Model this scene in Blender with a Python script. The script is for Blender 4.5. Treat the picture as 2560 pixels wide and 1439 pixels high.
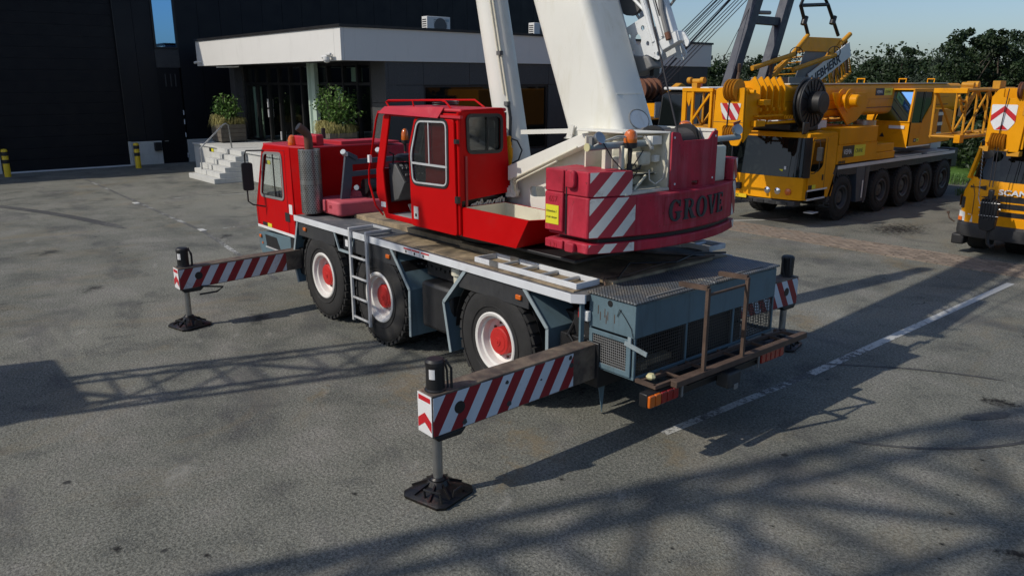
import bpy, bmesh, math, random
from mathutils import Vector, Matrix, Euler
rnd = random.Random(7)
PI = math.pi
S = bpy.context.scene
for o in list(bpy.data.objects): bpy.data.objects.remove(o)
C = S.collection

# ---------------------------------------------------------------- camera
cam = bpy.data.cameras.new('camera'); cam_ob = bpy.data.objects.new('camera', cam); C.objects.link(cam_ob)
cam_ob.location = (-5.285, 6.720, 3.604)
yaw, pit, rol = math.radians(-40.191), math.radians(14.82), math.radians(-0.09)
fw = Vector((math.cos(yaw)*math.cos(pit), math.sin(yaw)*math.cos(pit), -math.sin(pit)))
rt = Vector((math.sin(yaw), -math.cos(yaw), 0)); up = rt.cross(fw)
r2 = rt*math.cos(rol) + up*math.sin(rol); u2 = -rt*math.sin(rol) + up*math.cos(rol)
cam_ob.rotation_euler = Matrix((r2, u2, -fw)).transposed().to_euler()
cam.sensor_fit = 'HORIZONTAL'; cam.sensor_width = 36.0; cam.lens = 36.0*1949.5/2560.0
cam.clip_start = 0.1; cam.clip_end = 3000
S.camera = cam_ob
S.render.resolution_x, S.render.resolution_y = 1024, 575

# ---------------------------------------------------------------- sky and sun
SUN = Vector((0.36, 1.10, 1.0)).normalized()
elev = math.asin(SUN.z); azim = math.atan2(SUN.x, SUN.y)
W = bpy.data.worlds.new('World'); S.world = W; W.use_nodes = True
nt = W.node_tree; nt.nodes.clear()
sky = nt.nodes.new('ShaderNodeTexSky'); sky.sky_type = 'NISHITA'; sky.sun_disc = False
sky.sun_elevation = elev; sky.sun_rotation = azim; sky.air_density = 0.9; sky.dust_density = 1.3; sky.ozone_density = 4.0; sky.altitude = 0
bg = nt.nodes.new('ShaderNodeBackground'); bg.inputs[1].default_value = 0.10
wo = nt.nodes.new('ShaderNodeOutputWorld')
nt.links.new(sky.outputs[0], bg.inputs[0]); nt.links.new(bg.outputs[0], wo.inputs[0])
sl = bpy.data.lights.new('sun', 'SUN'); sl.energy = 2.65; sl.angle = math.radians(0.55); sl.color = (1.0, 0.93, 0.82)
so = bpy.data.objects.new('sun', sl); C.objects.link(so); so.location = (10, 30, 40)
so.rotation_euler = SUN.to_track_quat('Z', 'Y').to_euler()
S.view_settings.view_transform = 'Standard'; S.view_settings.look = 'None'
S.view_settings.exposure = 0.18; S.view_settings.gamma = 1.0; S.view_settings.use_curve_mapping = False

# ---------------------------------------------------------------- materials
def newmat(name):
    m = bpy.data.materials.new(name); m.use_nodes = True
    n = m.node_tree; b = n.nodes['Principled BSDF']
    return m, n, b
def N(n, t, **k):
    x = n.nodes.new(t)
    for a, v in k.items(): setattr(x, a, v)
    return x
def L(n, a, b): n.links.new(a, b)
def ramp(n, fac, stops):
    r = N(n, 'ShaderNodeValToRGB'); e = r.color_ramp.elements
    e[0].position, e[0].color = stops[0][0], (*stops[0][1], 1)
    e[1].position, e[1].color = stops[-1][0], (*stops[-1][1], 1)
    for p, c in stops[1:-1]:
        q = e.new(p); q.color = (*c, 1)
    L(n, fac, r.inputs[0]); return r.outputs[0]
def g3(v): return (v, v, v)
def noise(n, scale, detail=4, rough=.6, vec=None, dist=0.0):
    x = N(n, 'ShaderNodeTexNoise'); x.inputs['Scale'].default_value = scale; x.inputs['Detail'].default_value = detail
    x.inputs['Roughness'].default_value = rough; x.inputs['Distortion'].default_value = dist
    if vec is not None: L(n, vec, x.inputs['Vector'])
    return x.outputs[0]
def mixc(n, fac, a, b, mode='MIX'):
    x = N(n, 'ShaderNodeMix', data_type='RGBA', blend_type=mode)
    for i, v in ((0, fac), (6, a), (7, b)):
        if isinstance(v, (int, float)): x.inputs[i].default_value = v
        elif isinstance(v, tuple): x.inputs[i].default_value = (*v, 1)
        else: L(n, v, x.inputs[i])
    return x.outputs[2]
def math_(n, op, a, b=None, c=None, clamp=False):
    x = N(n, 'ShaderNodeMath', operation=op, use_clamp=clamp)
    for i, v in enumerate((a, b, c)):
        if v is None: continue
        if isinstance(v, (int, float)): x.inputs[i].default_value = v
        else: L(n, v, x.inputs[i])
    return x.outputs[0]
def coords(n): return N(n, 'ShaderNodeTexCoord').outputs['Object']
def xyz(n, v):
    s = N(n, 'ShaderNodeSeparateXYZ'); L(n, v, s.inputs[0]); return s.outputs
def bump(n, b, h, strength=.3, dist=.01):
    x = N(n, 'ShaderNodeBump'); x.inputs['Strength'].default_value = strength; x.inputs['Distance'].default_value = dist
    L(n, h, x.inputs['Height']); L(n, x.outputs[0], b.inputs['Normal'])
def stretch(n, vec, sc):
    m = N(n, 'ShaderNodeMapping'); m.inputs['Scale'].default_value = sc; L(n, vec, m.inputs[0]); return m.outputs[0]

def paint(name, col, rough=.4, metal=0., var=.18, scale=1.5, dirt=None, damt=.5, dscale=2.5, bmp=0., bscale=60, coat=0., streak=False, chip=None, camt=.6, spec=.5):
    m, n, b = newmat(name); co = coords(n)
    dk = tuple(c*(1-var) for c in col); lt = tuple(min(1, c*(1+var*.6)) for c in col)
    c = ramp(n, noise(n, scale, 6, .65, co), [(.3, dk), (.7, lt)])
    if dirt:
        v = stretch(n, co, (3, 3, .5)) if streak else co
        f = ramp(n, noise(n, dscale, 8, .7, v, .4), [(.62-.22*damt, g3(0)), (.80-.1*damt, g3(1))])
        c = mixc(n, math_(n, 'MULTIPLY', f, min(1, .35+damt*.6)), c, dirt)
    if chip:
        f = ramp(n, noise(n, 22, 5, .75, co), [(.70-.1*camt, g3(0)), (.74-.1*camt, g3(1))])
        c = mixc(n, f, c, chip)
    L(n, c, b.inputs['Base Color'])
    rr_ = ramp(n, noise(n, scale*4, 5, .6, co), [(.3, g3(max(0, rough-.08))), (.75, g3(min(1, rough+.14)))])
    L(n, rr_, b.inputs['Roughness']); b.inputs['Metallic'].default_value = metal
    b.inputs['Specular IOR Level'].default_value = spec
    if coat: b.inputs['Coat Weight'].default_value = coat; b.inputs['Coat Roughness'].default_value = .15
    if bmp: bump(n, b, noise(n, bscale, 4, .7, co), bmp, .004)
    return m
RUST = (.10, .042, .018); GRIME = (.035, .03, .025)
M = {}
M['red'] = paint('red_gloss_paint', (.48, .003, .004), .42, var=.09, dirt=(.34, .03, .03), damt=.22, dscale=1.6, spec=.10)
M['redshade'] = paint('red_roof_paint', (.46, .022, .035), .5, var=.15, dirt=(.5, .16, .17), damt=.25, spec=.35)
M['oldred'] = paint('weathered_red_paint', (.43, .026, .048), .55, var=.38, scale=2.6, dirt=(.46, .11, .14), damt=.6, dscale=2.2, streak=True, bmp=.08, chip=(.06, .02, .015), camt=.62, spec=.2)
M['pinkred'] = paint('sun_bleached_red_paint', (.52, .085, .11), .7, var=.2, scale=3, dirt=(.34, .05, .06), damt=.4, bmp=.25, bscale=40)
M['white'] = paint('cream_white_crane_paint', (.74, .73, .66), .42, var=.07, scale=.8, dirt=(.56, .53, .40), damt=.42, dscale=1.3, streak=True, chip=(.22, .17, .10), camt=.24)
M['whiteb'] = paint('bluish_white_paint', (.68, .70, .70), .45, var=.1, dirt=(.35, .33, .27), damt=.3, chip=(.05, .035, .03), camt=.55)
M['cream'] = paint('dirty_cream_paint', (.66, .63, .50), .5, var=.12, dirt=(.33, .26, .16), damt=.45, chip=RUST, camt=.25)
M['bluegrey'] = paint('blue_grey_paint', (.115, .175, .205), .5, var=.2, dirt=(.055, .065, .065), damt=.35, streak=True, chip=(.16, .08, .04), camt=.22, spec=.25)
M['lightblue'] = paint('pale_chipped_blue_edge', (.28, .34, .36), .5, var=.2, chip=(.5, .5, .48), camt=.5, dirt=GRIME, damt=.3)
M['navy'] = paint('slate_paint', (.055, .068, .09), .5, var=.2, dirt=GRIME, damt=.2)
M['darkgrey'] = paint('dark_grey_fender', (.032, .033, .035), .6, var=.25, scale=4, dirt=(.07, .065, .055), damt=.35)
M['cap'] = paint('cream_cap', (.6, .55, .3), .5)
M['black'] = paint('black_painted_steel', (.012, .012, .013), .45, var=.3, dirt=(.04, .035, .03), damt=.25)
M['blackplastic'] = paint('black_plastic', (.016, .016, .017), .5, var=.2)
M['rubber'] = paint('tyre_rubber', (.019, .0185, .018), .78, var=.3, scale=5, dirt=(.055, .05, .043), damt=.35, dscale=3, bmp=.2, bscale=80)
M['rimwhite'] = paint('white_rim_paint', (.72, .70, .66), .5, var=.08, dirt=(.16, .09, .05), damt=.22, dscale=6)
M['hubred'] = paint('red_hub_paint', (.52, .02, .016), .5, var=.15, dirt=(.18, .05, .03), damt=.15, dscale=8)
M['hubgrey'] = paint('grey_hub_paint', (.05, .052, .055), .5, var=.2, dirt=(.02, .02, .02), damt=.3)
M['alu'] = paint('aluminium', (.62, .63, .63), .42, .35, var=.15, dirt=(.12, .11, .1), damt=.25)
M['alubright'] = paint('white_aluminium_trim', (.64, .66, .68), .45, .0, var=.12, dirt=(.22, .21, .19), damt=.35, streak=False)
M['steel'] = paint('worn_bright_steel', (.42, .42, .41), .32, .85, var=.2, dirt=(.08, .07, .06), damt=.3)
M['chrome'] = paint('chrome', (.75, .75, .75), .12, 1.0, var=.05)
M['rust'] = paint('rusty_steel', (.095, .060, .042), .8, var=.4, scale=6, dirt=(.05, .035, .028), damt=.5, bmp=.3)
M['rustpipe'] = paint('rusty_exhaust_pipe', (.17, .075, .045), .7, .2, var=.35, scale=5, dirt=(.06, .035, .03), damt=.4, bmp=.2)
M['beamtop'] = paint('worn_beam_paint', (.075, .058, .048), .65, .0, var=.4, scale=5, dirt=(.26, .20, .14), damt=.9, dscale=3, chip=(.13, .03, .025), camt=.8, bmp=.15)
M['padblack'] = paint('greasy_black_pad', (.013, .012, .012), .35, .2, var=.4, scale=6, dirt=(.12, .03, .024), damt=.35, dscale=5, bmp=.3)
M['wood'] = paint('weathered_plywood_deck', (.38, .29, .18), .8, var=.45, scale=3.0, dirt=(.04, .034, .026), damt=1.0, dscale=2.4, bmp=.3, bscale=30)
M['greydeck'] = paint('dirty_grey_deck_coating', (.10, .105, .11), .75, var=.3, scale=3, dirt=(.33, .30, .26), damt=.5, dscale=4, bmp=.2, bscale=30)
M['graphite'] = paint('charcoal_letters', (.035, .04, .042), .6, var=.2)
M['yellow'] = paint('crane_yellow_paint', (.76, .315, .005), .42, var=.12, dirt=(.36, .12, .01), damt=.3, spec=.14)
M['yellowold'] = paint('worn_yellow_paint', (.58, .27, .025), .5, var=.15, dirt=(.26, .10, .02), damt=.35, chip=RUST, camt=.2, spec=.2)
M['yellowbright'] = paint('signal_yellow', (.75, .50, .01), .4, var=.06, dirt=(.4, .28, .05), damt=.2)
M['signyellow'] = paint('yellow_sign_film', (.72, .66, .03), .45, var=.04)
M['signred'] = paint('red_sign_film', (.50, .012, .02), .4, var=.05)
M['signwhite'] = paint('white_sign_film', (.72, .72, .72), .4, var=.05)
M['signblack'] = paint('black_sign_film', (.012, .012, .014), .45, var=.1)
M['signred2'] = paint('deep_red_film', (.30, .012, .02), .45, var=.1, dirt=(.12, .02, .02), damt=.3)
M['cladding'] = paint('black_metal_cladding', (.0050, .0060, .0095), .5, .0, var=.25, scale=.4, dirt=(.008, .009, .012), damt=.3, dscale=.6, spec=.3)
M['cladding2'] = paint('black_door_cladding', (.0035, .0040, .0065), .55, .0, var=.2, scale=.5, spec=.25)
M['frame'] = paint('black_window_frame', (.008, .008, .009), .5, var=.2)
M['offwhite'] = paint('white_render_fascia', (.66, .65, .62), .75, var=.035, scale=.5, dirt=(.50, .49, .46), damt=.25, dscale=.8, streak=True, bmp=.1)
M['concrete'] = paint('pale_concrete', (.55, .55, .52), .85, var=.10, scale=1.5, dirt=(.36, .35, .32), damt=.4, streak=True, bmp=.25, bscale=40)
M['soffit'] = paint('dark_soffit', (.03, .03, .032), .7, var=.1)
M['timber'] = paint('grey_brown_timber', (.14, .12, .095), .8, var=.3, scale=3, dirt=(.07, .06, .05), damt=.4, streak=False, bmp=.3)
M['postgreen'] = paint('pale_green_column', (.40, .50, .42), .5, var=.08)
M['bollardblack'] = paint('bollard_black_band', (.012, .012, .012), .5)
M['skyblue'] = paint('light_blue_liner', (.35, .45, .5), .5)
M['blue'] = paint('blue_machine_paint', (.02, .06, .22), .5, var=.2, dirt=GRIME, damt=.3)
M['aframe'] = paint('slate_blue_mast_paint', (.026, .032, .052), .5, var=.25, dirt=(.1, .1, .11), damt=.3)
M['rope'] = paint('wire_rope', (.030, .028, .032), .6, .3, var=.2)
M['mesh'] = paint('dull_wire_mesh', (.085, .08, .072), .7, .2, var=.3, dirt=(.1, .05, .03), damt=.4)
M['grate'] = paint('grey_walkway_mesh', (.22, .22, .215), .7, .2, var=.15)
M['drumred'] = paint('rope_drum_brown', (.15, .055, .025), .6, var=.4, scale=10)
M['stemwood'] = paint('twig_bark', (.13, .11, .085), .85, var=.3)
M['bark'] = paint('tree_bark', (.07, .055, .04), .9, var=.3)
M['straw'] = paint('straw_grass', (.34, .30, .10), .8, var=.35, scale=9)
M['cablewhite'] = paint('cream_cable', (.62, .60, .52), .5)
M['seat'] = paint('seat_fabric', (.035, .037, .045), .9, var=.2)
M['panelgrey'] = paint('control_panel_grey', (.10, .10, .10), .6, var=.2)
M['acwhite'] = paint('air_unit_casing', (.62, .62, .60), .5, var=.05)
M['orangebox'] = M['yellow']

def m_checker():
    m, n, b = newmat('checker_plate'); co = coords(n)
    w = N(n, 'ShaderNodeTexBrick'); w.inputs['Scale'].default_value = 9; w.offset = .5
    mp = N(n, 'ShaderNodeMapping'); mp.inputs['Rotation'].default_value = (0, 0, .78); L(n, co, mp.inputs[0]); L(n, mp.outputs[0], w.inputs['Vector'])
    w.inputs['Color1'].default_value = (1, 1, 1, 1); w.inputs['Color2'].default_value = (.8, .8, .8, 1); w.inputs['Mortar'].default_value = (0, 0, 0, 1)
    w.inputs['Mortar Size'].default_value = .055; w.inputs['Mortar Smooth'].default_value = .6
    base = ramp(n, noise(n, 2.2, 7, .7, co), [(.36, (.11, .15, .19)), (.5, (.19, .205, .215)), (.64, (.32, .29, .24))])
    c = mixc(n, .7, base, mixc(n, w.outputs[0], (.0, .0, .0), (1, 1, 1)), 'MULTIPLY'); L(n, c, b.inputs['Base Color'])
    b.inputs['Roughness'].default_value = .5; b.inputs['Metallic'].default_value = .35
    bump(n, b, w.outputs[0], .7, .006); return m
M['checker'] = m_checker()

def m_granite():
    m, n, b = newmat('dark_speckled_granite'); co = coords(n)
    c = ramp(n, noise(n, 60, 3, .8, co), [(.35, (.022, .022, .023)), (.55, (.06, .06, .06)), (.75, (.17, .165, .16))])
    c = mixc(n, ramp(n, noise(n, .8, 5, .6, co), [(.35, g3(0)), (.7, g3(.5))]), c, (.045, .047, .05)); L(n, c, b.inputs['Base Color'])
    b.inputs['Roughness'].default_value = .65; bump(n, b, noise(n, 70, 2, .7, co), .25, .004); return m
M['granite'] = m_granite()

def m_stripes(name, ca, cb, axu, axv, ku, kv, period, phase=0., duty=.5, wear=.25):
    """diagonal warning stripes printed on a board: fract((u*ku+v*kv)/period+phase)"""
    m, n, b = newmat(name); co = coords(n); s = xyz(n, co)
    t = math_(n, 'ADD', math_(n, 'MULTIPLY', s[axu], ku/period), math_(n, 'MULTIPLY', s[axv], kv/period))
    f = math_(n, 'GREATER_THAN', math_(n, 'FRACT', math_(n, 'ADD', t, phase+50)), duty)
    c = mixc(n, f, ca, cb)
    if wear:
        w = ramp(n, noise(n, 5, 8, .75, co), [(.60-.1*wear, g3(0)), (.72-.1*wear, g3(.9))])
        c = mixc(n, math_(n, 'MULTIPLY', w, .55), c, (.10, .055, .045))
        w2 = ramp(n, noise(n, 1.7, 4, .6, co), [(.3, g3(.80)), (.7, g3(1))]); c = mixc(n, 1., c, w2, 'MULTIPLY')
    L(n, c, b.inputs['Base Color']); b.inputs['Roughness'].default_value = .4; return m

def m_glass(name, tint, refl=.5, tr=.6):
    m, n, b = newmat(name); n.nodes.remove(b); out = n.nodes['Material Output']
    t = N(n, 'ShaderNodeBsdfTransparent'); t.inputs[0].default_value = (*tint, 1)
    g = N(n, 'ShaderNodeBsdfGlossy'); g.inputs[0].default_value = (.9, .92, .95, 1); g.inputs['Roughness'].default_value = .03
    fr = N(n, 'ShaderNodeLayerWeight'); fr.inputs[0].default_value = .5
    f = math_(n, 'MULTIPLY_ADD', math_(n, 'POWER', fr.outputs['Facing'], 3.5), .7, .03+refl*.06, clamp=True)
    x = N(n, 'ShaderNodeMixShader'); L(n, f, x.inputs[0]); L(n, t.outputs[0], x.inputs[1]); L(n, g.outputs[0], x.inputs[2])
    L(n, x.outputs[0], out.inputs[0]); return m
M['glass'] = m_glass('cab_glass', (.90, .93, .92), .2)
M['darkglass'] = m_glass('tinted_glass', (.58, .62, .62), .5)
M['shopglass'] = m_glass('office_glass', (.70, .78, .73), .3)
def m_mirrorglass():
    m, n, b = newmat('reflective_window_glass'); b.inputs['Base Color'].default_value = (.22, .46, .78, 1); b.inputs['Metallic'].default_value = 1.0  # blue base colour stands in for a deeper blue sky reflection
    b.inputs['Roughness'].default_value = .04; return m
M['mirrorglass'] = m_mirrorglass()
def m_solidglass():
    m, n, b = newmat('windscreen_glass'); b.inputs['Base Color'].default_value = (.006, .008, .008, 1)
    b.inputs['Roughness'].default_value = .04; b.inputs['Specular IOR Level'].default_value = .5; b.inputs['IOR'].default_value = 1.42; return m
M['windscreen'] = m_solidglass()
def m_lens(name, col, em=0):
    m, n, b = newmat(name); b.inputs['Base Color'].default_value = (*col, 1); b.inputs['Roughness'].default_value = .18
    b.inputs['Coat Weight'].default_value = .6
    co = coords(n); w = N(n, 'ShaderNodeTexWave'); w.inputs['Scale'].default_value = 30; L(n, co, w.inputs['Vector']); bump(n, b, w.outputs[0], .3, .003); return m
M['orange'] = m_lens('orange_lens', (.62, .13, .008)); M['redlens'] = m_lens('red_lens', (.28, .012, .01)); M['clearlens'] = m_lens('clear_lens', (.6, .62, .62))

def m_asphalt():
    m, n, b = newmat('worn_asphalt'); co = coords(n); s = xyz(n, co)
    big = noise(n, .16, 6, .55, co, .5); mid = noise(n, .9, 8, .65, co, .3); fine = noise(n, 34, 6, .85, co); grit = noise(n, 62, 2, .9, co)
    v = N(n, 'ShaderNodeTexVoronoi'); v.inputs['Scale'].default_value = 55; L(n, co, v.inputs['Vector'])
    c = ramp(n, big, [(.36, (.122, .126, .108)), (.5, (.155, .158, .134)), (.64, (.205, .205, .172))])
    c = mixc(n, ramp(n, mid, [(.40, g3(0)), (.52, g3(.25)), (.66, g3(.9))]), c, (.225, .217, .192))
    c = mixc(n, ramp(n, mid, [(.32, g3(.8)), (.46, g3(0))]), c, (.082, .082, .081))
    c = mixc(n, 1., c, ramp(n, fine, [(.39, g3(.40)), (.5, g3(.95)), (.61, g3(1.6))]), 'MULTIPLY')
    c = mixc(n, ramp(n, grit, [(.60, g3(0)), (.68, g3(.7))]), c, (.42, .40, .31))
    c = mixc(n, ramp(n, grit, [(.32, g3(.75)), (.40, g3(0))]), c, (.03, .03, .03))
    # rust coloured dust around the parked machine, darker oil stains, pale lime marks
    o = noise(n, .55, 7, .7, stretch(n, co, (1.4, .8, 1)), .8)
    c = mixc(n, ramp(n, o, [(.53, g3(0)), (.68, g3(.38))]), c, (.225, .185, .12))
    o2 = noise(n, .42, 5, .6, stretch(n, co, (1, 2.2, 1)), .3)
    c = mixc(n, ramp(n, o2, [(.55, g3(0)), (.66, g3(.5))]), c, (.075, .075, .077))
    o3 = noise(n, 2.3, 9, .78, stretch(n, co, (1.6, .7, 1)), 1.2)
    c = mixc(n, ramp(n, o3, [(.63, g3(0)), (.70, g3(.55))]), c, (.42, .41, .36))
    sp = N(n, 'ShaderNodeTexVoronoi'); sp.inputs['Scale'].default_value = 1.1; L(n, co, sp.inputs['Vector'])
    c = mixc(n, ramp(n, sp.outputs[0], [(.035, g3(.85)), (.055, g3(0))]), c, (.025, .025, .026))
    cr = N(n, 'ShaderNodeTexVoronoi', feature='DISTANCE_TO_EDGE'); cr.inputs['Scale'].default_value = .35
    dv = N(n, 'ShaderNodeVectorMath', operation='ADD'); L(n, co, dv.inputs[0])
    nn = N(n, 'ShaderNodeTexNoise'); nn.inputs['Scale'].default_value = 1.6; nn.inputs['Detail'].default_value = 6; L(n, co, nn.inputs['Vector'])
    L(n, nn.outputs[1], dv.inputs[1]); L(n, dv.outputs[0], cr.inputs['Vector'])
    crk = math_(n, 'MULTIPLY', ramp(n, cr.outputs[0], [(.0, g3(1)), (.0045, g3(0))]), ramp(n, noise(n, .5, 3, .5, co), [(.55, g3(0)), (.62, g3(.8))]))
    c = mixc(n, crk, c, (.025, .024, .023))
    L(n, c, b.inputs['Base Color']); b.inputs['Roughness'].default_value = .93; b.inputs['Specular IOR Level'].default_value = .25
    bump(n, b, math_(n, 'ADD', fine, math_(n, 'MULTIPLY', v.outputs[0], .7)), .55, .012); return m
M['asphalt'] = m_asphalt()
def m_linepaint(name, amt):
    m, n, b = newmat(name); co = coords(n)
    wear = noise(n, 14, 8, .85, co); wb = noise(n, .7, 4, .6, co)
    f = math_(n, 'ADD', wear, math_(n, 'MULTIPLY', math_(n, 'SUBTRACT', wb, .5), .9))
    f = ramp(n, f, [(.50-amt*.2, g3(0)), (.60-amt*.2, g3(1))])
    c = mixc(n, f, ramp(n, noise(n, 26, 6, .8, co), [(.3, (.05, .05, .05)), (.7, (.15, .148, .135))]), (.50, .50, .47)); L(n, c, b.inputs['Base Color'])
    b.inputs['Roughness'].default_value = .85; bump(n, b, noise(n, 26, 6, .8, co), .5, .01); return m
M['line'] = m_linepaint('worn_white_line_paint', .75); M['line2'] = m_linepaint('very_faded_line_paint', .12); M['line3'] = m_linepaint('ghost_line_paint', -.2); M['line4'] = m_linepaint('half_worn_line_paint', .30)
def m_brick():
    m, n, b = newmat('paving_clinker'); co = coords(n); oi = N(n, 'ShaderNodeObjectInfo')
    c = ramp(n, noise(n, 3.3, 3, .5, co), [(.35, (.20, .16, .12)), (.5, (.25, .195, .15)), (.65, (.20, .18, .15))])
    hs = N(n, 'ShaderNodeHueSaturation'); L(n, c, hs.inputs['Color']); L(n, math_(n, 'MULTIPLY_ADD', oi.outputs['Random'], .6, .7), hs.inputs['Value'])
    L(n, mixc(n, ramp(n, noise(n, 30, 5, .7, co), [(.5, g3(0)), (.75, g3(.6))]), hs.outputs[0], (.1, .09, .075)), b.inputs['Base Color'])
    b.inputs['Roughness'].default_value = .85; bump(n, b, noise(n, 50, 3, .7, co), .3, .004); return m
M['brick'] = m_brick()
def m_leaf(name, a, c_):
    m, n, b = newmat(name); co = coords(n)
    c = ramp(n, noise(n, .9, 3, .6, co), [(.3, a), (.7, c_)])
    c = mixc(n, ramp(n, noise(n, 9, 3, .6, co), [(.4, g3(0)), (.7, g3(.5))]), c, tuple(v*1.6 for v in c_))
    L(n, c, b.inputs['Base Color']); b.inputs['Roughness'].default_value = .55
    b.inputs['Specular IOR Level'].default_value = .3; return m
M['leaf'] = m_leaf('dark_tree_leaves', (.010, .021, .008), (.022, .040, .013))
M['leaf2'] = m_leaf('mid_tree_leaves', (.015, .030, .011), (.032, .055, .018))
M['leaf3'] = m_leaf('grey_green_leaves', (.022, .035, .022), (.036, .052, .032))
M['bushleaf'] = m_leaf('glossy_shrub_leaves', (.05, .11, .018), (.11, .20, .04))
M['grass'] = m_leaf('grass_blades', (.05, .11, .02), (.09, .17, .035))
def m_grille(name, ca, cb, ax, per, duty=.5):
    m, n, b = newmat(name); s = xyz(n, coords(n))
    f = math_(n, 'GREATER_THAN', math_(n, 'FRACT', math_(n, 'ADD', math_(n, 'MULTIPLY', s[ax], 1/per), 100.)), duty)
    L(n, mixc(n, f, ca, cb), b.inputs['Base Color']); b.inputs['Roughness'].default_value = .6; return m

# ---------------------------------------------------------------- mesh helpers
def rr(u0, u1, v0, v1, r=.05, k=5):
    p = []
    for cx, cy, a0 in ((u1-r, v0+r, -90), (u1-r, v1-r, 0), (u0+r, v1-r, 90), (u0+r, v0+r, 180)):
        for i in range(k+1):
            a = math.radians(a0+90*i/k); p.append((cx+r*math.cos(a), cy+r*math.sin(a)))
    return p
def circ(cx, cy, r, k=14, ry=None): return [(cx+r*math.cos(2*PI*i/k), cy+(ry or r)*math.sin(2*PI*i/k)) for i in range(k)]
def inset(poly, d):
    """shrink a roughly convex polygon towards its centroid by distance d along vertex directions"""
    n = len(poly); out = []
    A = sum(poly[i][0]*poly[(i+1) % n][1]-poly[(i+1) % n][0]*poly[i][1] for i in range(n)); sg = 1 if A > 0 else -1
    for i in range(n):
        a, b, c = Vector(poly[i-1]), Vector(poly[i]), Vector(poly[(i+1) % n])
        e1 = (b-a).normalized(); e2 = (c-b).normalized()
        n1 = Vector((-e1.y, e1.x))*sg; n2 = Vector((-e2.y, e2.x))*sg; m = (n1+n2)
        if m.length < 1e-6: m = n1
        m.normalize(); out.append(tuple(b+m*d/max(.4, m.dot(n1))))
    return out
def rounded(poly, r, k=4):
    """round the corners of a polygon"""
    n = len(poly); out = []
    for i in range(n):
        a, b, c = Vector(poly[i-1]), Vector(poly[i]), Vector(poly[(i+1) % n])
        d1 = (a-b); d2 = (c-b); q = min(r, d1.length*.45, d2.length*.45)
        p0 = b+d1.normalized()*q; p1 = b+d2.normalized()*q
        for j in range(k+1):
            t = j/k; out.append(tuple(p0*(1-t)**2+b*2*t*(1-t)+p1*t*t))
    return out
class MB:
    def __init__(s): s.b = bmesh.new()
    def _v(s, pts): return [s.b.verts.new(p) for p in pts]
    def box(s, x0, x1, y0, y1, z0, z1):
        v = s._v([(x, y, z) for x in (x0, x1) for y in (y0, y1) for z in (z0, z1)])
        for f in ((0, 1, 3, 2), (4, 6, 7, 5), (0, 4, 5, 1), (2, 3, 7, 6), (0, 2, 6, 4), (1, 5, 7, 3)): s.b.faces.new([v[i] for i in f])
        return s
    def bar(s, p0, p1, w=.04, h=.04, up=(0, 0, 1)):
        p0, p1 = Vector(p0), Vector(p1); d = (p1-p0)
        if d.length < 1e-6: return s
        d.normalize(); u = Vector(up)
        if abs(d.dot(u)) > .98: u = Vector((1, 0, 0))
        a = d.cross(u).normalized(); b = a.cross(d).normalized()
        v = s._v([p+a*i*w/2+b*j*h/2 for p in (p0, p1) for i, j in ((-1, -1), (1, -1), (1, 1), (-1, 1))])
        for f in ((0, 3, 2, 1), (4, 5, 6, 7), (0, 1, 5, 4), (1, 2, 6, 5), (2, 3, 7, 6), (3, 0, 4, 7)): s.b.faces.new([v[i] for i in f])
        return s
    def cyl(s, p0, p1, r0, r1=None, n=16, caps=True):
        r1 = r0 if r1 is None else r1; p0, p1 = Vector(p0), Vector(p1); d = (p1-p0).normalized()
        u = Vector((0, 0, 1)) if abs(d.z) < .9 else Vector((1, 0, 0)); a = d.cross(u).normalized(); b = d.cross(a)
        A = s._v([p0+(a*math.cos(t)+b*math.sin(t))*r0 for t in [2*PI*i/n for i in range(n)]])
        B = s._v([p1+(a*math.cos(t)+b*math.sin(t))*r1 for t in [2*PI*i/n for i in range(n)]])
        for i in range(n): s.b.faces.new((A[i], A[(i+1) % n], B[(i+1) % n], B[i]))
        if caps: s.b.faces.new(A[::-1]); s.b.faces.new(B)
        return s
    def tube(s, pts, r=.01, n=7):
        pts = [Vector(p) for p in pts]; rings = []; pa = None
        for i, p in enumerate(pts):
            d = (pts[min(i+1, len(pts)-1)]-pts[max(i-1, 0)]).normalized()
            if pa is None:
                u = Vector((0, 0, 1)) if abs(d.z) < .9 else Vector((1, 0, 0)); a = d.cross(u).normalized()
            else: a = (pa-d*pa.dot(d)).normalized()
            pa = a; b = d.cross(a)
            rings.append(s._v([p+(a*math.cos(2*PI*k/n)+b*math.sin(2*PI*k/n))*r for k in range(n)]))
        for A, B in zip(rings, rings[1:]):
            for k in range(n): s.b.faces.new((A[k], A[(k+1) % n], B[(k+1) % n], B[k]))
        s.b.faces.new(rings[0][::-1]); s.b.faces.new(rings[-1]); return s
    def lathe(s, c, axis, prof, n=32):
        """prof: list of (r, h) along axis from c"""
        c = Vector(c); d = Vector(axis).normalized(); u = Vector((0, 0, 1)) if abs(d.z) < .9 else Vector((1, 0, 0))
        a = d.cross(u).normalized(); b = d.cross(a); R = []
        for r, h in prof:
            if r < 1e-5: R.append(s._v([c+d*h]))
            else: R.append(s._v([c+d*h+(a*math.cos(2*PI*i/n)+b*math.sin(2*PI*i/n))*r for i in range(n)]))
        for A, B in zip(R, R[1:]):
            for i in range(n):
                j = (i+1) % n
                if len(A) == 1 and len(B) == 1: continue
                if len(A) == 1: s.b.faces.new((A[0], B[j], B[i]))
                elif len(B) == 1: s.b.faces.new((A[i], A[j], B[0]))
                else: s.b.faces.new((A[i], A[j], B[j], B[i]))
        return s
    def map(s, axis, c, u, v, w=0.):
        return {'x': (c+w, u, v), 'y': (u, c+w, v), 'z': (u, v, c+w)}[axis]
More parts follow.
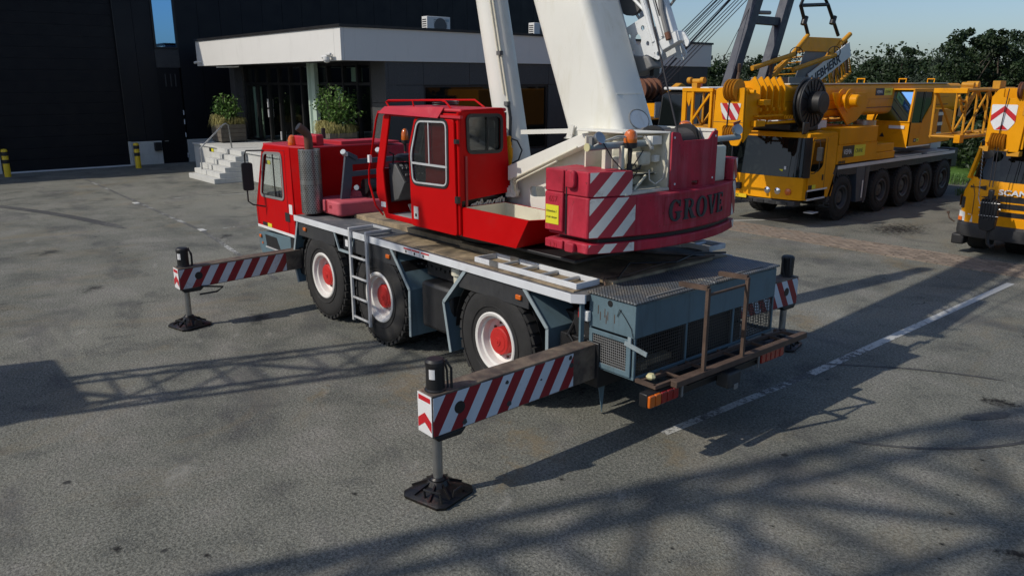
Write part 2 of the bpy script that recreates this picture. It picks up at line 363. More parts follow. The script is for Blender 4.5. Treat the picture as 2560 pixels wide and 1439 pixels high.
    def plate(s, poly, axis, c, t, holes=()):
        """flat plate cut from a 2-D outline (with holes), thickness t along axis from c"""
        if not holes:
            A = s._v([s.map(axis, c, *p) for p in poly]); B = s._v([s.map(axis, c, *p, t) for p in poly]); n = len(A)
            s.b.faces.new(A); s.b.faces.new(B[::-1])
            for i in range(n): s.b.faces.new((A[i], B[i], B[(i+1) % n], A[(i+1) % n]))
            return s
        tmp = bmesh.new(); ed = []
        for lp in [poly]+list(holes):
            vs = [tmp.verts.new(s.map(axis, c, *p)) for p in lp]
            for i in range(len(vs)): ed.append(tmp.edges.new((vs[i], vs[(i+1) % len(vs)])))
        bmesh.ops.triangle_fill(tmp, use_beauty=True, use_dissolve=True, edges=ed)
        g = bmesh.ops.extrude_face_region(tmp, geom=tmp.faces[:])
        off = Vector(s.map(axis, 0, 0, 0, t))
        bmesh.ops.translate(tmp, vec=off, verts=[v for v in g['geom'] if isinstance(v, bmesh.types.BMVert)])
        me = bpy.data.meshes.new('tmp'); tmp.to_mesh(me); tmp.free(); s.b.from_mesh(me); bpy.data.meshes.remove(me); return s
    def poly(s, pts):
        s.b.faces.new(s._v(pts)); return s
    def loft(s, loops, caps=True):
        R = [s._v(l) for l in loops]; n = len(R[0])
        for A, B in zip(R, R[1:]):
            for i in range(n): s.b.faces.new((A[i], A[(i+1) % n], B[(i+1) % n], B[i]))
        if caps: s.b.faces.new(R[0][::-1]); s.b.faces.new(R[-1])
        return s
    def xf(s, mat): bmesh.ops.transform(s.b, matrix=mat, verts=s.b.verts[:]); return s
    def mesh(s, name, off, smooth=True, recalc=True):
        if recalc: bmesh.ops.recalc_face_normals(s.b, faces=s.b.faces[:])
        if smooth:
            for f in s.b.faces: f.smooth = True
            for e in s.b.edges:
                if len(e.link_faces) != 2 or e.calc_face_angle(1.) > math.radians(32): e.smooth = False
        if off is not None: bmesh.ops.translate(s.b, vec=-Vector(off), verts=s.b.verts[:])
        me = bpy.data.meshes.new(name); s.b.to_mesh(me); s.b.free(); return me
OFF = {}
def thing(name, label, cat, loc=(0, 0, 0), group=None):
    o = bpy.data.objects.new(name, None); o.location = loc; C.objects.link(o); o.empty_display_size = .3
    o['label'] = label; o['category'] = cat; OFF[o] = Vector(loc)
    if group: o['group'] = group
    return o
def obj(name, mb, mat, parent=None, bevel=0., label=None, smooth=True, recalc=True, kind=None):
    off = OFF[parent] if parent else None
    me = mb.mesh(name, off, smooth, recalc); me.materials.append(M[mat] if isinstance(mat, str) else mat)
    o = bpy.data.objects.new(name, me); C.objects.link(o)
    if parent: o.parent = parent; OFF[o] = OFF[parent]
    if bevel:
        b = o.modifiers.new('bevel', 'BEVEL'); b.width = bevel; b.segments = 2; b.limit_method = 'ANGLE'; b.angle_limit = math.radians(40)
    if label: o['label'] = label
    if kind: o['kind'] = kind
    return o
def top(name, mb, mat, label, cat, loc, bevel=0., group=None, **k):
    """a thing that is one mesh, origin at its base"""
    me = mb.mesh(name, loc, **k); me.materials.append(M[mat] if isinstance(mat, str) else mat)
    o = bpy.data.objects.new(name, me); o.location = loc; C.objects.link(o); OFF[o] = Vector(loc)
    o['label'] = label; o['category'] = cat
    if group: o['group'] = group
    if bevel:
        b = o.modifiers.new('bevel', 'BEVEL'); b.width = bevel; b.segments = 2; b.limit_method = 'ANGLE'
    return o
def struct(name, mb, mat, **k):
    o = obj(name, mb, mat, None, **k); o['kind'] = 'structure'; OFF[o] = Vector((0, 0, 0)); return o
def copy_tree(o, parent=None, loc=None, rotz=None, label=None):
    c = o.copy(); C.objects.link(c)
    if parent is not None: c.parent = parent
    if loc is not None: c.location = loc
    if rotz is not None: c.rotation_euler = (0, 0, rotz)
    if label: c['label'] = label
    for ch in list(o.children): copy_tree(ch, c)
    return c
def text(name, s, size, mat, parent, origin, udir, vdir, ext=.002, bold=0., xs=1., align='LEFT', spacing=1.0):
    """flat lettering standing on a surface; udir = writing direction, vdir = up"""
    cu = bpy.data.curves.new('t', 'FONT'); cu.body = s; cu.size = size; cu.extrude = ext; cu.offset = bold; cu.align_x = align
    cu.resolution_u = 3; cu.space_character = spacing
    to = bpy.data.objects.new('t', cu); C.objects.link(to); dg = bpy.context.evaluated_depsgraph_get()
    me = bpy.data.meshes.new_from_object(to.evaluated_get(dg)); bpy.data.objects.remove(to); bpy.data.curves.remove(cu)
    u, v = Vector(udir).normalized(), Vector(vdir).normalized(); w = u.cross(v)
    o3 = Vector(origin)-OFF[parent]
    mt = Matrix(((u.x*xs, v.x, w.x, o3.x), (u.y*xs, v.y, w.y, o3.y), (u.z*xs, v.z, w.z, o3.z), (0, 0, 0, 1))); me.transform(mt)
    me.materials.clear(); me.materials.append(M[mat]); o = bpy.data.objects.new(name, me); C.objects.link(o); o.parent = parent; OFF[o] = OFF[parent]; return o
def arc(p0, p1, sag, n=8, d=(0, 0, -1)):
    p0, p1, d = Vector(p0), Vector(p1), Vector(d)
    return [p0.lerp(p1, i/n)+d*sag*4*(i/n)*(1-i/n) for i in range(n+1)]
def lattice(mb, A, B, wid, hei, bays, rc=.04, rb=.022, side=(1, 0, 0), taper=1., n=6):
    """four-chord truss from A to B (joined)"""
    A, B = Vector(A), Vector(B); d = (B-A).normalized(); a = (Vector(side)-d*Vector(side).dot(d)).normalized(); b = d.cross(a)
    cs = []
    for i in range(bays+1):
        t = i/bays; k = 1+(taper-1)*t; c = A.lerp(B, t); cs.append([c+a*x*wid*k/2+b*y*hei*k/2 for x, y in ((-1, -1), (1, -1), (1, 1), (-1, 1))])
    for j in range(4): mb.cyl(cs[0][j], cs[-1][j], rc, n=n+2)
    for i in range(bays):
        for j in range(4):
            k = (j+1) % 4
            if i % 2: mb.cyl(cs[i][j], cs[i+1][k], rb, n=n)
            else: mb.cyl(cs[i][k], cs[i+1][j], rb, n=n)
            mb.cyl(cs[i][j], cs[i][k], rb, n=n)
    for j in range(4): mb.cyl(cs[-1][j], cs[-1][(j+1) % 4], rb, n=n)
    return cs
# ================================================================ GROUND
mb = MB(); k = 24
mb.poly([(-500, -500, 0), (500, -500, 0), (500, 500, 0), (-500, 500, 0)])
struct('asphalt_yard', mb, 'asphalt')
mb = MB()   # grass land beyond the yard
mb.poly([(4.2, -24.5, .004), (16, -31, .004), (60, -34, .004), (400, -34, .004), (400, -400, .004), (-60, -400, .004), (-60, -24.5, .004)])
struct('grass_field', mb, 'grass')
def gline(name, p, q, w, mat='line'):
    p, q = Vector((*p, .004)), Vector((*q, .004)); d = (q-p).normalized(); a = Vector((-d.y, d.x, 0))*w/2
    return struct(name, MB().poly([p-a, q-a, q+a, p+a]), mat)
gline('road_marking_line', (-.60, -9.25), (-.62, -2.2), .13, 'line')
gline('road_marking_line', (-.62, -2.2), (-.52, .6), .11, 'line4')
gline('road_marking_line', (30.2, -.2), (14.55, .22), .11, 'line3')
gline('road_marking_line', (14.4, .22), (8.5, .9), .11, 'line3')
gline('road_marking_line', (26.3, -1.6), (26.2, -3.4), .05, 'line2')
gline('road_marking_line', (20.75, -1.1), (20.1, -4.6), .05, 'line')
gline('road_marking_line', (14.45, -.3), (14.4, -4.5), .05, 'line2')
gline('road_marking_line', (7.5, -9.8), (5.8, -12.4), .1, 'line')
for x, y in ((20.42, .15), (14.54, .19)):
    struct('stud_marker', MB().box(x-.16, x+.16, y-.07, y+.07, .0, .012), 'concrete')
# tyre rubber arcs
def arcmark(pts, w):
    mb = MB(); P = [Vector((*q, .006)) for q in pts]; Lf, Rt = [], []
    for i, q in enumerate(P):
        d = (P[min(i+1, len(P)-1)]-P[max(i-1, 0)]).normalized(); a = Vector((-d.y, d.x, 0))*w/2*(1 if 0 < i < len(P)-1 else .2); Lf.append(q-a); Rt.append(q+a)
    for i in range(len(P)-1): mb.poly([Lf[i], Lf[i+1], Rt[i+1], Rt[i]])
    struct('tyre_mark', mb, 'tyremark')
M['tyremark'] = m_linepaint('rubber_tyre_mark', .35); _r = M['tyremark'].node_tree
for nd in _r.nodes:
    if nd.type == 'MIX': nd.inputs[7].default_value = (.055, .055, .055, 1)
def bez(a, b, c, n=12): return [tuple(Vector(a)*(1-t)**2+Vector(b)*2*t*(1-t)+Vector(c)*t*t) for t in [i/n for i in range(n+1)]]
arcmark(bez((-.5, -2.6), (-1.35, -3.5), (-2.3, -3.8)), .05)
arcmark(bez((-1.85, -.7), (-2.8, -1.2), (-3.15, -2.3)), .045)
arcmark(bez((-2.4, -2.2), (-2.6, -2.5), (-2.7, -2.75), 5), .16)
arcmark(bez((24.5, 4.5), (21, 2.5), (16, 1.6)), .3)

# clinker strip: the nearest bricks are objects, the far rest is one joined mesh
bs = struct('paving_strip', MB().box(-1.8, 9.6, -11.06, -9.92, -.05, .006), 'timber')
bs2 = MB().box(-.1, .1, -.048, .048, 0, .026); me = bs2.mesh('brick', None, True); me.materials.append(M['brick'])
cells = []
j = 0; y = -11.02
while y < -9.95:
    x = -1.78+(.105 if j % 2 else 0)
    while x < 9.5: cells.append((x+.1, y+.05)); x += .21
    y += .106; j += 1
cells.sort(key=lambda c: (c[0]+5.285)**2+(c[1]-6.72)**2)
for x, y in cells[:290]:
    o = bpy.data.objects.new('brick', me); C.objects.link(o); o.parent = bs; o.location = (x+rnd.uniform(-.004, .004), y+rnd.uniform(-.004, .004), -.008+rnd.uniform(-.003, .003)); o.rotation_euler = (rnd.uniform(-.02, .02), rnd.uniform(-.015, .015), rnd.uniform(-.03, .03))
mb = MB()
for x, y in cells[290:]:
    z = rnd.uniform(-.003, .003)+.018; mb.box(x-.1, x+.1, y-.048, y+.048, 0, z)
obj('paving_clinkers', mb, 'brick', bs, kind='stuff')

# ================================================================ HALL
hall = thing('industrial_hall', 'tall black metal clad hall with a huge roller door behind the white entrance canopy', 'building', (32.4, -2, 0))
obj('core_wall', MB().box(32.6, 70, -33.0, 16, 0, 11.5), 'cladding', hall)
x0 = 32.40
for ya, yb in ((-4.32, -3.03), (-12.0, -5.47), (1.95, 3.0)): obj('concrete_plinth', MB().box(x0-.02, x0+.2, ya, yb, 0, 1.03), 'concrete', hall, bevel=.01)
obj('plinth_corner', MB().box(x0-.06, x0+.2, -3.024, -2.92, 0, 1.055), 'concrete', hall, bevel=.01)
# vertical cladding panels (recessed joints)
def panels(y0, y1, z0, z1, w, first=None):
    y = y0
    while y < y1-.02:
        e = min(y+w, y1)
        obj('cladding_panel', MB().box(x0+rnd.uniform(-.004, .004), x0+.2, y+.006, e-.006, z0, z1), 'cladding', hall)
        y = e
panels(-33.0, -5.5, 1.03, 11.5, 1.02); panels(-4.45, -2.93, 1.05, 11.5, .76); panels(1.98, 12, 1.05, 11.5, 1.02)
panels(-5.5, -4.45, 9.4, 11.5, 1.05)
# roller door sections
z = .05
while z < 8.9:
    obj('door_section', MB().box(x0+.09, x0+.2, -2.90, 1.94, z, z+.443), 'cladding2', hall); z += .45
obj('door_frame', MB().box(x0-.03, x0+.2, -2.93, -2.90, 1.06, 9.0).box(x0-.03, x0+.2, 1.94, 1.98, 0, 9.0).box(x0-.03, x0+.2, -2.93, 1.98, 9.0, 11.5), 'frame', hall)
obj('door_threshold', MB().box(x0-.08, x0+.1, -2.9, 1.94, 0, .045), 'alubright', hall)
# tall window above the side door
w = obj('window', MB().plate([(-5.5, 5.03), (-4.46, 5.03), (-4.46, 9.4), (-5.5, 9.4)], 'x', x0-.03, .2, [[(-5.42, 5.11), (-4.55, 5.11), (-4.55, 9.3), (-5.42, 9.3)]]), 'frame', hall)
obj('pane', MB().poly([(x0+.04, -5.42, 5.11), (x0+.04, -4.55, 5.11), (x0+.04, -4.55, 9.3), (x0+.04, -5.42, 9.3)]), 'mirrorglass', w)
obj('panel_infill', MB().box(x0+.02, x0+.2, -5.5, -4.46, 4.22, 5.02), 'darkgrey', hall)
d = obj('side_door', MB().box(x0+.02, x0+.2, -5.42, -4.36, 0, 4.2), 'cladding2', hall)
for a_, b_ in ((2.15, 2.35), (1.72, 1.95), (1.15, 1.35), (.2, .42)): obj('hinge_glint_strip', MB().box(x0-.03, x0+.018, -5.44, -5.405, a_, b_), 'alubright', d)  # white strips: hinge segments with the bright reflections along the door edge painted in
obj('door_handle', MB().box(x0-.05, x0+.018, -4.62, -4.46, .99, 1.02), 'steel', d)
for y in (-5.25, -5.05, -4.82): obj('door_slot', MB().box(x0+.0, x0+.018, y, y+.05, 3.4, 3.95), 'darkgrey', d)
obj('roof_trim', MB().box(x0-.1, x0+.3, -33.05, 12.05, 11.5, 11.62), 'frame', hall)
top('letter_box', MB().box(x0-.2, x0-.02, -4.26, -3.97, .60, .97).box(x0-.21, x0-.2, -4.2, -4.03, .84, .87), 'frame', 'small black letter box on the pale plinth between bollard and side door', 'letter box', (x0-.1, -4.1, .6), bevel=.01)

def bollard(y, label):
    t = thing('bollard', label, 'bollard', (31.1, y, 0), 'yellow and black door bollards')
    r = .115; x = 31.1
    obj('post', MB().lathe((x, y, 0), (0, 0, 1), [(r, 0), (r, 1.02), (r*.8, 1.07), (0, 1.09)], 20), 'yellowbright', t)
    for z in (.52, .82): obj('black_band', MB().lathe((x, y, z), (0, 0, 1), [(r+.002, 0), (r+.002, .15)], 20), 'bollardblack', t)
bollard(1.98, 'yellow and black banded bollard at the left edge of the big black door')
bollard(-2.87, 'yellow and black banded bollard beside the letter box, right of the big door')

# ================================================================ OFFICE
off = thing('office_block', 'low office with thick white canopy band, dark granite walls and glazed entrance', 'building', (18, -5.85, 0))
a = math.radians(1.27); Rz = Matrix.Rotation(a, 4, 'Z'); T = Matrix.Translation((18, -5.85, 0)) @ Rz @ Matrix.Translation((-18, 5.85, 0))
def oo(name, mb, mat, parent=off, **k): return obj(name, mb.xf(T), mat, parent, **k)
X0, Y0, X1, Y1, Z0, Z1 = 18.0, -5.85, 30.3, -25.95, 4.26, 5.28
oo('fascia', MB().box(X0, X1, Y0-.12, Y0, Z0, Z1), 'offwhite', bevel=.008, label='sunlit white band facing the stairs')
oo('fascia', MB().box(X0, X0+.12, Y1, Y0-.125, Z0, Z1), 'offwhite', bevel=.008, label='shaded white band facing the crane')
oo('fascia', MB().box(X0+.125, X1, Y1, Y1+.12, Z0, Z1), 'offwhite')
oo('fascia', MB().box(X1, X1+.1, Y1, Y0, Z0, Z1), 'offwhite')
oo('fascia_joint', MB().box(X0+.42, X0+.432, Y0-.002, Y0+.003, Z0, Z1), 'concrete')
for y in (-13.0, -19.6): oo('fascia_joint', MB().box(X0-.003, X0+.002, y, y+.015, Z0, Z1), 'concrete')
oo('roof_edge_trim', MB().box(X0-.05, X1+.1, Y1-.05, Y0+.05, Z1+.003, Z1+.09), 'frame')
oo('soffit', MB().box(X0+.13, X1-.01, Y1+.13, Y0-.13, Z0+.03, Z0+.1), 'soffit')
# long granite wall: slabs above, windows below
def slab(x0_, x1_, y0_, y1_, z0_, z1_): oo('granite_slab', MB().box(x0_, x1_, y0_+.006, y1_-.006, z0_+.006, z1_-.006), 'granite', bevel=.004)
xw = X0+.06
ys = [-7.62, -9.05, -11.1, -13.15, -15.1, -17.2, -19.3, -21.4, -23.5, -25.8]
for i in range(len(ys)-1):
    if i < 1 or i > 3: slab(xw, xw+.3, ys[i+1], ys[i], 3.48, Z0+.02); slab(xw, xw+.3, ys[i+1], ys[i], 1.6, 3.48); slab(xw, xw+.3, ys[i+1], ys[i], 0, 1.6)
    else: slab(xw, xw+.3, ys[i+1], ys[i], 3.48, Z0+.02); slab(xw, xw+.3, ys[i+1], ys[i], 0, 1.0)
for y0_, y1_ in ((-13.3, -9.05), (-15.1, -13.3)):
    w = oo('window', MB().plate([(y0_, 1.0), (y1_, 1.0), (y1_, 3.48), (y0_, 3.48)], 'x', xw+.05, .12, [[(y0_+.1, 1.08), (y1_-.1, 1.08), (y1_-.1, 3.4), (y0_+.1, 3.4)]]), 'frame')
    obj('pane', MB().poly([(xw+.1, y0_+.1, 1.08), (xw+.1, y1_-.1, 1.08), (xw+.1, y1_-.1, 3.4), (xw+.1, y0_+.1, 3.4)]).xf(T), 'windscreen', w)
# entrance front: granite return, mullions, panes
slab(X0+.07, X0+.98, -7.9, -7.5, 2.9, Z0+.02); slab(X0+.07, X0+.98, -7.9, -7.5, 1.5, 2.9); slab(X0+.07, X0+.98, -7.9, -7.5, 0, 1.5)
for z0_, z1_ in ((0, 1.5), (1.5, 2.9), (2.9, Z0+.02)): slab(29.55, 30.9, -7.9, -7.42, z0_, z1_)
xs = [29.5, 28.4, 27.25, 26.2, 25.2, 24.2, 23.05, 22.1, 20.95, 19.95, 19.05]
oo('glazing_transom', MB().box(19.0, 29.55, -7.66, -7.54, 3.47, 3.57).box(19.0, 29.55, -7.66, -7.54, 1.12, 1.2).box(19.0, 29.55, -7.66, -7.54, 4.16, 4.28), 'frame')
for i, x in enumerate(xs): oo('mullion', MB().box(x-.06, x+.06, -7.68, -7.52, 1.12, 4.26), 'frame')
for i in range(len(xs)-1):
    for z0_, z1_ in ((1.2, 3.47), (3.57, 4.16)):
        oo('pane', MB().poly([(xs[i]-.06, -7.6, z0_), (xs[i+1]+.06, -7.6, z0_), (xs[i+1]+.06, -7.6, z1_), (xs[i]-.06, -7.6, z1_)]), 'shopglass')
for x, za, zb in ((27.25, 2.55, 2.9), (27.25, 2.15, 2.48), (26.2, 1.25, 1.6)): oo('door_handle', MB().box(x-.02, x+.02, -7.519, -7.47, za, zb), 'signwhite')
oo('interior_floor', MB().box(18.6, 31, -24, -7.9, 1.0, 1.1), 'concrete')
oo('interior_wall', MB().box(18.7, 31, -16.2, -16.0, 1.1, 4.2).box(24.2, 24.4, -16, -12.2, 1.1, 4.2), 'darkgrey')
oo('column', MB().plate([(23.30, -7.50), (23.30, -7.34), (23.20, -7.34), (23.16, -7.42), (22.98, -7.42), (22.94, -7.34), (22.72, -7.34), (22.72, -7.50)], 'z', 1.1, 3.18), 'postgreen', label='pale green entrance column')
oo('door_blind', MB().box(28.55, 29.35, -7.85, -7.80, 1.1, 3.4), 'postgreen')
oo('door_blind', MB().box(21.1, 22.0, -7.85, -7.80, 1.1, 3.4), 'postgreen')
oo('door_blind', MB().box(20.1, 20.8, -7.85, -7.80, 3.6, 4.1), 'postgreen')
# drain pipe under canopy end
oo('drain_pipe', MB().tube([(28.6, -5.98, 4.2), (26.9, -6.2, 4.2)], .03), 'offwhite')
oo('drain_pipe', MB().tube([(30.45, -7.45, 4.2), (30.45, -7.45, 1.1)], .03), 'panelgrey')
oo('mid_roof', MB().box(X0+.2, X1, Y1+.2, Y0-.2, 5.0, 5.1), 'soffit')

def camera_unit(p, label, dome):
    t = thing('security_camera', label, 'camera', p, 'white cameras on the canopy'); x, y, z = p
    obj('bracket', MB().box(x-.05, x+.05, y, y+.03, z-.06, z+.06).cyl((x, y, z), (x, y+.18, z), .025), 'acwhite', t)
    if dome: obj('dome', MB().lathe((x, y+.2, z-.02), (0, 0, -1), [(.11, 0), (.12, .1), (.08, .17), (0, .2)], 20), 'acwhite', t); obj('sunshield', MB().box(x-.22, x+.08, y+.12, y+.2, z+.02, z+.1), 'acwhite', t, bevel=.02)
    obj('body', MB().cyl((x+.02, y+.14, z), (x+.24 if dome else x+.2, y+.22, z-.03), .055, .05), 'acwhite', t)
    obj('lens', MB().cyl((x+.242 if dome else x+.202, y+.221, z-.03), (x+.25 if dome else x+.21, y+.224, z-.031), .04), 'blackplastic', t)
camera_unit((18.6, -5.84, 4.40), 'white dome camera with shield under the canopy corner nearest the crane', True)
camera_unit((29.9, -5.58, 4.42), 'small white bullet camera at the far left end of the canopy', False)

def air_unit(y, label):
    t = thing('air_conditioner', label, 'air conditioner', (21, y, 5.37), 'rooftop air conditioning units')
    X = 21.0
    obj('casing', MB().box(X, X+.36, y-1.1, y, 5.37, 6.04), 'acwhite', t, bevel=.015)
    mb = MB()
    for i in range(9): mb.box(X-.004, X+.0, y-.94+.075*i, y-.93+.075*i, 5.45, 5.95)
    for i in range(8): mb.box(X-.006, X-.002, y-.95, y-.32, 5.46+.065*i, 5.468+.065*i)
    obj('fan_guard', mb, 'panelgrey', t)
    obj('fan_opening', MB().cyl((X-.003, y-.63, 5.70), (X-.001, y-.63, 5.70), .29, n=28), 'panelgrey', t)
    obj('badge', MB().box(X-.004, X, y-1.05, y-.9, 5.85, 5.95), 'skyblue', t)
    mb = MB()
    for i in range(7): mb.box(X+.05, X+.32, y, y+.004, 5.42+.08*i, 5.46+.08*i)
    obj('side_grille', mb, 'blackplastic', t)
    obj('foot', MB().box(X+.03, X+.33, y-1.0, y-.9, 5.1, 5.37).box(X+.03, X+.33, y-.2, y-.1, 5.1, 5.37), 'panelgrey', t)
air_unit(-11.22, 'white air conditioning unit on the office roof, left of the lifting cylinder')
air_unit(-16.75, 'white air conditioning unit on the office roof, half hidden by the white boom')

# ---------------------------------------------------------------- entrance stairs and platform
st = thing('entrance_stairs', 'pale concrete stairs and raised platform with a bent steel handrail', 'stairs', (24.8, -4, 0))
ZP = 1.10
obj('platform', MB().box(18.3, 29.45, -7.52, -4.76, 0, ZP-.08), 'concrete', st, bevel=.006)
for i in range(7):
    xa = 18.3+i*(11.15/7); obj('paving_slab', MB().box(xa+.006, xa+11.15/7-.006, -7.52, -4.70, ZP-.076, ZP), 'concrete', st, bevel=.008)
for i in range(6):
    y1 = -3.36-.235*i; z1 = ZP/6*(i+1) - (.0 if i < 5 else .004)
    for xa, xb in ((23.42, 24.8), (24.806, 26.15)):
        obj('step', MB().box(xa+.06*min(i, 4), xb, -4.75, y1, ZP/6*i+(.004 if i else 0), z1), 'concrete', st, bevel=.008)
hr = [(25.35, -3.62, .2), (25.35, -3.62, 1.15)]
hr += [tuple(Vector((25.35, -3.62, 1.15)).lerp(Vector((25.35, -4.62, 2.04)), t)) for t in (.03, .5, .97)]+[(25.35, -4.70, 2.05), (25.35, -4.78, 1.98), (25.35, -4.84, ZP)]
obj('handrail', MB().tube(hr, .028, 10), 'steel', st)
s1 = obj('name_plate', MB().box(27.12, 27.62, -4.757, -4.75, .84, .98), 'signblack', st)
obj('yellow_field', MB().box(27.12, 27.36, -4.752, -4.745, .845, .975), 'signyellow', s1)
s1 = obj('name_plate', MB().box(21.6, 22.1, -4.757, -4.75, .76, .9), 'signblack', st)
obj('yellow_field', MB().box(21.6, 21.84, -4.752, -4.745, .765, .895), 'signyellow', s1)

# ---------------------------------------------------------------- planters, shrubs
def blades(mb, cx, cy, z, sx, sy, n, h, droop=.5):
    for _ in range(n):
        x, y = cx+rnd.uniform(-sx, sx), cy+rnd.uniform(-sy, sy); a = rnd.uniform(0, 2*PI); L_ = h*rnd.uniform(.6, 1.15)
        dx, dy = math.cos(a), math.sin(a); px, py = -dy*.008, dx*.008; p0 = Vector((x, y, z)); p1 = p0+Vector((dx*L_*.25, dy*L_*.25, L_*.8)); p2 = p1+Vector((dx*L_*.45, dy*L_*.45, -L_*droop*rnd.uniform(.1, .8)))
        w = Vector((px, py, 0)); mb.b.faces.new(mb._v([p0-w, p0+w, p1+w, p1-w])); mb.b.faces.new(mb._v([p1-w, p1+w, p2]))
def leaves(mb, pts, size, flat=.6):
    for p in pts:
        n = Vector((rnd.gauss(0, 1), rnd.gauss(0, 1), rnd.gauss(0, 1)+flat)).normalized(); u = n.orthogonal().normalized(); u.rotate(Matrix.Rotation(rnd.uniform(0, 6.28), 3, n)); v = n.cross(u)
        s = size*rnd.uniform(.6, 1.3); p = Vector(p)
        mb.b.faces.new(mb._v([p-u*s, p-v*s*.5+n*s*.12, p+u*s, p+v*s*.5+n*s*.12]))
def planter(cx, cy, label, blabel, bh, bw, seed):
    rnd.seed(seed)
    t = thing('planter', label, 'planter', (cx, cy, ZP), 'timber planters by the entrance'); w, h = .54, .72
    for k in range(4):
        z0_ = ZP+.05+k*h/4; z1_ = z0_+h/4-.014
        obj('plank', MB().box(cx-w, cx-w+.03, cy-w, cy+w, z0_, z1_), 'timber', t, bevel=.004)
        obj('plank', MB().box(cx-w+.032, cx+w, cy+w-.03, cy+w, z0_, z1_), 'timber', t, bevel=.004)
        obj('plank', MB().box(cx+w-.03, cx+w, cy-w, cy+w-.032, z0_, z1_), 'timber', t)
        obj('plank', MB().box(cx-w+.032, cx+w-.032, cy-w, cy-w+.03, z0_, z1_), 'timber', t)
    obj('foot', MB().box(cx-w+.05, cx-w+.2, cy-w+.05, cy+w-.05, ZP, ZP+.05).box(cx+w-.2, cx+w-.05, cy-w+.05, cy+w-.05, ZP, ZP+.05), 'black', t)
    obj('soil', MB().box(cx-w+.03, cx+w-.03, cy-w+.03, cy+w-.03, ZP+.1, ZP+h-.03), 'timber', t)
    mb = MB(); blades(mb, cx, cy, ZP+h-.03, w-.02, w-.02, 1300, .42, 1.4); blades(mb, cx+.1, cy+.3, ZP+h+.02, w-.2, .25, 500, .5, 1.6)
    g = top('ornamental_grass', mb, 'straw', 'yellowish tufted grass spilling over the rim of the '+blabel+' planter', 'grass', (cx, cy, ZP+h-.03), smooth=False, recalc=False); g['kind'] = 'stuff'
    b = thing('shrub', 'green leafy shrub growing from the '+blabel+' planter', 'shrub', (cx, cy, ZP+h), 'shrubs in the entrance planters')
    mb = MB(); pts = []
    for i in range(26):
        a = rnd.uniform(0, 2*PI); r = bw*(rnd.random()**.6); hh = bh*rnd.uniform(.55, 1.0)*(1-.25*(r/bw)**2)
        e = Vector((cx+math.cos(a)*r, cy+math.sin(a)*r, ZP+h+hh)); s0 = Vector((cx+rnd.uniform(-.1, .1), cy+rnd.uniform(-.1, .1), ZP+h-.05)); m_ = s0.lerp(e, .5)+Vector((rnd.uniform(-.08, .08), rnd.uniform(-.08, .08), .05))
        P = [s0.lerp(m_, t/4) for t in range(4)]+[m_.lerp(e, t/4) for t in range(5)]; mb.tube(P, .009, 5)
        for q in range(62):
            tt = rnd.uniform(.35, 1.05); base = s0.lerp(e, tt); pts.append(base+Vector((rnd.gauss(0, .10), rnd.gauss(0, .10), rnd.gauss(0, .08))))
    obj('stems', mb, 'stemwood', b); mb = MB(); leaves(mb, pts, .066); obj('foliage', mb, 'bushleaf', b, smooth=False, recalc=False)
planter(28.72, -6.05, 'square grey timber planter at the top of the stairs, left of the entrance', 'left', 1.25, .68, 3)
planter(20.35, -6.75, 'grey timber planter by the granite wall, behind the red driver cab', 'right', 1.75, 1.0, 5)
rnd.seed(11)

# ================================================================ TREES
tmesh = {}
def tree(x, y, h, w, mat, label, seed):
    rnd.seed(seed); t = thing('tree', label, 'tree', (x, y, 0), 'trees beyond the parked cranes')
    mb = MB().cyl((x, y, 0), (x, y, h*.6), .16, .07, 8); cl = []
    for i in range(9):
        a = rnd.uniform(0, 6.28); z0_ = h*rnd.uniform(.2, .55); e = Vector((x+math.cos(a)*w*rnd.uniform(.4, .8), y+math.sin(a)*w*rnd.uniform(.4, .8), z0_+h*rnd.uniform(.1, .35))); mb.cyl((x, y, z0_), e, .05, .02, 6)
    obj('trunk', mb, 'bark', t)
    for i in range(38):
        a = rnd.uniform(0, 6.28); zz = rnd.random(); r = w*(1-.55*zz)*math.sqrt(rnd.random())*(1. if zz > .2 else .9)
        cl.append((Vector((x+math.cos(a)*r, y+math.sin(a)*r, h*(.10+.85*zz))), rnd.uniform(.28, .62)*w*.5))
    cl.append((Vector((x+rnd.uniform(-.2, .2), y, h*.97)), .22))
    pts = []
    for c_, r in cl:
        for q in range(int(190*min(1.3, r/.6))+40):
            d = Vector((rnd.gauss(0, 1), rnd.gauss(0, 1), rnd.gauss(0, 1))).normalized()*r*(rnd.random()**.35); d.z *= .75; pts.append(c_+d)
    pts = [p for p in pts if p.z < h*1.02]
    mb = MB(); leaves(mb, pts, .088, .3); obj('crown', mb, mat, t, smooth=False, recalc=False)
TR = [(37.1, -49.0, 4.75), (30.8, -43.7, 4.69), (31.6, -48.0, 4.6), (27.1, -43.8, 5.04), (28.2, -47.8, 4.78), (26.7, -48.7, 5.11), (23.5, -48.2, 4.63), (18.5, -42.9, 4.75), (15.9, -40.7, 5.15), (17.6, -46.6, 5.14), (17.2, -48.9, 4.72),
      (10.6, -34.3, 5.2), (9.4, -32.6, 5.70), (10.1, -36.6, 5.65), (8.8, -35.0, 5.55), (9.2, -39.0, 5.6), (7.0, -33.5, 5.40), (7.5, -37.5, 5.54), (5.9, -33.8, 5.35), (5.7, -35.9, 5.49), (20.8, -45.6, 4.3), (13.2, -38.8, 4.5), (12.2, -42, 4.7), (4.2, -33.0, 5.5), (34, -46.5, 4.5)]
kinds = ['tree with dark dense foliage', 'tree with mid green foliage', 'tree with loose greyish leaves']
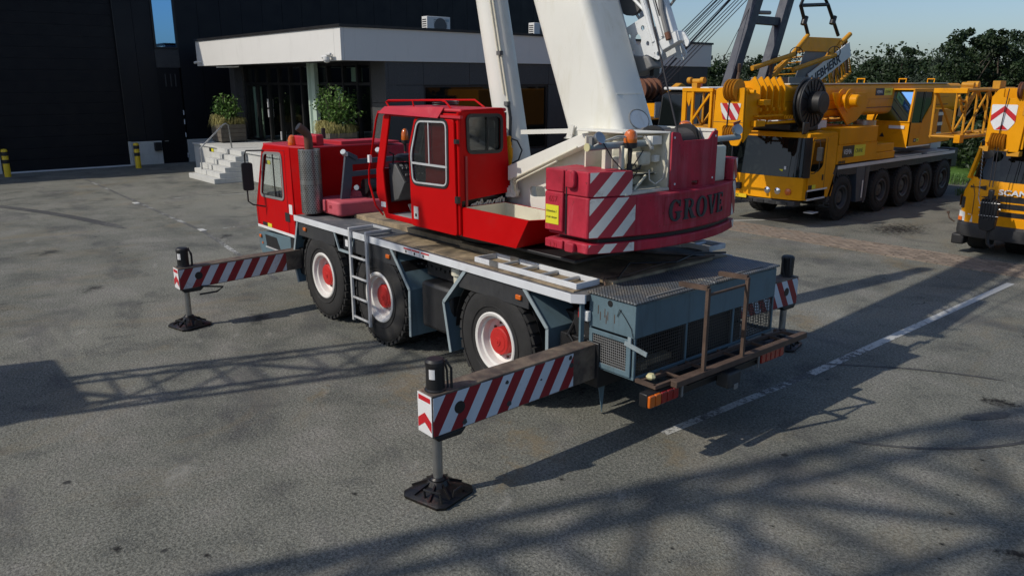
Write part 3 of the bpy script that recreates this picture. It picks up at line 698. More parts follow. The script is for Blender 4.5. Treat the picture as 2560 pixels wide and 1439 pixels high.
TL = ['farthest left {} above the office roof end', '{} just right of the white canopy end', '{} between canopy end and blue mast', '{} left of the blue mast foot', '{} behind the left leg of the blue mast', '{} seen between both legs of the blue mast', '{} behind the grey walkway of the yellow truss', '{} right behind the lettered truss', '{} with a dome crown right of the yellow truss', '{} on the right shoulder of the dome crown', '{} lowest in the dip of the skyline', '{} at the left foot of the tall group', '{} tallest with sparse top twigs above the telescopic boom', '{} second in the tall group, behind', '{} with a pointed top above the operator cab', '{} further back in the tall group', '{} above the yellow lattice section', '{} behind the yellow lattice section', '{} above the chevron boom head', '{} behind the chevron boom head', '{} low in front of the left group', '{} low in the gap of the skyline', '{} small behind the gap of the skyline', '{} at the right edge of the photo', '{} low behind the office corner']
for i, (x, y, h) in enumerate(TR):
    h = h*1.07 if i != 12 else h*1.03
    kd = [0, 1, 0, 0, 1, 0, 2, 0, 0, 1, 2, 1, 0, 1, 0, 0, 1, 0, 0, 0, 1, 2, 1, 0, 0][i]
    tree(x, y, h, 1.75 if i != 12 else 1.5, ['leaf', 'leaf2', 'leaf3'][kd], TL[i].format(kinds[kd]), 100+i)
rnd.seed(21)
# understorey and far wood read as one mass
mb = MB(); pts = []
def hedge_line(p, q, h, dens, dep):
    p, q = Vector((*p, 0)), Vector((*q, 0)); n = int((q-p).length*dens)
    for _ in range(n):
        t = rnd.random(); b_ = p.lerp(q, t)+Vector((rnd.gauss(0, dep), rnd.gauss(0, dep), 0)); hh = h*(1+.22*math.sin(t*37)+.15*math.sin(t*91+2)); pts.append(Vector((b_.x, b_.y, hh*(rnd.random()**.55))))
hedge_line((2, -37), (19, -43), 4.3, 1100, .9); hedge_line((19, -43), (44, -50), 4.2, 800, .9); hedge_line((3, -27.5), (16, -33), 1.6, 420, .6)
leaves(mb, pts, .13, .3); o = struct('hedge_thicket', mb, 'leaf', smooth=False, recalc=False); o['kind'] = 'stuff'; 
mb = MB().box(0, 60, -58, -56, 0, 3.0); struct('earth_bank', mb, 'leaf')
mb = MB(); 
for (cx, cy, sx, sy, n) in ((3.6, -21.4, 1.1, .9, 1500), (2.9, -22.5, 1.6, 1.0, 1500), (6.5, -24.3, 3.5, 1.0, 2600)): blades(mb, cx, cy, 0, sx, sy, n, .28, .3)
o = struct('rough_grass', mb, 'grass', smooth=False, recalc=False); o['kind'] = 'stuff'
# ================================================================ RED AND WHITE MOBILE CRANE
CR = thing('mobile_crane', 'red and white three axle mobile crane standing on outriggers with its white boom raised', 'crane', (3.2, 0, 0))
P = lambda name, mb, mat, parent=CR, **k: obj(name, mb, mat, parent, **k)
RW = .5
M['stripe_rear'] = m_stripes('rear_beam_warning_stripes', (.26, .008, .018), (.60, .66, .72), 1, 2, 1.0, .60, .258, .15, .5)
M['stripe_far'] = m_stripes('far_beam_warning_stripes', (.26, .008, .018), (.60, .66, .72), 1, 2, -1.0, .60, .258, .15, .5)
M['stripe_cw'] = m_stripes('counterweight_warning_stripes', (.43, .026, .048), (.78, .77, .71), 1, 2, 1.0, .82, .262, .55, .52, wear=.45)

# ---- chassis
P('chassis_frame', MB().box(-.55, 7.6, -.45, .45, .72, 1.40).box(.15, .9, -1.0, 1.0, .75, 1.2).box(6.2, 6.9, -.9, .9, .5, 1.0), 'black', bevel=.02)
P('deck_plate', MB().plate([(-.0, -1.30), (.1, -1.372), (6.46, -1.372), (6.46, 1.372), (.12, 1.372), (-.0, 1.30)], 'z', 1.46, .075), 'greydeck', bevel=.008)
for k, (xa, xb) in enumerate(((.14, 1.35), (1.36, 2.6), (2.61, 3.85))):
    P('deck_board', MB().box(xa, xb, .90, 1.32, 1.536, 1.548), 'wood'); P('deck_board', MB().box(xa, xb, -1.32, -.90, 1.536, 1.548), 'wood')
for xa, xb, ya, yb in ((.03, 1.3, 0.0, .86), (.03, 1.3, -.86, -.01), (1.31, 2.7, .0, .86), (1.31, 2.7, -.86, -.01), (2.71, 4.2, .2, .80), (2.71, 4.2, -.8, .19), (4.21, 5.6, .3, .78), (4.21, 5.6, -.78, .29)):
    P('deck_panel', MB().box(xa, xb, ya, yb, 1.49, 1.60+rnd.uniform(-.004, .004)), 'wood', bevel=.004)
P('rubber_mat', MB().plate([(.08, -.8), (.75, -.3), (.95, -.7), (.4, -1.1)], 'z', 1.612, .008), 'black')
P('deck_hose', MB().tube([(.02, .8, 1.62), (.3, .3, 1.66), (.05, -.2, 1.64), (.15, -.7, 1.66), (.02, -1.1, 1.63)], .012), 'black')
P('deck_edge_trim', MB().box(.12, 6.46, 1.374, 1.392, 1.447, 1.538), 'alubright', label='white aluminium edge strip along the near side of the deck', bevel=.004)
P('deck_edge_trim', MB().plate([(.12, 1.394), (.105, 1.394), (-.01, 1.31), (-.01, 1.29)], 'z', 1.447, .091), 'alubright')
P('deck_edge_trim', MB().box(.12, 6.46, -1.392, -1.374, 1.447, 1.538), 'alubright')
P('warning_sticker', MB().box(3.02, 3.20, 1.393, 1.395, 1.455, 1.53), 'signwhite'); P('warning_sticker', MB().box(2.83, 3.0, 1.393, 1.395, 1.455, 1.53), 'signwhite'); P('warning_sticker', MB().box(2.62, 2.80, 1.393, 1.395, 1.455, 1.53), 'signwhite')
for x in (3.02, 2.83, 2.62): P('sticker_band', MB().box(x, x+.175, 1.3955, 1.397, 1.51, 1.53), 'signred')
mb = MB()
for x in (3.13, 2.93, 2.73): mb.box(x, x+.03, 1.3955, 1.397, 1.465, 1.5)
P('sticker_symbol', mb, 'signblack')
for s in (1, -1):
    y0_, y1_ = (1.33, 1.362) if s > 0 else (-1.362, -1.33)
    for xa, xb, zz in ((5.16, 6.37, 1.22), (3.45, 4.60, 1.22), (.78, 2.04, 1.22)):
        P('fender_skirt', MB().box(xa, xb, y0_, y1_, zz, 1.445), 'darkgrey', bevel=.006)
    for pl, dep in ((((6.37, 1.46), (6.62, .79), (6.48, .42)), .32), (((3.56, 1.45), (3.13, .96), (3.14, .32)), .5), (((1.90, 1.45), (2.36, .97), (2.23, .35)), .45), (((.85, 1.45), (.47, 1.08), (.47, .6)), .5)):
        mb = MB(); yi, yo = (1.37-dep, 1.37) if s > 0 else (-1.37, -1.37+dep); e = .006
        for (xa, za), (xb, zb) in zip(pl, pl[1:]):
            mb.loft([[(xa-e, yi, za), (xa+e, yi, za), (xa+e, yo, za), (xa-e, yo, za)], [(xb-e, yi, zb), (xb+e, yi, zb), (xb+e, yo, zb), (xb-e, yo, zb)]])
        P('mudguard', mb, 'bluegrey')
        mb = MB()
        for (xa, za), (xb, zb) in zip(pl, pl[1:]): mb.bar((xa, yo+.002 if s > 0 else yi-.002, za), (xb, yo+.002 if s > 0 else yi-.002, zb), .045, .012, up=(0, 1, 0))
        P('mudguard_edge', mb, 'lightblue')
    # wheel arch inner liners
    for ax in (5.613, 3.944, 1.382):
        mb = MB(); lp = [(ax+.80*math.cos(t), .69+.80*math.sin(t)) for t in [PI*i/12 for i in range(13)]]; yi, yo = (.8, 1.32) if s > 0 else (-1.32, -.8)
        for (xa, za), (xb, zb) in zip(lp, lp[1:]):
            za, zb = min(za, 1.44), min(zb, 1.44); mb.loft([[(xa, yi, za), (xa, yo, za), (xa, yo, za+.006), (xa, yi, za+.006)], [(xb, yi, zb), (xb, yo, zb), (xb, yo, zb+.006), (xb, yi, zb+.006)]])
        P('wheel_arch', mb, 'black')
P('notch_bracket', MB().bar((5.15, 1.365, 1.45), (5.02, 1.365, 1.20), .02, .03).bar((5.02, 1.365, 1.20), (4.67, 1.365, 1.20), .03, .03).bar((4.67, 1.365, 1.20), (4.55, 1.365, 1.45), .02, .03), 'lightblue')
P('control_box', MB().box(4.72, 4.95, 1.15, 1.33, 1.22, 1.43), 'blackplastic', bevel=.01); P('control_panel', MB().box(4.80, 4.88, 1.332, 1.337, 1.27, 1.37), 'signwhite')
for x, z in ((6.12, 1.35), (3.63, 1.33), (.93, 1.33)): P('side_marker_lamp', MB().box(x-.045, x+.045, 1.362, 1.39, z-.027, z+.027), 'orange', bevel=.008)
P('fuel_tank', MB().box(2.31, 2.97, .55, 1.30, .50, 1.12), 'blackplastic', bevel=.05)
P('air_filter_bowl', MB().lathe((2.28, 1.18, 1.17), (0, 0, 1), [(0, 0), (.07, 0), (.075, .12), (.1, .13), (.1, .22), (0, .23)], 16), 'cream')
mb = MB()
for k in range(9): mb.cyl((2.5+.1*k, .7, 1.18+.02*(k % 3)), (2.5+.1*k, 1.12, 1.25+.02*(k % 2)), .02, n=8)
mb.box(2.5, 3.1, .6, 1.1, 1.14, 1.4)
P('valve_block', mb, 'black', bevel=.01)
P('rear_light_bracket', MB().box(-.02, .28, 1.0, 1.18, .95, 1.3), 'blackplastic', bevel=.02); P('reflector', MB().box(.10, .13, 1.2, 1.26, 1.27, 1.37), 'redlens'); P('work_lamp', MB().box(-.02, .08, 1.22, 1.27, 1.25, 1.36), 'clearlens', bevel=.01)
P('air_hose', MB().tube([(.3, 1.1, 1.2), (.25, 1.28, 1.05), (.1, 1.25, .9), (.05, 1.1, 1.1)], .022).tube([(.15, 1.05, 1.25), (.1, 1.2, 1.0), (.2, 1.1, .8)], .018), 'black')
P('rear_step_post', MB().box(.03, .055, 1.27, 1.32, .72, 1.53), 'bluegrey')

# ---- wheels
def wheel(x, s, hub=None, r=.69, w=.42, yo=1.345, parent=CR, rimmat='rimwhite', hubmat='hubred', axis='y', rr_=.345, tread='b'):
    """built pointing to +y, then mirrored"""
    R = Matrix.Translation((x, 0, r)) @ (Matrix.Identity(4) if s > 0 else Matrix.Rotation(PI, 4, 'Z'))
    if axis == 'x': R = Matrix.Translation((s if abs(s) > 1.5 else 0, x, r)) @ Matrix.Rotation(PI/2, 4, 'Z')
    def q(name, mb, mat, par, **k): return obj(name, mb.xf(R), mat, par, **k)
    prof = [(rr_+.01, -.0), (rr_+.10, .012), (r*.80, .018), (r*.90, -.0), (r*.945, -.03), (r*.962, -.06), (r*.962, -w+.06), (r*.945, -w+.03), (r*.90, -w), (r*.8, -w-.018), (rr_+.02, -w)]
    ty = q('tyre', MB().lathe((0, yo, 0), (0, 1, 0), prof, 56), 'rubber', parent)
    mb = MB(); nl = 34
    for i in range(nl):
        for col, (ya, yb) in enumerate(((-.012, -.135), (-.155, -.265), (-.285, -.408))):
            t = 2*PI*(i+(.5 if col == 1 else 0))/nl; dt = PI/nl*.74; ra, rb = r*.935, r*1.0; sk = .03*(1 if col != 1 else -1)
            v = []
            for rad in (ra, rb):
                for tt, yy in ((t-dt, ya), (t+dt, ya+sk*.4), (t+dt, yb+sk), (t-dt, yb)):
                    v.append((math.sin(tt)*rad, yo+yy, math.cos(tt)*rad))
            V = mb._v(v)
            for f in ((4, 5, 6, 7), (0, 1, 5, 4), (1, 2, 6, 5), (2, 3, 7, 6), (3, 0, 4, 7)): mb.b.faces.new([V[k] for k in f])
    tr = q('tread_blocks', mb, 'rubber', ty, smooth=False, kind='stuff')
    mb = MB(); mb.lathe((0, yo, 0), (0, 1, 0), [(r*.93, -.012), (r*.935, -.001), (r*.93, .004), (r*.92, -.0)], 56).lathe((0, yo, 0), (0, 1, 0), [(rr_+.09, .012), (rr_+.085, .022), (rr_+.075, .012)], 56)
    q('sidewall_ridge', mb, 'rubber', ty)
    rim = q('rim', MB().lathe((0, yo, 0), (0, 1, 0), [(rr_+.012, -.02), (rr_+.015, .012), (rr_, .022), (rr_-.03, .012), (rr_-.045, -.03), (rr_-.07, -.04), (rr_-.085, -.115), (.2, -.155), (.19, -.175), (0, -.175)], 48), rimmat, parent)
    mb = MB()
    for i in range(10):
        t = 2*PI*i/10+.3; mb.cyl((math.sin(t)*.205, yo-.153, math.cos(t)*.205), (math.sin(t)*.205, yo-.13, math.cos(t)*.205), .016, n=6)
    q('wheel_nut', mb, 'rust', rim, kind='stuff')
    q('hub', MB().lathe((0, yo, 0), (0, 1, 0), [(.165, -.17), (.165, -.065), (.155, -.052), (.12, -.05), (.118, -.044), (.05, -.04), (.045, -.03), (.02, -.03), (.018, -.022), (0, -.022)], 36), hubmat, parent)
    mb = MB()
    for i in range(5):
        t = 2*PI*i/5; mb.cyl((math.sin(t)*.235, yo-.148, math.cos(t)*.235), (math.sin(t)*.235, yo-.138, math.cos(t)*.235), .022, n=10)
    q('rim_hole', mb, 'black', rim, kind='stuff')
for x in (5.613, 3.944, 1.382):
    wheel(x, 1); wheel(x, -1)
    P('axle', MB().cyl((x, -1.1, .69), (x, 1.1, .69), .09).box(x-.2, x+.2, -.25, .25, .48, .9), 'black', bevel=.03)

# ---- access ladder
P('access_ladder', MB().box(4.555, 4.60, 1.40, 1.44, .23, 1.56).box(4.085, 4.13, 1.40, 1.44, .23, 1.56).box(4.555, 4.60, 1.02, 1.44, 1.56, 1.60).box(4.085, 4.13, 1.02, 1.44, 1.56, 1.60).box(4.13, 4.555, 1.02, 1.05, 1.56, 1.60), 'alu', label='bright ladder hooked over the deck edge', bevel=.006)
for z in (.29, .585, .89, 1.19): P('ladder_rung', MB().box(4.13, 4.555, 1.405, 1.435, z-.014, z+.014), 'alu', bevel=.005)

# ---- outriggers
def outrigger(x, s, end, z0_, z1_, label):
    xa, xb = x-.115, x+.105; y0_ = .9
    o = P('outrigger_beam', MB().plate([(y0_*s, z0_+.05), (y0_*s, z1_+.03), (end*s, z1_), (end*s, z0_)], 'x', xa, xb-xa), 'beamtop', label=label, bevel=.008)
    ys, ye = 1.56, end-.012
    def zt(y): t = (y-y0_)/(end-y0_); return (z0_+.05)*(1-t)+z0_*t+.012, (z1_+.03)*(1-t)+z1_*t-.022
    (a0, a1), (b0, b1) = zt(ys), zt(ye)
    for xc, t in ((xa-.004, .004), (xb, .004)):
        pl = [(ys*s, a0), (ys*s, a1), (ye*s, b1), (ye*s, b0)]
        P('striped_plate', MB().plate(pl, 'x', xc, t, [circ((end-.29)*s, (z0_+z1_)/2+.02, .058, 20)]) if xc < x else MB().plate(pl, 'x', xc, t), 'stripe_rear' if s > 0 else 'stripe_far', o)
    P('beam_hole', MB().cyl((xa-.006, (end-.29)*s, (z0_+z1_)/2+.02), (xa-.0045, (end-.29)*s, (z0_+z1_)/2+.02), .058, n=20), 'black', o)
    for fy_, fz_, fr_ in ((.20, .12, .03), (.62, .2, .035), (.60, .85, .022), (1.28, .75, .03), (1.27, .98, .025), (.95, .6, .012)):
        if s > 0 and x < 1:
            yq = end-.1-fy_*1.22; zq = z0_+.02+(z1_-z0_-.05)*fz_
            P('tape_scuff', MB().plate([(yq+fr_*rnd.uniform(.6, 1.2)*math.cos(q*.7), zq+fr_*rnd.uniform(.6, 1.2)*math.sin(q*.7)) for q in range(9)], 'x', xa-.0065, .002), 'graphite', o)
    yy = end*s
    P('end_plate', MB().box(xa+.004, xb-.004, min(yy, yy+.004*s), max(yy, yy+.004*s), z0_+.01, z1_-.01), 'signwhite', o)
    P('end_chevron', MB().plate([(xa+.01, z0_+.05), ((xa+xb)/2, z0_+.12), (xb-.01, z0_+.05), (xb-.01, z0_+.14), ((xa+xb)/2, z0_+.21), (xa+.01, z0_+.14)], 'y', min(yy+.004*s, yy+.007*s), .003), 'signred', o)
    P('end_label', MB().box(xa+.02, xb-.02, min(yy+.004*s, yy+.006*s), max(yy+.004*s, yy+.006*s), z1_-.075, z1_-.03), 'signred', o)
    jx, jy = x, (end-.12)*s
    j = P('jack_cylinder', MB().lathe((jx, jy, z1_-.01), (0, 0, 1), [(.098, 0), (.098, .02), (.083, .03), (.083, .235), (.088, .24), (.088, .275), (.07, .295), (0, .297)], 24), 'black')
    P('jack_hose', MB().tube([(jx-.07, jy-.06*s, z1_+.28), (jx-.1, jy-.1*s, z1_+.2), (jx-.1, jy-.1*s, z1_+.02)], .012).tube([(jx+.02, jy-.1*s, z1_+.27), (jx+.0, jy-.125*s, z1_+.15), (jx-.03, jy-.11*s, z1_)], .01), 'black', j)
    st_ = MB()
    for t in range(6):
        aa, bb = math.radians(52+(t*10))*s+ (PI if s < 0 else 0)*0, math.radians(62+(t*10))*s
        A = [(jx-.0855*math.cos(q)*1, jy+.0855*math.sin(q)) for q in (aa*.6+.1, bb*.6+.1)]
        st_.poly([(*A[0], z1_+.12), (*A[1], z1_+.12), (*A[1], z1_+.21), (*A[0], z1_+.21)])
    P('danger_label', st_, 'signwhite', j)
    P('beam_shoe', MB().plate([(yy-.02*s, z0_), (yy-.06*s, z0_-.05), (yy-.30*s, z0_-.05), (yy-.36*s, z0_+.005)], 'x', xa-.004, xb-xa+.008), 'black', o, bevel=.008)
    P('jack_rod', MB().cyl((jx, jy, .1), (jx, jy, z0_-.04), .045, n=24), 'steel')
    # pad
    cx, cy = jx, jy; rot = math.radians(14)
    def R2(u, v, z): return (cx+u*math.cos(rot)-v*math.sin(rot), cy+u*math.sin(rot)+v*math.cos(rot), z)
    def oct_(h, c, z): return [R2(u, v, z) for u, v in ((h, -h+c), (h, h-c), (h-c, h), (-h+c, h), (-h, h-c), (-h, -h+c), (-h+c, -h), (h-c, -h))]
    pd = P('outrigger_pad', MB().loft([oct_(.245, .06, .006), oct_(.25, .06, .03), oct_(.235, .055, .045), oct_(.10, .04, .105), oct_(.075, .03, .15)]), 'padblack', bevel=.004)
    for k in range(8):
        t = 2*PI*k/8+.39; e = .235 if k % 2 else .25
        mb = MB(); u, v = math.cos(t), math.sin(t)
        mb.bar(R2(u*.06, v*.06, .125), R2(u*e*.98, v*e*.98, .045), .014, .05)
        P('pad_rib', mb, 'padblack', pd)
    hp = [R2(-.02, .20, .05), R2(-.02, .21, .14), R2(-.12, .23, .16), R2(-.19, .20, .15), R2(-.2, .18, .05)]
    P('pad_handle', MB().tube(hp, .011), 'black', pd)
    P('pad_handle', MB().tube([R2(-.21, .05, .05), R2(-.22, .04, .12), R2(-.22, -.06, .12), R2(-.21, -.08, .05)], .009), 'black', pd)
    P('pad_collar', MB().lathe((cx, cy, .13), (0, 0, 1), [(.07, 0), (.075, .03), (.06, .045), (.05, .045)], 20), 'padblack', pd)
outrigger(0.0, 1, 3.25, .62, 1.01, 'near rear outrigger beam with red and white stripes')
outrigger(6.60, 1, 3.25, .60, .93, 'near front outrigger beam with red and white stripes')
outrigger(.24, -1, 3.02, .62, 1.01, 'far rear outrigger beam seen beyond the blue box')
outrigger(6.36, -1, 3.1, .60, .93, 'far front outrigger beam')
P('outrigger_box', MB().box(-.16, .40, -1.25, 1.25, .57, 1.05), 'black', bevel=.01); P('outrigger_box', MB().box(6.2, 6.76, -1.3, 1.3, .54, .98), 'black', bevel=.01)
P('hose_hook', MB().tube([(6.47, 2.95, .62), (6.46, 2.62, .56), (6.46, 2.72, .50), (6.46, 2.98, .50)], .014), 'black')
P('beacon_far', MB().cyl((.14, -1.32, 1.2), (.10, -1.36, 1.2), .045), 'redlens')

# ---- rear storage box with mesh
mb = MB().box(-.60, .015, -1.215, 1.215, 1.20, 1.535)
BX = P('storage_box', mb, 'bluegrey', label='blue grey rear storage box with checker plate lids', bevel=.006)
P('box_vent_hole', MB().cyl((-.27, 1.2155, 1.49), (-.27, 1.2185, 1.49), .033, n=20), 'black', BX)
mb = MB()
for y, z in ((-.11, 1.42), (-.14, 1.36), (-.2, 1.4), (-.22, 1.34), (-.24, 1.38), (-.33, 1.37)): mb.box(y-.006, y+.004, 1.2155, 1.217, z-.07, z+.02)
P('rust_streak', mb, 'rust', BX, kind='stuff')
P('lid', MB().plate([(-.625, .012), (.03, .012), (.03, 1.235), (-.625, 1.235)], 'z', 1.545, .022), 'checker', BX, bevel=.004)
P('lid', MB().plate([(-.625, -1.235), (.03, -1.235), (.03, -.005), (-.625, -.005)], 'z', 1.550, .022), 'checker', BX, bevel=.004)
P('lid_strap', MB().bar((-.55, 1.0, 1.575), (-.55, .15, 1.575), .02, .008).bar((-.55, -.1, 1.58), (-.55, -1.0, 1.58), .02, .008), 'grate', BX)
P('lid_hinge', MB().tube([(.05, .95, 1.56), (.12, .9, 1.62), (.06, .6, 1.62), (.1, .2, 1.63), (.12, -.3, 1.64), (.04, -.9, 1.62)], .011), 'rust', BX)
fr = MB()
for z in (.775,): fr.box(-.60, .015, -1.215, -1.185, z, z+.03).box(-.60, .015, 1.185, 1.215, z, z+.03).box(-.60, -.57, -1.18, 1.18, z, z+.03).box(-.015, .015, -1.18, 1.18, z, z+.03)
for y in (-1.2, -.42, .4, 1.2):
    fr.box(-.598, -.572, y-.013, y+.013, .806, 1.198)
    if abs(y) > 1: fr.box(-.014, .012, y-.013, y+.013, .806, 1.198)
P('cage_frame', fr, 'bluegrey', bevel=.003)
def meshpanel(axis, c, u0, u1, v0, v1, step=.034, t=.0045):
    mb = MB(); u = u0
    while u <= u1:
        A, B = ({'x': (c, u, v0), 'y': (u, c, v0), 'z': (u, v0, c)}[axis], {'x': (c, u, v1), 'y': (u, c, v1), 'z': (u, v1, c)}[axis]); mb.bar(A, B, t, t); u += step
    v = v0
    while v <= v1:
        A, B = ({'x': (c+.003, u0, v), 'y': (u0, c+.003, v), 'z': (u0, v, c+.003)}[axis], {'x': (c+.003, u1, v), 'y': (u1, c+.003, v), 'z': (u1, v, c+.003)}[axis]); mb.bar(A, B, t, t); v += step
    return mb
P('rear_mesh', meshpanel('x', -.588, -1.18, 1.18, .81, 1.195), 'mesh', kind='stuff', smooth=False)
P('side_mesh', meshpanel('y', -1.2, -.56, -.02, .81, 1.195), 'mesh', kind='stuff', smooth=False)
P('floor_mesh', meshpanel('z', .785, -.58, 0, -1.18, 1.18, .05), 'mesh', kind='stuff', smooth=False)
P('inner_wall', MB().box(.0, .012, -.3, 1.18, .81, 1.195), 'black')
DR = P('cage_door', MB().plate([(-.565, .80), (-.01, .80), (-.01, 1.185), (-.565, 1.185)], 'y', 1.216, .02, [[(-.51, .85), (-.055, .85), (-.055, 1.14), (-.51, 1.14)]]), 'bluegrey', bevel=.004)
P('dark_backing', MB().box(-.55, -.02, 1.16, 1.17, .81, 1.19), 'black', BX); P('door_mesh', meshpanel('y', 1.22, -.51, -.055, .85, 1.14, .0265, .0055), 'grate', DR, kind='stuff', smooth=False)  # black sheet behind the mesh stands in for the shaded cage interior
P('latch', MB().bar((-.50, 1.245, 1.15), (-.78, 1.245, 1.10), .012, .045).box(-.58, -.54, 1.236, 1.25, 1.12, 1.22), 'lightblue', DR)
P('rope_loop', MB().tube([(-.42, 1.222, 1.46), (-.37, 1.225, 1.38), (-.40, 1.224, 1.46), (-.47, 1.226, 1.40), (-.56, 1.226, 1.30), (-.585, 1.226, 1.22)], .0035, 5), 'black', BX)
# inner junk
P('timber_baulk', MB().box(-.5, -.1, .9, 1.0, .80, .87).box(-.45, -.35, .3, 1.0, .80, .86), 'wood')
# rear rack
rk = MB(); zr = .80
for a_, b_ in (((-.64, 1.22, zr), (-.88, 1.22, zr)), ((-.88, 1.24, zr), (-.92, -1.24, zr)), ((-.70, 1.2, zr), (-.72, -1.3, zr)), ((-.64, -1.2, zr), (-.92, -1.22, zr))): rk.bar(a_, b_, .035, .035)
for y in (.85, .45, -.1, -.6, -.95): rk.bar((-.64, y, zr), (-.89, y, zr), .022, .03)
P('rear_rack', rk, 'rust', label='rusty tube rack behind the storage box')
P('rack_beam', MB().box(-1.0, -.925, -1.3, 1.05, .775, .84), 'rust', bevel=.006)
for y in (.60, -.06):
    P('rack_post', MB().bar((-.97, y, .80), (-.97, y, 1.68), .036, .036, up=(1, 0, 0)), 'rust')
    P('rack_arm', MB().bar((-.97, y, 1.68), (-.63, y, 1.66), .045, .045), 'rust')
P('rack_crossbar', MB().bar((-.95, .58, 1.60), (-.95, -.04, 1.60), .022, .022), 'rust')
P('drip_plate', MB().box(-.92, -.62, -1.0, .75, .70, .712), 'black'); P('bumper_beam', MB().box(-.86, -.76, -1.1, 1.2, .60, .74), 'black', bevel=.01)
P('tow_coupling', MB().box(-1.02, -.86, .0, .22, .55, .72), 'darkgrey', bevel=.02)
def rear_light(y0_, y1_, o):
    d_ = (y1_-y0_)/5
    P('rear_lamp_housing', MB().box(-.90, -.80, y0_, y1_, .62, .76), 'black', bevel=.01)
    for k in range(5): P('rear_lamp', MB().box(-.935, -.901, y0_+k*d_+.004, y0_+(k+1)*d_-.004, .63, .75), 'orange' if (o and k >= 3) else 'redlens', bevel=.01)
rear_light(.92, 1.36, 1); rear_light(-.95, -.5, 0)
P('reflector_strip', MB().box(-.93, -.915, .85, .875, .62, .75), 'grate'); P('reflector_strip', MB().box(-.93, -.915, -.47, -.45, .60, .76), 'grate')
P('work_lamp', MB().box(-1.03, -1.02, .06, .13, .53, .59), 'grate', bevel=.004)
P('side_indicator', MB().cyl((-.05, 1.18, .62), (-.12, 1.22, .60), .035), 'orange'); P('mud_flap', MB().plate([(.98, .6), (1.10, .6), (1.02, .2)], 'x', -.02, .01), 'bluegrey')
P('rope_ball', MB().lathe((-.74, 1.12, .81), (0, 0, 1), [(0, 0), (.04, .01), (.05, .03), (.03, .06), (0, .065)], 7), 'cap')

# ---- driver cab (front)
side = [(6.62, 1.13), (8.14, 1.13), (8.17, 1.46), (7.74, 2.50), (7.66, 2.58), (6.66, 2.60)]
win = rounded([(6.97, 1.72), (7.90, 1.70), (7.66, 2.44), (6.97, 2.47)], .10)
CB = P('driver_cab', MB().plate(side, 'y', 1.27, .03, [win]), 'red', label='red driver cab at the front', bevel=.012)
mb = MB().loft([[(6.62, 1.27, 1.13), (6.36, 1.12, 1.13), (6.36, 1.11, 1.14), (6.62, 1.25, 1.14)], [(6.64, 1.295, 2.59), (6.38, 1.14, 2.58), (6.38, 1.13, 2.57), (6.64, 1.27, 2.58)]])
P('rear_corner_panel', mb, 'red', CB)
P('rear_wall', MB().box(6.36, 6.40, -.15, 1.12, 1.13, 2.58), 'red', CB)
def fr_pt(t, y): # front face line from (8.17,1.46) to (7.74,2.50)
    return (8.17-.43*t, y, 1.46+1.04*t)
mb = MB()
def ribbon(pts_a, pts_b): mb.poly([pts_a[0], pts_a[1], pts_b[1], pts_b[0]])
for t0, t1, ya, yb in ((0, .22, -1.27, 1.30), (.93, 1, -1.27, 1.30), (.22, .93, 1.2, 1.30), (.22, .93, -1.27, -1.2)): mb.poly([fr_pt(t0, ya), fr_pt(t0, yb), fr_pt(t1, yb), fr_pt(t1, ya)])
mb.poly([(8.14, -1.27, 1.13), (8.14, 1.30, 1.13), fr_pt(0, 1.30), fr_pt(0, -1.27)])
P('front_panel', mb, 'red', CB)
P('windscreen', MB().poly([fr_pt(.22, -1.2), fr_pt(.22, 1.2), fr_pt(.93, 1.2), fr_pt(.93, -1.2)]), 'glass', CB)
P('roof', MB().plate([(6.36, -.2), (7.70, -.2), (7.70, 1.29), (6.66, 1.29), (6.36, 1.12)], 'z', 2.565, .04), 'redshade', CB, bevel=.015)
P('cab_floor', MB().box(6.40, 8.12, -1.25, 1.26, 1.13, 1.17), 'black', CB); P('inner_wall', MB().plate([(6.42, 1.17), (8.1, 1.17), (8.1, 1.46), (7.7, 2.5), (6.42, 2.55)], 'y', -.2, .02, [rounded([(6.9, 1.75), (7.85, 1.72), (7.62, 2.42), (6.9, 2.44)], .08)]), 'blackplastic', CB)
P('window_gasket', MB().plate(rounded([(6.945, 1.695), (7.935, 1.675), (7.685, 2.465), (6.945, 2.495)], .12), 'y', 1.301, .012, [inset(win, .016)[::1]]), 'grate', CB)
P('side_glass', MB().plate(win, 'y', 1.285, .004), 'glass', CB)
P('window_bar', MB().box(7.31, 7.335, 1.29, 1.302, 1.71, 2.46), 'black', CB)
P('door_seam', MB().tube([(6.86, 1.302, 1.17), (6.84, 1.302, 2.53), (7.70, 1.302, 2.49), (8.10, 1.302, 1.48), (8.08, 1.302, 1.17)], .006, 5), 'signred2', CB)
P('door_handle', MB().box(6.80, 6.97, 1.303, 1.31, 1.36, 1.51), 'blackplastic', CB, bevel=.01)
P('sticker', MB().box(6.68, 6.80, 1.303, 1.306, 1.50, 1.66), 'signwhite', CB); P('number_plate', MB().box(7.72, 7.92, 1.303, 1.306, 1.175, 1.235), 'signblack', CB); P('yellow_plate', MB().box(7.55, 7.715, 1.303, 1.306, 1.17, 1.235), 'signyellow', CB)
P('white_sill_strip', MB().box(6.66, 8.14, 1.302, 1.308, 1.12, 1.165), 'signwhite', CB)
P('steering_wheel', MB().tube([(7.5+.0*math.cos(a)+.05*math.cos(a), .8+.2*math.sin(a), 1.86+.17*math.cos(a)) for a in [2*PI*i/16 for i in range(17)]], .013), 'blackplastic', CB)
P('seat', MB().box(6.75, 7.2, .55, 1.0, 1.5, 1.62).box(6.7, 6.8, .55, 1.0, 1.62, 2.15), 'seat', CB, bevel=.04); P('dashboard', MB().box(7.55, 7.95, -.1, 1.2, 1.45, 1.74), 'blackplastic', CB, bevel=.04)
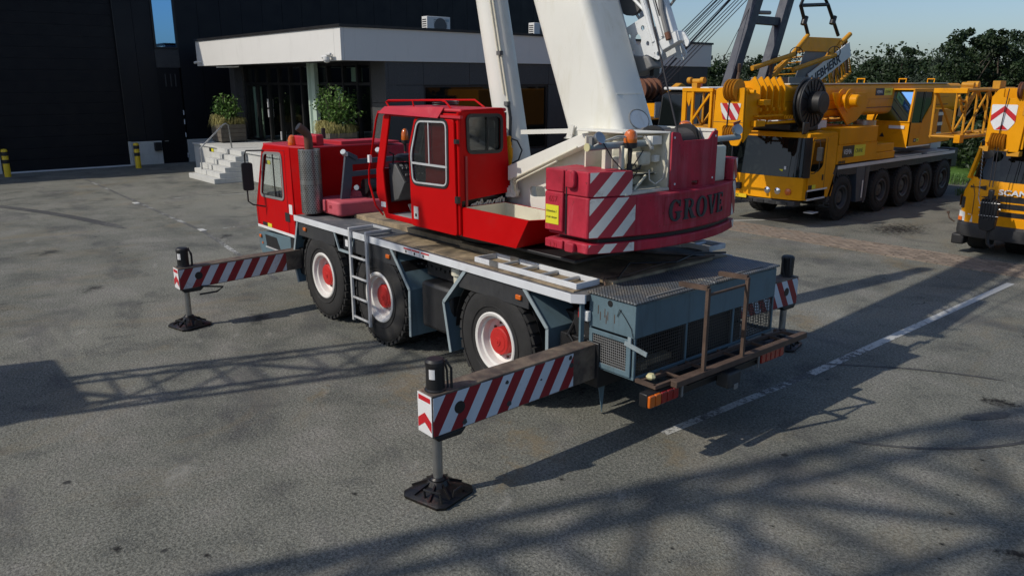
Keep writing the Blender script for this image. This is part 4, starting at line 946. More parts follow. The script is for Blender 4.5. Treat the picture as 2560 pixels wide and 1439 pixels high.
def beacon(x, y, z, h=.20, r=.062, mat='orange', stem=.12, name='beacon'):
    o = P(name, MB().lathe((x, y, z), (0, 0, 1), [(r*.95, 0), (r, .02), (r*.95, h*.55), (r*.7, h*.85), (r*.3, h*.98), (0, h)], 22), mat)
    P('beacon_base', MB().lathe((x, y, z-.05), (0, 0, 1), [(r*.5, -.01), (r*.95, .0), (r*1.02, .05), (0, .051)], 20).cyl((x, y, z-.05-stem), (x, y, z-.05), .018, .025), 'blackplastic', o); return o
beacon(6.90, 1.12, 2.60, .17, .072, stem=.06); P('beacon_bracket', MB().tube([(6.93, 1.12, 2.6), (6.80, 1.27, 2.50), (6.80, 1.30, 2.42)], .012), 'red')
# mirror
MR = P('mirror', MB().plate(rounded([(-.09, -.235), (.09, -.235), (.09, .235), (-.09, .235)], .04), 'x', 0, .06).xf(Matrix.Translation((7.80, 1.55, 2.04)) @ Matrix.Rotation(math.radians(-10), 4, 'Z')), 'blackplastic', label='black side mirror on a tube bracket')
P('mirror_arm', MB().tube([(7.66, 1.3, 2.48), (7.80, 1.55, 2.48), (7.83, 1.57, 2.40), (7.83, 1.57, 1.62), (7.81, 1.5, 1.56), (7.70, 1.32, 1.52)], .013), 'black', MR)
P('wiper', MB().tube([fr_pt(.1, .3), fr_pt(.5, .9)], .008), 'black', CB); P('antenna', MB().tube([(7.7, .7, 2.55), (7.78, .45, 2.62), (7.8, .15, 2.70)], .008).box(7.76, 7.80, .08, .14, 2.62, 2.8), 'black', CB)
# bumper
P('front_bumper', MB().plate([(6.9, .72), (7.35, .60), (8.12, .64), (8.2, .72), (8.2, 1.0), (7.95, 1.04), (6.9, 1.09)], 'y', -1.28, 2.56), 'bluegrey', bevel=.01)
P('step_recess', MB().plate([(7.45, 1.0), (7.92, 1.0), (7.88, .80), (7.30, .79)], 'y', 1.281, .003), 'black'); P('step_tread', MB().box(7.28, 7.9, 1.16, 1.30, .775, .795), 'alu')
P('indicator_lamp', MB().box(8.06, 8.14, 1.281, 1.31, .92, .98), 'orange', bevel=.012); P('reflector', MB().cyl((8.05, 1.281, .83), (8.05, 1.29, .83), .022), 'orange')
P('battery_box', MB().box(6.72, 6.95, 1.0, 1.27, .75, 1.1), 'black', bevel=.01)
# engine hood
HD = P('engine_hood', MB().plate([(1.10, 1.55), (1.10, 2.60), (.95, 2.61), (.50, 2.58), (-.55, 2.55), (-.80, 2.56), (-1.0, 2.40), (-1.05, 1.55)], 'x', 6.40, 1.1), 'redshade', label='red engine housing behind the driver cab', bevel=.01)
P('rear_sheet', MB().plate([(1.02, 2.26), (1.02, 2.58), (.95, 2.60), (.50, 2.57), (-.55, 2.54), (-.80, 2.55), (-.98, 2.40), (-.99, 2.26)], 'x', 6.385, .012), 'oldred', HD)
P('rear_sheet', MB().box(6.385, 6.397, -1.0, 1.02, 1.58, 2.18), 'signred2', HD)
P('rubber_strip', MB().box(6.375, 6.39, .45, 1.0, 2.19, 2.235), 'black', HD); P('seal_strip', MB().box(6.37, 6.385, .45, 1.0, 2.236, 2.248), 'alu', HD)
P('hood_cover', MB().box(6.42, 7.3, -.62, .50, 2.585, 2.62).box(6.40, 6.43, -.10, .50, 2.58, 2.66).box(6.42, 7.3, .46, .50, 2.62, 2.66), 'redshade', HD, bevel=.006)
P('filler_block', MB().box(6.45, 6.9, .78, .92, 2.6, 2.78).box(6.45, 6.9, 1.02, 1.10, 2.6, 2.76), 'redshade', HD, bevel=.02)
# exhaust
EX = P('exhaust_guard', MB().lathe((6.25, 1.15, 1.58), (0, 0, 1), [(.165, 0), (.17, .005), (.17, 1.0), (.165, 1.005)], 40), 'steel', label='perforated steel heat guard round the exhaust')
mb = MB()
for j in range(32):
    if j in (15, 16): continue
    for i in range(26):
        t = 2*PI*(i+(j % 2)*.5)/26; z = 1.60+.0305*j; c_ = Vector((6.25+.1712*math.cos(t), 1.15+.1712*math.sin(t), z)); n_ = Vector((math.cos(t), math.sin(t), 0)); u = Vector((-n_.y, n_.x, 0)); v = Vector((0, 0, 1))
        mb.poly([c_+(u*math.cos(q)+v*math.sin(q))*.0095 for q in [PI/3*k for k in range(6)]])
P('perforation', mb, 'black', EX, kind='stuff', smooth=False)
P('exhaust_pipe', MB().tube([(6.25, 1.15, 1.7), (6.25, 1.15, 2.76), (6.25, 1.165, 2.81), (6.255, 1.22, 2.87), (6.26, 1.30, 2.93)], .066, 20), 'rustpipe'); P('pipe_mouth', MB().cyl((6.2605, 1.299, 2.929), (6.261, 1.306, 2.934), .063, n=20), 'black')
# boom rest frame
BR = P('boom_rest', MB().plate([(.86, 1.6), (.72, 1.6), (.62, 2.05), (.62, 2.14), (-.3, 2.16), (-.3, 2.24), (.60, 2.22), (.60, 2.33), (-.3, 2.34), (-.3, 2.42), (.53, 2.41), (.50, 2.46), (.66, 2.54), (.72, 2.46)], 'x', 5.88, .05), 'navy', label='slate coloured boom rest frame', bevel=.006)
P('boom_rest_arm', MB().bar((5.88, .52, 2.42), (5.88, .72, 2.53), .05, .05), 'navy', BR)
for y in (.74, .12): P('work_lamp', MB().cyl((5.86, y, 2.50), (5.80, y+.06, 2.55), .035, .045).box(5.84, 5.9, y-.05, y+.0, 2.47, 2.53), 'clearlens', BR, bevel=.008)
P('hose_reel', MB().cyl((5.8, .45, 1.98), (5.8, .1, 1.98), .12, n=24).box(5.6, 6.2, -.1, .4, 1.6, 1.9), 'black'); P('cap', MB().cyl((5.78, .60, 1.98), (5.76, .62, 1.98), .04), 'skyblue')
beacon(4.79, .30, 2.76, .17, .055, stem=.12); P('beacon_post', MB().tube([(4.79, .3, 2.66), (4.79, .3, 2.2), (5.0, .1, 1.62)], .018), 'oldred')

# ---- superstructure
P('turntable', MB().lathe((2.6, 0, 1.60), (0, 0, 1), [(.78, 0), (.80, .03), (.80, .12), (.72, .13), (.72, .2), (0, .2)], 48), 'black')
P('slew_platform', MB().box(.35, 4.1, -1.1, 1.1, 1.76, 1.80).box(.35, 3.6, -.5, .5, 1.80, 1.92), 'black', bevel=.01)
# counterweight, arc tail
def arcpts(R_, ya, yb, n=22, xc=2.6): return [(xc-math.sqrt(R_*R_-y*y), y) for y in [ya+(yb-ya)*i/n for i in range(n+1)]]
def tail(z0_, z1_, ya=-1.2, yb=1.25, xin=.63, R_=2.85, mat='oldred', name='counterweight', **k):
    return P(name, MB().plate(arcpts(R_, ya, yb)+[(xin, yb), (xin, ya)], 'z', z0_, z1_-z0_), mat, bevel=.015, **k)
CW = tail(2.085, 2.50, xin=.60, label='faded red counterweight with the maker name in raised letters')
tail(2.0, 2.085, xin=.60, R_=2.80, name='counterweight_shadow_gap', mat='black', ya=-1.1, yb=1.1)
CL = tail(1.93, 2.035, xin=.62, name='lower_counterweight_plate')
P('counterweight_block', MB().plate(arcpts(2.852, .80, 1.255, 8)+[(.63, 1.255), (.66, .80)], 'z', 2.503, .247), 'oldred', bevel=.012)
P('counterweight_block', MB().plate(arcpts(2.852, -1.205, -.98, 6)+[(.63, -.98), (.63, -1.205)], 'z', 2.503, .247), 'oldred', bevel=.012)
# end grooves and lugs facing +y
for z0_, z1_ in ((2.10, 2.75),):
    P('groove', MB().box(.325, .345, 1.2555, 1.2575, z0_, z1_), 'black', CW); 
P('lug', MB().plate(rounded([(.18, 2.58), (.31, 2.58), (.31, 2.76), (.18, 2.76)], .05), 'y', 1.256, .05), 'oldred', bevel=.012)
P('lug', MB().plate(rounded([(.18, 1.93), (.31, 1.93), (.31, 2.03), (.18, 2.03)], .03), 'y', 1.252, .05), 'oldred', bevel=.012)
P('end_block', MB().box(.36, .62, 1.256, 1.285, 2.12, 2.52).box(.36, .62, 1.256, 1.28, 2.523, 2.752), 'oldred', bevel=.012); P('end_block', MB().box(.36, .62, 1.252, 1.28, 1.94, 2.03), 'oldred', bevel=.01)
text('weight_number', '657', .085, 'signred2', CW, (.56, 1.2865, 2.42), (-1, 0, 0), (0, 0, 1), .0015)
text('weight_number', '1.31', .07, 'signred2', CW, (.55, 1.2815, 1.95), (-1, 0, 0), (0, 0, 1), .0015)
SG = P('warning_sign', MB().box(.41, .60, 1.286, 1.29, 2.19, 2.385), 'signyellow')
text('sign_text', 'Attention !', .036, 'signblack', SG, (.592, 1.2905, 2.31), (-1, 0, 0), (0, 0, 1), .0005, .0006); text('sign_text', 'crush danger', .031, 'signblack', SG, (.592, 1.2905, 2.25), (-1, 0, 0), (0, 0, 1), .0005, .0006)
def arcsheet(ya, yb, z0_, z1_, R_, mat, name, n=10, cut=None, t=.003):
    mb = MB()
    def q(y, z, rr2): return (2.6-math.sqrt(rr2*rr2-y*y), y, z)
    for i in range(n):
        a_, b_ = ya+(yb-ya)*i/n, ya+(yb-ya)*(i+1)/n
        mb.poly([q(a_, z0_, R_), q(b_, z0_, R_), q(b_, z1_, R_), q(a_, z1_, R_)])
    return P(name, mb, mat, CW)
arcsheet(.805, 1.235, 2.51, 2.745, 2.8555, 'stripe_cw', 'striped_field'); arcsheet(.76, 1.235, 2.10, 2.49, 2.8555, 'stripe_cw', 'striped_field'); arcsheet(.76, 1.235, 1.94, 2.03, 2.8545, 'stripe_cw', 'striped_field')
M['stripe_cw2'] = m_stripes('far_end_warning_stripes', (.43, .026, .048), (.74, .73, .67), 1, 2, 1.0, -.82, .3, .1, .55, wear=.45)
arcsheet(-1.19, -1.02, 2.10, 2.49, 2.8545, 'stripe_cw2', 'striped_field'); arcsheet(-1.19, -1.02, 2.51, 2.745, 2.8555, 'stripe_cw2', 'striped_field'); arcsheet(-1.19, -1.05, 1.94, 2.03, 2.8545, 'stripe_cw2', 'striped_field')
for a_, b_, c_, d_ in ((-.74, .39, 2.452, 2.458), (-.74, .39, 2.165, 2.171), (.386, .392, 2.165, 2.458), (-.745, -.739, 2.165, 2.458)): arcsheet(a_, b_, c_, d_, 2.8535, 'signred2', 'panel_groove')
# raised serif letters
def letter(ch):
    """parts in a 1x1 box: list of polygons"""
    H = 1.; s = .26; th = .07; sf = .09
    def stem(x0_, x1_): return [[(x0_, 0), (x1_, 0), (x1_, H), (x0_, H)], [(x0_-sf, 0), (x1_+sf, 0), (x1_+sf, th), (x0_-sf, th)], [(x0_-sf, H-th), (x1_+sf, H-th), (x1_+sf, H), (x0_-sf, H)]]
    def ringseg(cx, cy, rx, ry, tx, ty, a0, a1, n=14):
        out = []
        for i in range(n):
            p = [math.radians(a0+(a1-a0)*(i+k)/n) for k in (0, 1)]
            out.append([(cx+rx*math.cos(p[0]), cy+ry*math.sin(p[0])), (cx+rx*math.cos(p[1]), cy+ry*math.sin(p[1])), (cx+(rx-tx)*math.cos(p[1]), cy+(ry-ty)*math.sin(p[1])), (cx+(rx-tx)*math.cos(p[0]), cy+(ry-ty)*math.sin(p[0]))])
        return out
    if ch == 'O': return ringseg(.5, .5, .5, .53, .24, .09, 0, 360, 24)
    if ch == 'G': return ringseg(.5, .5, .5, .53, .24, .09, 45, 330, 22)+[[(.62, .08), (.86, .08), (.86, .42), (.62, .42)], [(.5, .38), (.98, .38), (.98, .45), (.5, .45)], [(.80, .68), (.88, .68), (.88, 1.0), (.83, 1.0)]]
    if ch == 'R': return stem(.12, .36)+ringseg(.5, .745, .36, .255, .2, .07, -90, 90, 12)+[[(.3, .93), (.52, .93), (.52, 1.0), (.3, 1.0)], [(.3, .49), (.52, .49), (.52, .56), (.3, .56)], [(.42, .5), (.66, .5), (1.02, .0), (.72, .0)], [(.7, 0), (1.1, 0), (1.1, .07), (.7, .07)]]
    if ch == 'V': return [[(.0, 1), (.30, 1), (.62, 0), (.44, 0)], [(.98, 1), (.86, 1), (.46, 0), (.60, 0)], [(-.1, .93), (.4, .93), (.4, 1), (-.1, 1)], [(.7, .93), (1.06, .93), (1.06, 1), (.7, 1)]]
    if ch == 'E': return stem(.12, .36)+[[(.3, .93), (.86, .93), (.86, 1), (.3, 1)], [(.78, .76), (.86, .76), (.86, .98), (.80, .98)], [(.3, .47), (.66, .47), (.66, .54), (.3, .54)], [(.60, .38), (.66, .38), (.66, .63), (.60, .63)], [(.3, 0), (.92, 0), (.92, .07), (.3, .07)], [(.84, .0), (.92, 0), (.92, .26), (.86, .26)]]
lx = .345
for ch, w_ in (('G', .205), ('R', .205), ('O', .215), ('V', .19), ('E', .175)):
    mb = MB()
    for k, pg in enumerate(letter(ch)):
        mb.plate(pg, 'z', 0, .012+.0004*(k % 3))
    y = lx-w_/2; R_ = 2.853; xx = 2.6-math.sqrt(R_*R_-y*y); ang = math.asin(y/R_)
    # local x -> along -y tangent, local y -> z, local z -> outward (-x)
    tx = Vector((-math.sin(ang), -math.cos(ang), 0)); out = Vector((-math.cos(ang), math.sin(ang), 0))
    h_ = .215; A = Matrix(((tx.x*w_*.92, 0, out.x, xx), (tx.y*w_*.92, 0, out.y, y), (0, h_, 0, 2.20), (0, 0, 0, 1)))
    mb.xf(Matrix.Translation((-.5, 0, 0))); mb.xf(A); P('raised_letter', mb, 'graphite', CW, smooth=False); lx -= w_+.012

# winch frame plate and machinery house
pl = [(.20, 2.50), (.20, 3.10), (.07, 3.085), (.03, 3.0), (-.43, 3.0), (-.50, 3.08), (-.58, 3.09), (-.58, 2.50)]
RP = P('winch_plate', MB().plate(rounded(pl, .02, 2), 'x', -.13, .02, [rounded([(-.16, 2.52), (-.16, 2.57), (-.28, 2.57), (-.28, 2.52)], .01)]), 'oldred', label='red rear plate with cut out top', bevel=.003)
P('plate_edge', MB().box(-.10, .0, .19, .215, 2.48, 3.09), 'cream'); P('plate_lip', MB().box(-.17, -.12, -.58, .2, 2.475, 2.505), 'oldred', bevel=.004)
mb = MB()
for y, z in ((.165, 3.04), (.13, 2.56), (-.52, 2.58), (-.54, 3.03)): mb.cyl((-.135, y, z), (-.128, y, z), .012, n=8)
P('bolt_hole', mb, 'signwhite', RP, kind='stuff')
P('rope_drum', MB().lathe((.22, .10, 2.92), (0, -1, 0), [(0, 0), (.23, 0), (.23, .03), (.17, .035), (.17, .55), (.23, .555), (.23, .585), (0, .59)], 36), 'black', label='dark winch drum behind the plate')
mb = MB()
for k in range(20): mb.lathe((.22, .05-.026*k, 2.92), (0, -1, 0), [(.172, 0), (.186, .012), (.172, .024)], 28)
P('wound_rope', mb, 'rope', kind='stuff')
P('hoist_rope', MB().tube([(.05, -.12, 3.05), (.30, -.12, 3.75), (.62, -.14, 4.6), (3.2, -.4, 11.4)], .011), 'rope')
# rear machinery panel (cream), with boxes and pipes
P('machinery_bulkhead', MB().plate([(.20, 2.5), (.9, 2.5), (.9, 3.06), (.20, 3.06)], 'x', .42, .02), 'cream')
P('machinery_floor', MB().box(-.12, .5, .20, .88, 2.50, 2.53), 'cream', bevel=.006)
P('side_wall', MB().box(-.08, .5, .19, .21, 2.50, 3.09), 'cream')
P('machinery_shelf', MB().box(.05, .45, .21, .72, 2.66, 2.675), 'cream'); P('machinery_brace', MB().bar((.02, .42, 2.66), (.02, .60, 2.53), .02, .02).bar((.06, .25, 2.67), (.06, .62, 2.67), .02, .02), 'cream')
P('gearbox', MB().lathe((.42, .40, 2.84), (-1, 0, 0), [(.20, 0), (.20, .08), (.13, .14), (.13, .22), (.0, .225)], 24), 'cream', bevel=.01)
P('gearbox_cap', MB().box(.02, .16, .34, .52, 2.76, 2.90), 'cream', bevel=.025)
P('valve_body', MB().box(.12, .30, .62, .76, 2.53, 2.86), 'cream', bevel=.03); P('pump_body', MB().box(.18, .40, .30, .60, 2.54, 2.66), 'cream', bevel=.03)
P('upright_bracket', MB().box(.15, .2, .80, .9, 2.5, 3.0).box(.02, .06, .76, .80, 2.62, 2.98), 'cream', bevel=.005)
P('dark_recess', MB().cyl((.41, .28, 2.74), (.35, .28, 2.74), .12, n=20), 'black')
JB = P('junction_box', MB().box(-.02, .10, .24, .40, 2.97, 3.06), 'white', bevel=.01); P('junction_lid', MB().box(-.03, -.021, .245, .395, 2.972, 3.062), 'white', JB, bevel=.004)
P('small_box', MB().box(.0, .06, .23, .31, 2.79, 2.86), 'white', bevel=.006)
for pts, r, m_ in (([(.02, .46, 3.06), (-.02, .44, 3.0), (-.03, .42, 2.94), (-.02, .38, 2.93), (0, .36, 2.97)], .014, 'cablewhite'), ([(.02, .24, 3.03), (-.04, .2, 3.0), (-.08, .225, 2.8), (-.06, .24, 2.62), (-.04, .34, 2.57), (-.03, .42, 2.62), (-.02, .42, 2.72)], .008, 'cablewhite'),
                   ([(.02, .62, 3.07), (.0, .9, 3.08), (.0, 1.1, 3.04), (.02, 1.2, 3.0)], .008, 'cablewhite'), ([(.02, .5, 3.06), (.0, .75, 3.07), (.02, 1.0, 3.05)], .007, 'cablewhite'),
                   ([(.04, 1.05, 3.02), (.0, .95, 2.86), (.0, .80, 2.74), (-.01, .65, 2.78), (0, .5, 2.92)], .006, 'black'), ([(.0, .72, 2.80), (-.02, .64, 2.79), (-.02, .60, 2.72), (.05, .6, 2.62)], .006, 'black'), ([(.1, .62, 2.70), (.02, .52, 2.74), (.05, .46, 2.80)], .012, 'black')):
    P('cable', MB().tube(pts, r), m_)
P('lamp_tube', MB().cyl((.08, 1.22, 2.985), (.08, .36, 2.985), .035, n=14), 'lightblue'); P('tube_cap', MB().cyl((.08, 1.225, 2.985), (.08, 1.24, 2.985), .04), 'cap')
P('floodlight', MB().lathe((.03, 1.12, 3.07), (-.6, 0, .3), [(0, -.05), (.05, -.04), (.062, 0), (.062, .02), (0, .03)], 20), 'steel'); P('lamp_bracket', MB().box(.05, .09, 1.06, 1.2, 2.99, 3.08), 'grate')
beacon(.0, .70, 3.01, .13, .07, stem=.16, name='rear_beacon'); P('cable_plug', MB().cyl((0, .70, 2.80), (.0, .70, 2.74), .03), 'black')
P('lamp_tube', MB().cyl((.10, -.60, 2.96), (.10, -1.32, 2.97), .033, n=14), 'lightblue'); P('floodlight', MB().lathe((.06, -1.22, 3.06), (-.7, .2, .2), [(0, -.05), (.05, -.04), (.062, 0), (.062, .02), (0, .03)], 20), 'steel'); P('lamp_shield', MB().plate([(-1.28, 3.08), (-1.34, 3.16), (-1.2, 3.14), (-1.22, 3.08)], 'x', .1, .01), 'redlens')
beacon(.5, -.82, 3.06, .10, .08, stem=.1, name='rear_beacon')
P('hose_guide', MB().box(.05, .12, -.98, -.90, 2.78, 2.90).cyl((.05, -.94, 2.84), (.02, -.94, 2.84), .03), 'whiteb', bevel=.01); P('cable', MB().tube([(.1, -.95, 2.95), (.05, -1.0, 2.8), (.1, -1.02, 2.7)], .014), 'black')
P('right_side_house', MB().box(-.0, .7, -.95, -.6, 2.50, 2.9), 'cream', bevel=.02)
# top deck of the turntable housing
P('top_plate', MB().plate([(-.10, .21), (.18, .62), (.85, .62), (.95, .34), (.95, .31), (-.10, .19)], 'z', 3.085, .018), 'white', bevel=.004)
P('top_plate', MB().plate([(-.12, -.56), (-.12, -.52), (.55, -.50), (1.0, -.50), (1.0, -.56)], 'z', 3.075, .03), 'white')
P('frame_cheek', MB().plate([(-.12, 2.5), (1.9, 2.2), (2.1, 2.6), (.95, 3.08), (-.12, 3.09)], 'y', -.56, .03), 'white')
P('top_rags', MB().box(.35, .75, -.35, .15, 3.06, 3.10).box(.2, .4, -.2, .1, 3.08, 3.12), 'greydeck', bevel=.02)
# left cheek plate and inclined arm
CK = P('frame_cheek', MB().plate([(.44, 1.92), (2.9, 1.92), (2.95, 2.22), (2.15, 2.30), (2.12, 2.62), (.88, 3.08), (.44, 3.08)], 'y', .33, .035, [rounded([(1.60, 2.26), (1.88, 2.23), (1.90, 2.36), (1.64, 2.38)], .05)]), 'white', label='white turntable side plate', bevel=.006)
P('inclined_arm', MB().plate([(2.12, 2.42), (2.12, 2.60), (.86, 3.05), (.72, 3.07), (.80, 2.93)], 'y', .37, .16), 'white', bevel=.008)
P('foot_arm', MB().plate([(2.10, 2.22), (2.10, 2.42), (2.05, 2.22), (2.70, 2.17), (2.60, 2.27), (2.12, 2.33)][::1], 'y', .40, .10), 'white')
P('foot_arm', MB().plate([(2.72, 2.17), (2.62, 2.28), (2.1, 2.36), (2.0, 2.30), (2.04, 2.22)], 'y', .43, .05), 'white', bevel=.005)
P('arm_pipe', MB().tube([(2.05, .46, 2.26), (2.04, .5, 2.42), (1.98, .52, 2.47), (1.2, .55, 2.78), (.9, .55, 2.9)], .014).tube([(2.0, .48, 2.24), (2.0, .52, 2.38), (1.92, .54, 2.44), (1.2, .57, 2.73)], .011), 'cream')
P('stay_bracket', MB().bar((1.05, .48, 3.07), (1.75, .62, 3.03), .05, .05).plate([(.98, 2.98), (1.2, 2.98), (1.0, 3.12)], 'y', .46, .015), 'white')
P('white_gusset', MB().bar((1.06, .52, 2.99), (1.02, .52, 3.14), .02, .08), 'white')
mb = MB()
for k in range(13):
    y_ = 1.10-.045*k+rnd.uniform(-.01, .01); mb.tube(arc((2.19, y_, 2.05), (2.22, y_-rnd.uniform(.05, .16), 2.07), -rnd.uniform(.10, .16), 7), .009, 6)
P('hydraulic_hose', mb, 'cablewhite', kind='stuff')
mb = MB()
for k in range(14):
    y_ = 1.15-.045*k; mb.tube(arc((2.20, y_, 2.0), (2.24, y_-.1, 2.05), -rnd.uniform(.06, .14), 6), .011, 6)
P('black_hose', mb, 'black', kind='stuff'); P('under_cab_dark_block', MB().box(2.26, 2.9, .5, 1.15, 1.86, 2.23), 'black')  # plain black block stands in for the dark space under the cab
P('valve_stack', MB().box(.78, .98, .42, .62, 2.05, 2.34).cyl((.9, .6, 2.1), (.9, .75, 2.1), .04).cyl((1.1, .5, 2.15), (.75, .62, 2.15), .03).cyl((1.15, .5, 2.25), (.75, .62, 2.26), .025), 'cream', bevel=.01)
P('gear_casing', MB().box(.5, 1.3, .37, .66, 1.92, 2.12), 'cream', bevel=.02)
mb = MB()
for k in range(5): mb.tube([(1.05+.05*k, .42, 2.3), (1.1+.05*k, .55, 2.2), (1.0+.06*k, .6, 2.08)], .01, 6)
P('hose_bundle', mb, 'cablewhite', kind='stuff')
P('rust_flange', MB().box(.70, .9, .60, .64, 2.30, 2.38), 'rustpipe')

# red stowage tray beside the turntable
TO = [(2.19, 1.20), (.96, 1.21), (.66, .60), (2.19, .52)]
ti = [(2.15, 1.17), (.98, 1.18), (.73, .63), (2.15, .55)]
mb = MB(); bo = [(2.19, 1.20, 1.80), (1.18, 1.20, 1.81), (1.05, .62, 1.86), (2.19, .52, 1.82)]; tp = [(x, y, 2.15) for x, y in TO]; it = [(x, y, 2.15) for x, y in ti]; ib = [(2.15, 1.17, 1.86), (1.2, 1.17, 1.87), (1.08, .64, 1.9), (2.15, .55, 1.88)]
V = [mb._v(l) for l in (bo, tp, it)]
for A, B in zip(V, V[1:]):
    for i in range(4): mb.b.faces.new((A[i], A[(i+1) % 4], B[(i+1) % 4], B[i]))
mb.b.faces.new(V[0][::-1])
TR_ = P('stowage_tray', mb, 'red', label='open red stowage tray behind the operator cab')
mb = MB(); A, B = mb._v([(x, y, z-.001) for x, y, z in it]), mb._v(ib)
for i in range(4): mb.b.faces.new((A[i], A[(i+1) % 4], B[(i+1) % 4], B[i]))
mb.b.faces.new(B); P('tray_lining', mb, 'cream', TR_)

# ---- operator cab
side = [(2.20, 1.80), (3.90, 1.80), (4.12, 2.12), (4.10, 2.45), (3.86, 3.17), (3.74, 3.24), (2.20, 3.24)]
hole = [(3.18, 1.87), (3.84, 1.87), (3.90, 2.2), (3.92, 2.45), (3.70, 3.17), (2.9, 3.17), (2.9, 2.45), (3.0, 1.87)]
OC = P('operator_cab', MB().plate(side, 'y', 1.19, .03, [hole]), 'red', label='red operator cab with its sliding door open', bevel=.01)
M['redd'] = M['red']
dr = rounded([(2.21, 1.80), (3.20, 1.80), (3.22, 2.80), (3.06, 3.175), (2.24, 3.175)], .05)
dw = rounded([(2.385, 2.385), (3.125, 2.365), (3.155, 2.72), (2.99, 3.135), (2.375, 3.145)], .085)
SD = P('sliding_door', MB().plate(dr, 'y', 1.225, .03, [dw]), 'red', OC, bevel=.008)
P('door_gasket', MB().plate(inset(dw, -.035), 'y', 1.252, .012, [inset(dw, -.004)]), 'blackplastic', OC)
P('window_trim', MB().plate(inset(dw, -.006), 'y', 1.256, .014, [inset(dw, .014)]), 'alu', OC)
P('window_divider', MB().box(2.37, 3.15, 1.256, 1.270, 2.60, 2.625).box(2.75, 2.765, 1.25, 1.262, 2.62, 3.14), 'alu', OC)
P('door_glass', MB().plate(dw, 'y', 1.242, .004), 'darkglass', OC)
P('door_latch', MB().box(3.03, 3.13, 1.256, 1.262, 1.90, 2.06), 'alu', OC); P('latch_recess', MB().box(3.06, 3.10, 1.262, 1.264, 1.93, 1.97), 'blackplastic', OC)
P('door_rail', MB().box(2.1, 3.2, 1.22, 1.26, 3.19, 3.22), 'redshade', OC); P('door_hinge', MB().box(2.17, 2.22, 1.222, 1.27, 2.20, 2.28), 'blackplastic', OC); P('door_hinge', MB().box(2.17, 2.22, 1.222, 1.27, 2.9, 2.95), 'blackplastic', OC)
# rear wall with window
rw = rounded([(1.09, 2.80), (.60, 2.79), (.60, 3.20), (1.10, 3.21)], .06)
P('rear_panel', MB().plate(rounded([(1.22, 2.22), (.45, 2.27), (.45, 2.40), (.52, 3.22), (.56, 3.30), (1.20, 3.28)], .03, 3), 'x', 2.17, .03, [rw]), 'red', OC, bevel=.006)
P('rear_window_gasket', MB().plate(inset(rw, -.03), 'x', 2.155, .014, [inset(rw, .008)]), 'blackplastic', OC); P('rear_window', MB().plate(rw, 'x', 2.18, .004), 'darkglass', OC); P('rear_window_bar', MB().box(2.158, 2.17, .80, .812, 2.80, 3.20), 'blackplastic', OC)
P('rear_edge_strip', MB().box(2.155, 2.168, 1.12, 1.15, 2.15, 2.75), 'signred2', OC)
P('corner_post', MB().cyl((2.19, 1.215, 1.82), (2.19, 1.215, 3.26), .022, n=10), 'red', OC)
# roof with visor
P('roof', MB().plate([(2.17, .50), (3.80, .50), (3.80, 1.20), (2.17, 1.20)], 'z', 3.25, .045), 'redshade', OC, bevel=.02)
P('roof_visor', MB().loft([[(2.50, 1.20, 3.31), (3.84, 1.20, 3.29), (3.86, 1.30, 3.205), (2.50, 1.30, 3.185)], [(2.50, 1.195, 3.295), (3.84, 1.195, 3.275), (3.85, 1.29, 3.20), (2.50, 1.29, 3.18)]], True), 'redshade', OC)
P('roof_rail', MB().tube([(3.82, 1.14, 3.27), (3.90, 1.14, 3.345), (3.84, 1.14, 3.365), (2.66, 1.12, 3.385), (2.58, 1.12, 3.37), (2.46, 1.12, 3.29)], .012).cyl((3.25, 1.13, 3.29), (3.28, 1.13, 3.375), .01).tube([(3.86, 1.14, 3.35), (3.86, .6, 3.36), (2.7, .58, 3.38), (2.5, .58, 3.29)], .012), 'red', OC)
P('roof_hose_coil', MB().tube([(2.95+.12*math.cos(a), .85+.18*math.sin(a), 3.315+.004*a) for a in [i*.5 for i in range(28)]], .009), 'black', OC)
P('cab_floor', MB().box(2.20, 3.92, .5, 1.2, 1.80, 1.85), 'alu', OC); P('inner_side_wall', MB().plate([(2.20, 1.85), (3.9, 1.85), (4.10, 2.12), (4.08, 2.45), (3.84, 3.17), (3.74, 3.24), (2.20, 3.24)], 'y', .48, .02, [rounded([(2.4, 2.3), (3.95, 2.3), (3.76, 3.14), (2.4, 3.14)], .06)]), 'blackplastic', OC)
P('inner_side_glass', MB().plate([(2.4, 2.3), (3.95, 2.3), (3.76, 3.14), (2.4, 3.14)], 'y', .49, .004), 'glass', OC)
mb = MB()
for (xa, za), (xb, zb) in (((3.90, 1.80), (4.12, 2.12)), ((4.12, 2.12), (4.10, 2.45)), ((3.84, 3.17), (3.74, 3.26))):
    mb.loft([[(xa, .5, za), (xa, 1.2, za), (xa-.03, 1.2, za), (xa-.03, .5, za)], [(xb, .5, zb), (xb, 1.2, zb), (xb-.03, 1.2, zb), (xb-.03, .5, zb)]])
P('front_lower_panel', mb, 'red', OC, kind='stuff'); P('front_glass', MB().poly([(4.10, .52, 2.45), (4.10, 1.18, 2.45), (3.84, 1.18, 3.17), (3.84, .52, 3.17)]), 'glass', OC)
P('windscreen_gasket', MB().bar((4.08, 1.17, 2.47), (3.82, 1.17, 3.16), .03, .03).bar((4.08, .54, 2.47), (3.82, .54, 3.16), .03, .03), 'blackplastic', OC)
P('side_grab_rail', MB().tube([(3.80, 1.24, 3.22), (3.92, 1.25, 3.22), (3.97, 1.26, 3.12), (4.22, 1.26, 2.42), (4.23, 1.26, 2.25), (4.10, 1.25, 1.95), (3.95, 1.23, 1.84)], .014, 8), 'red', OC)
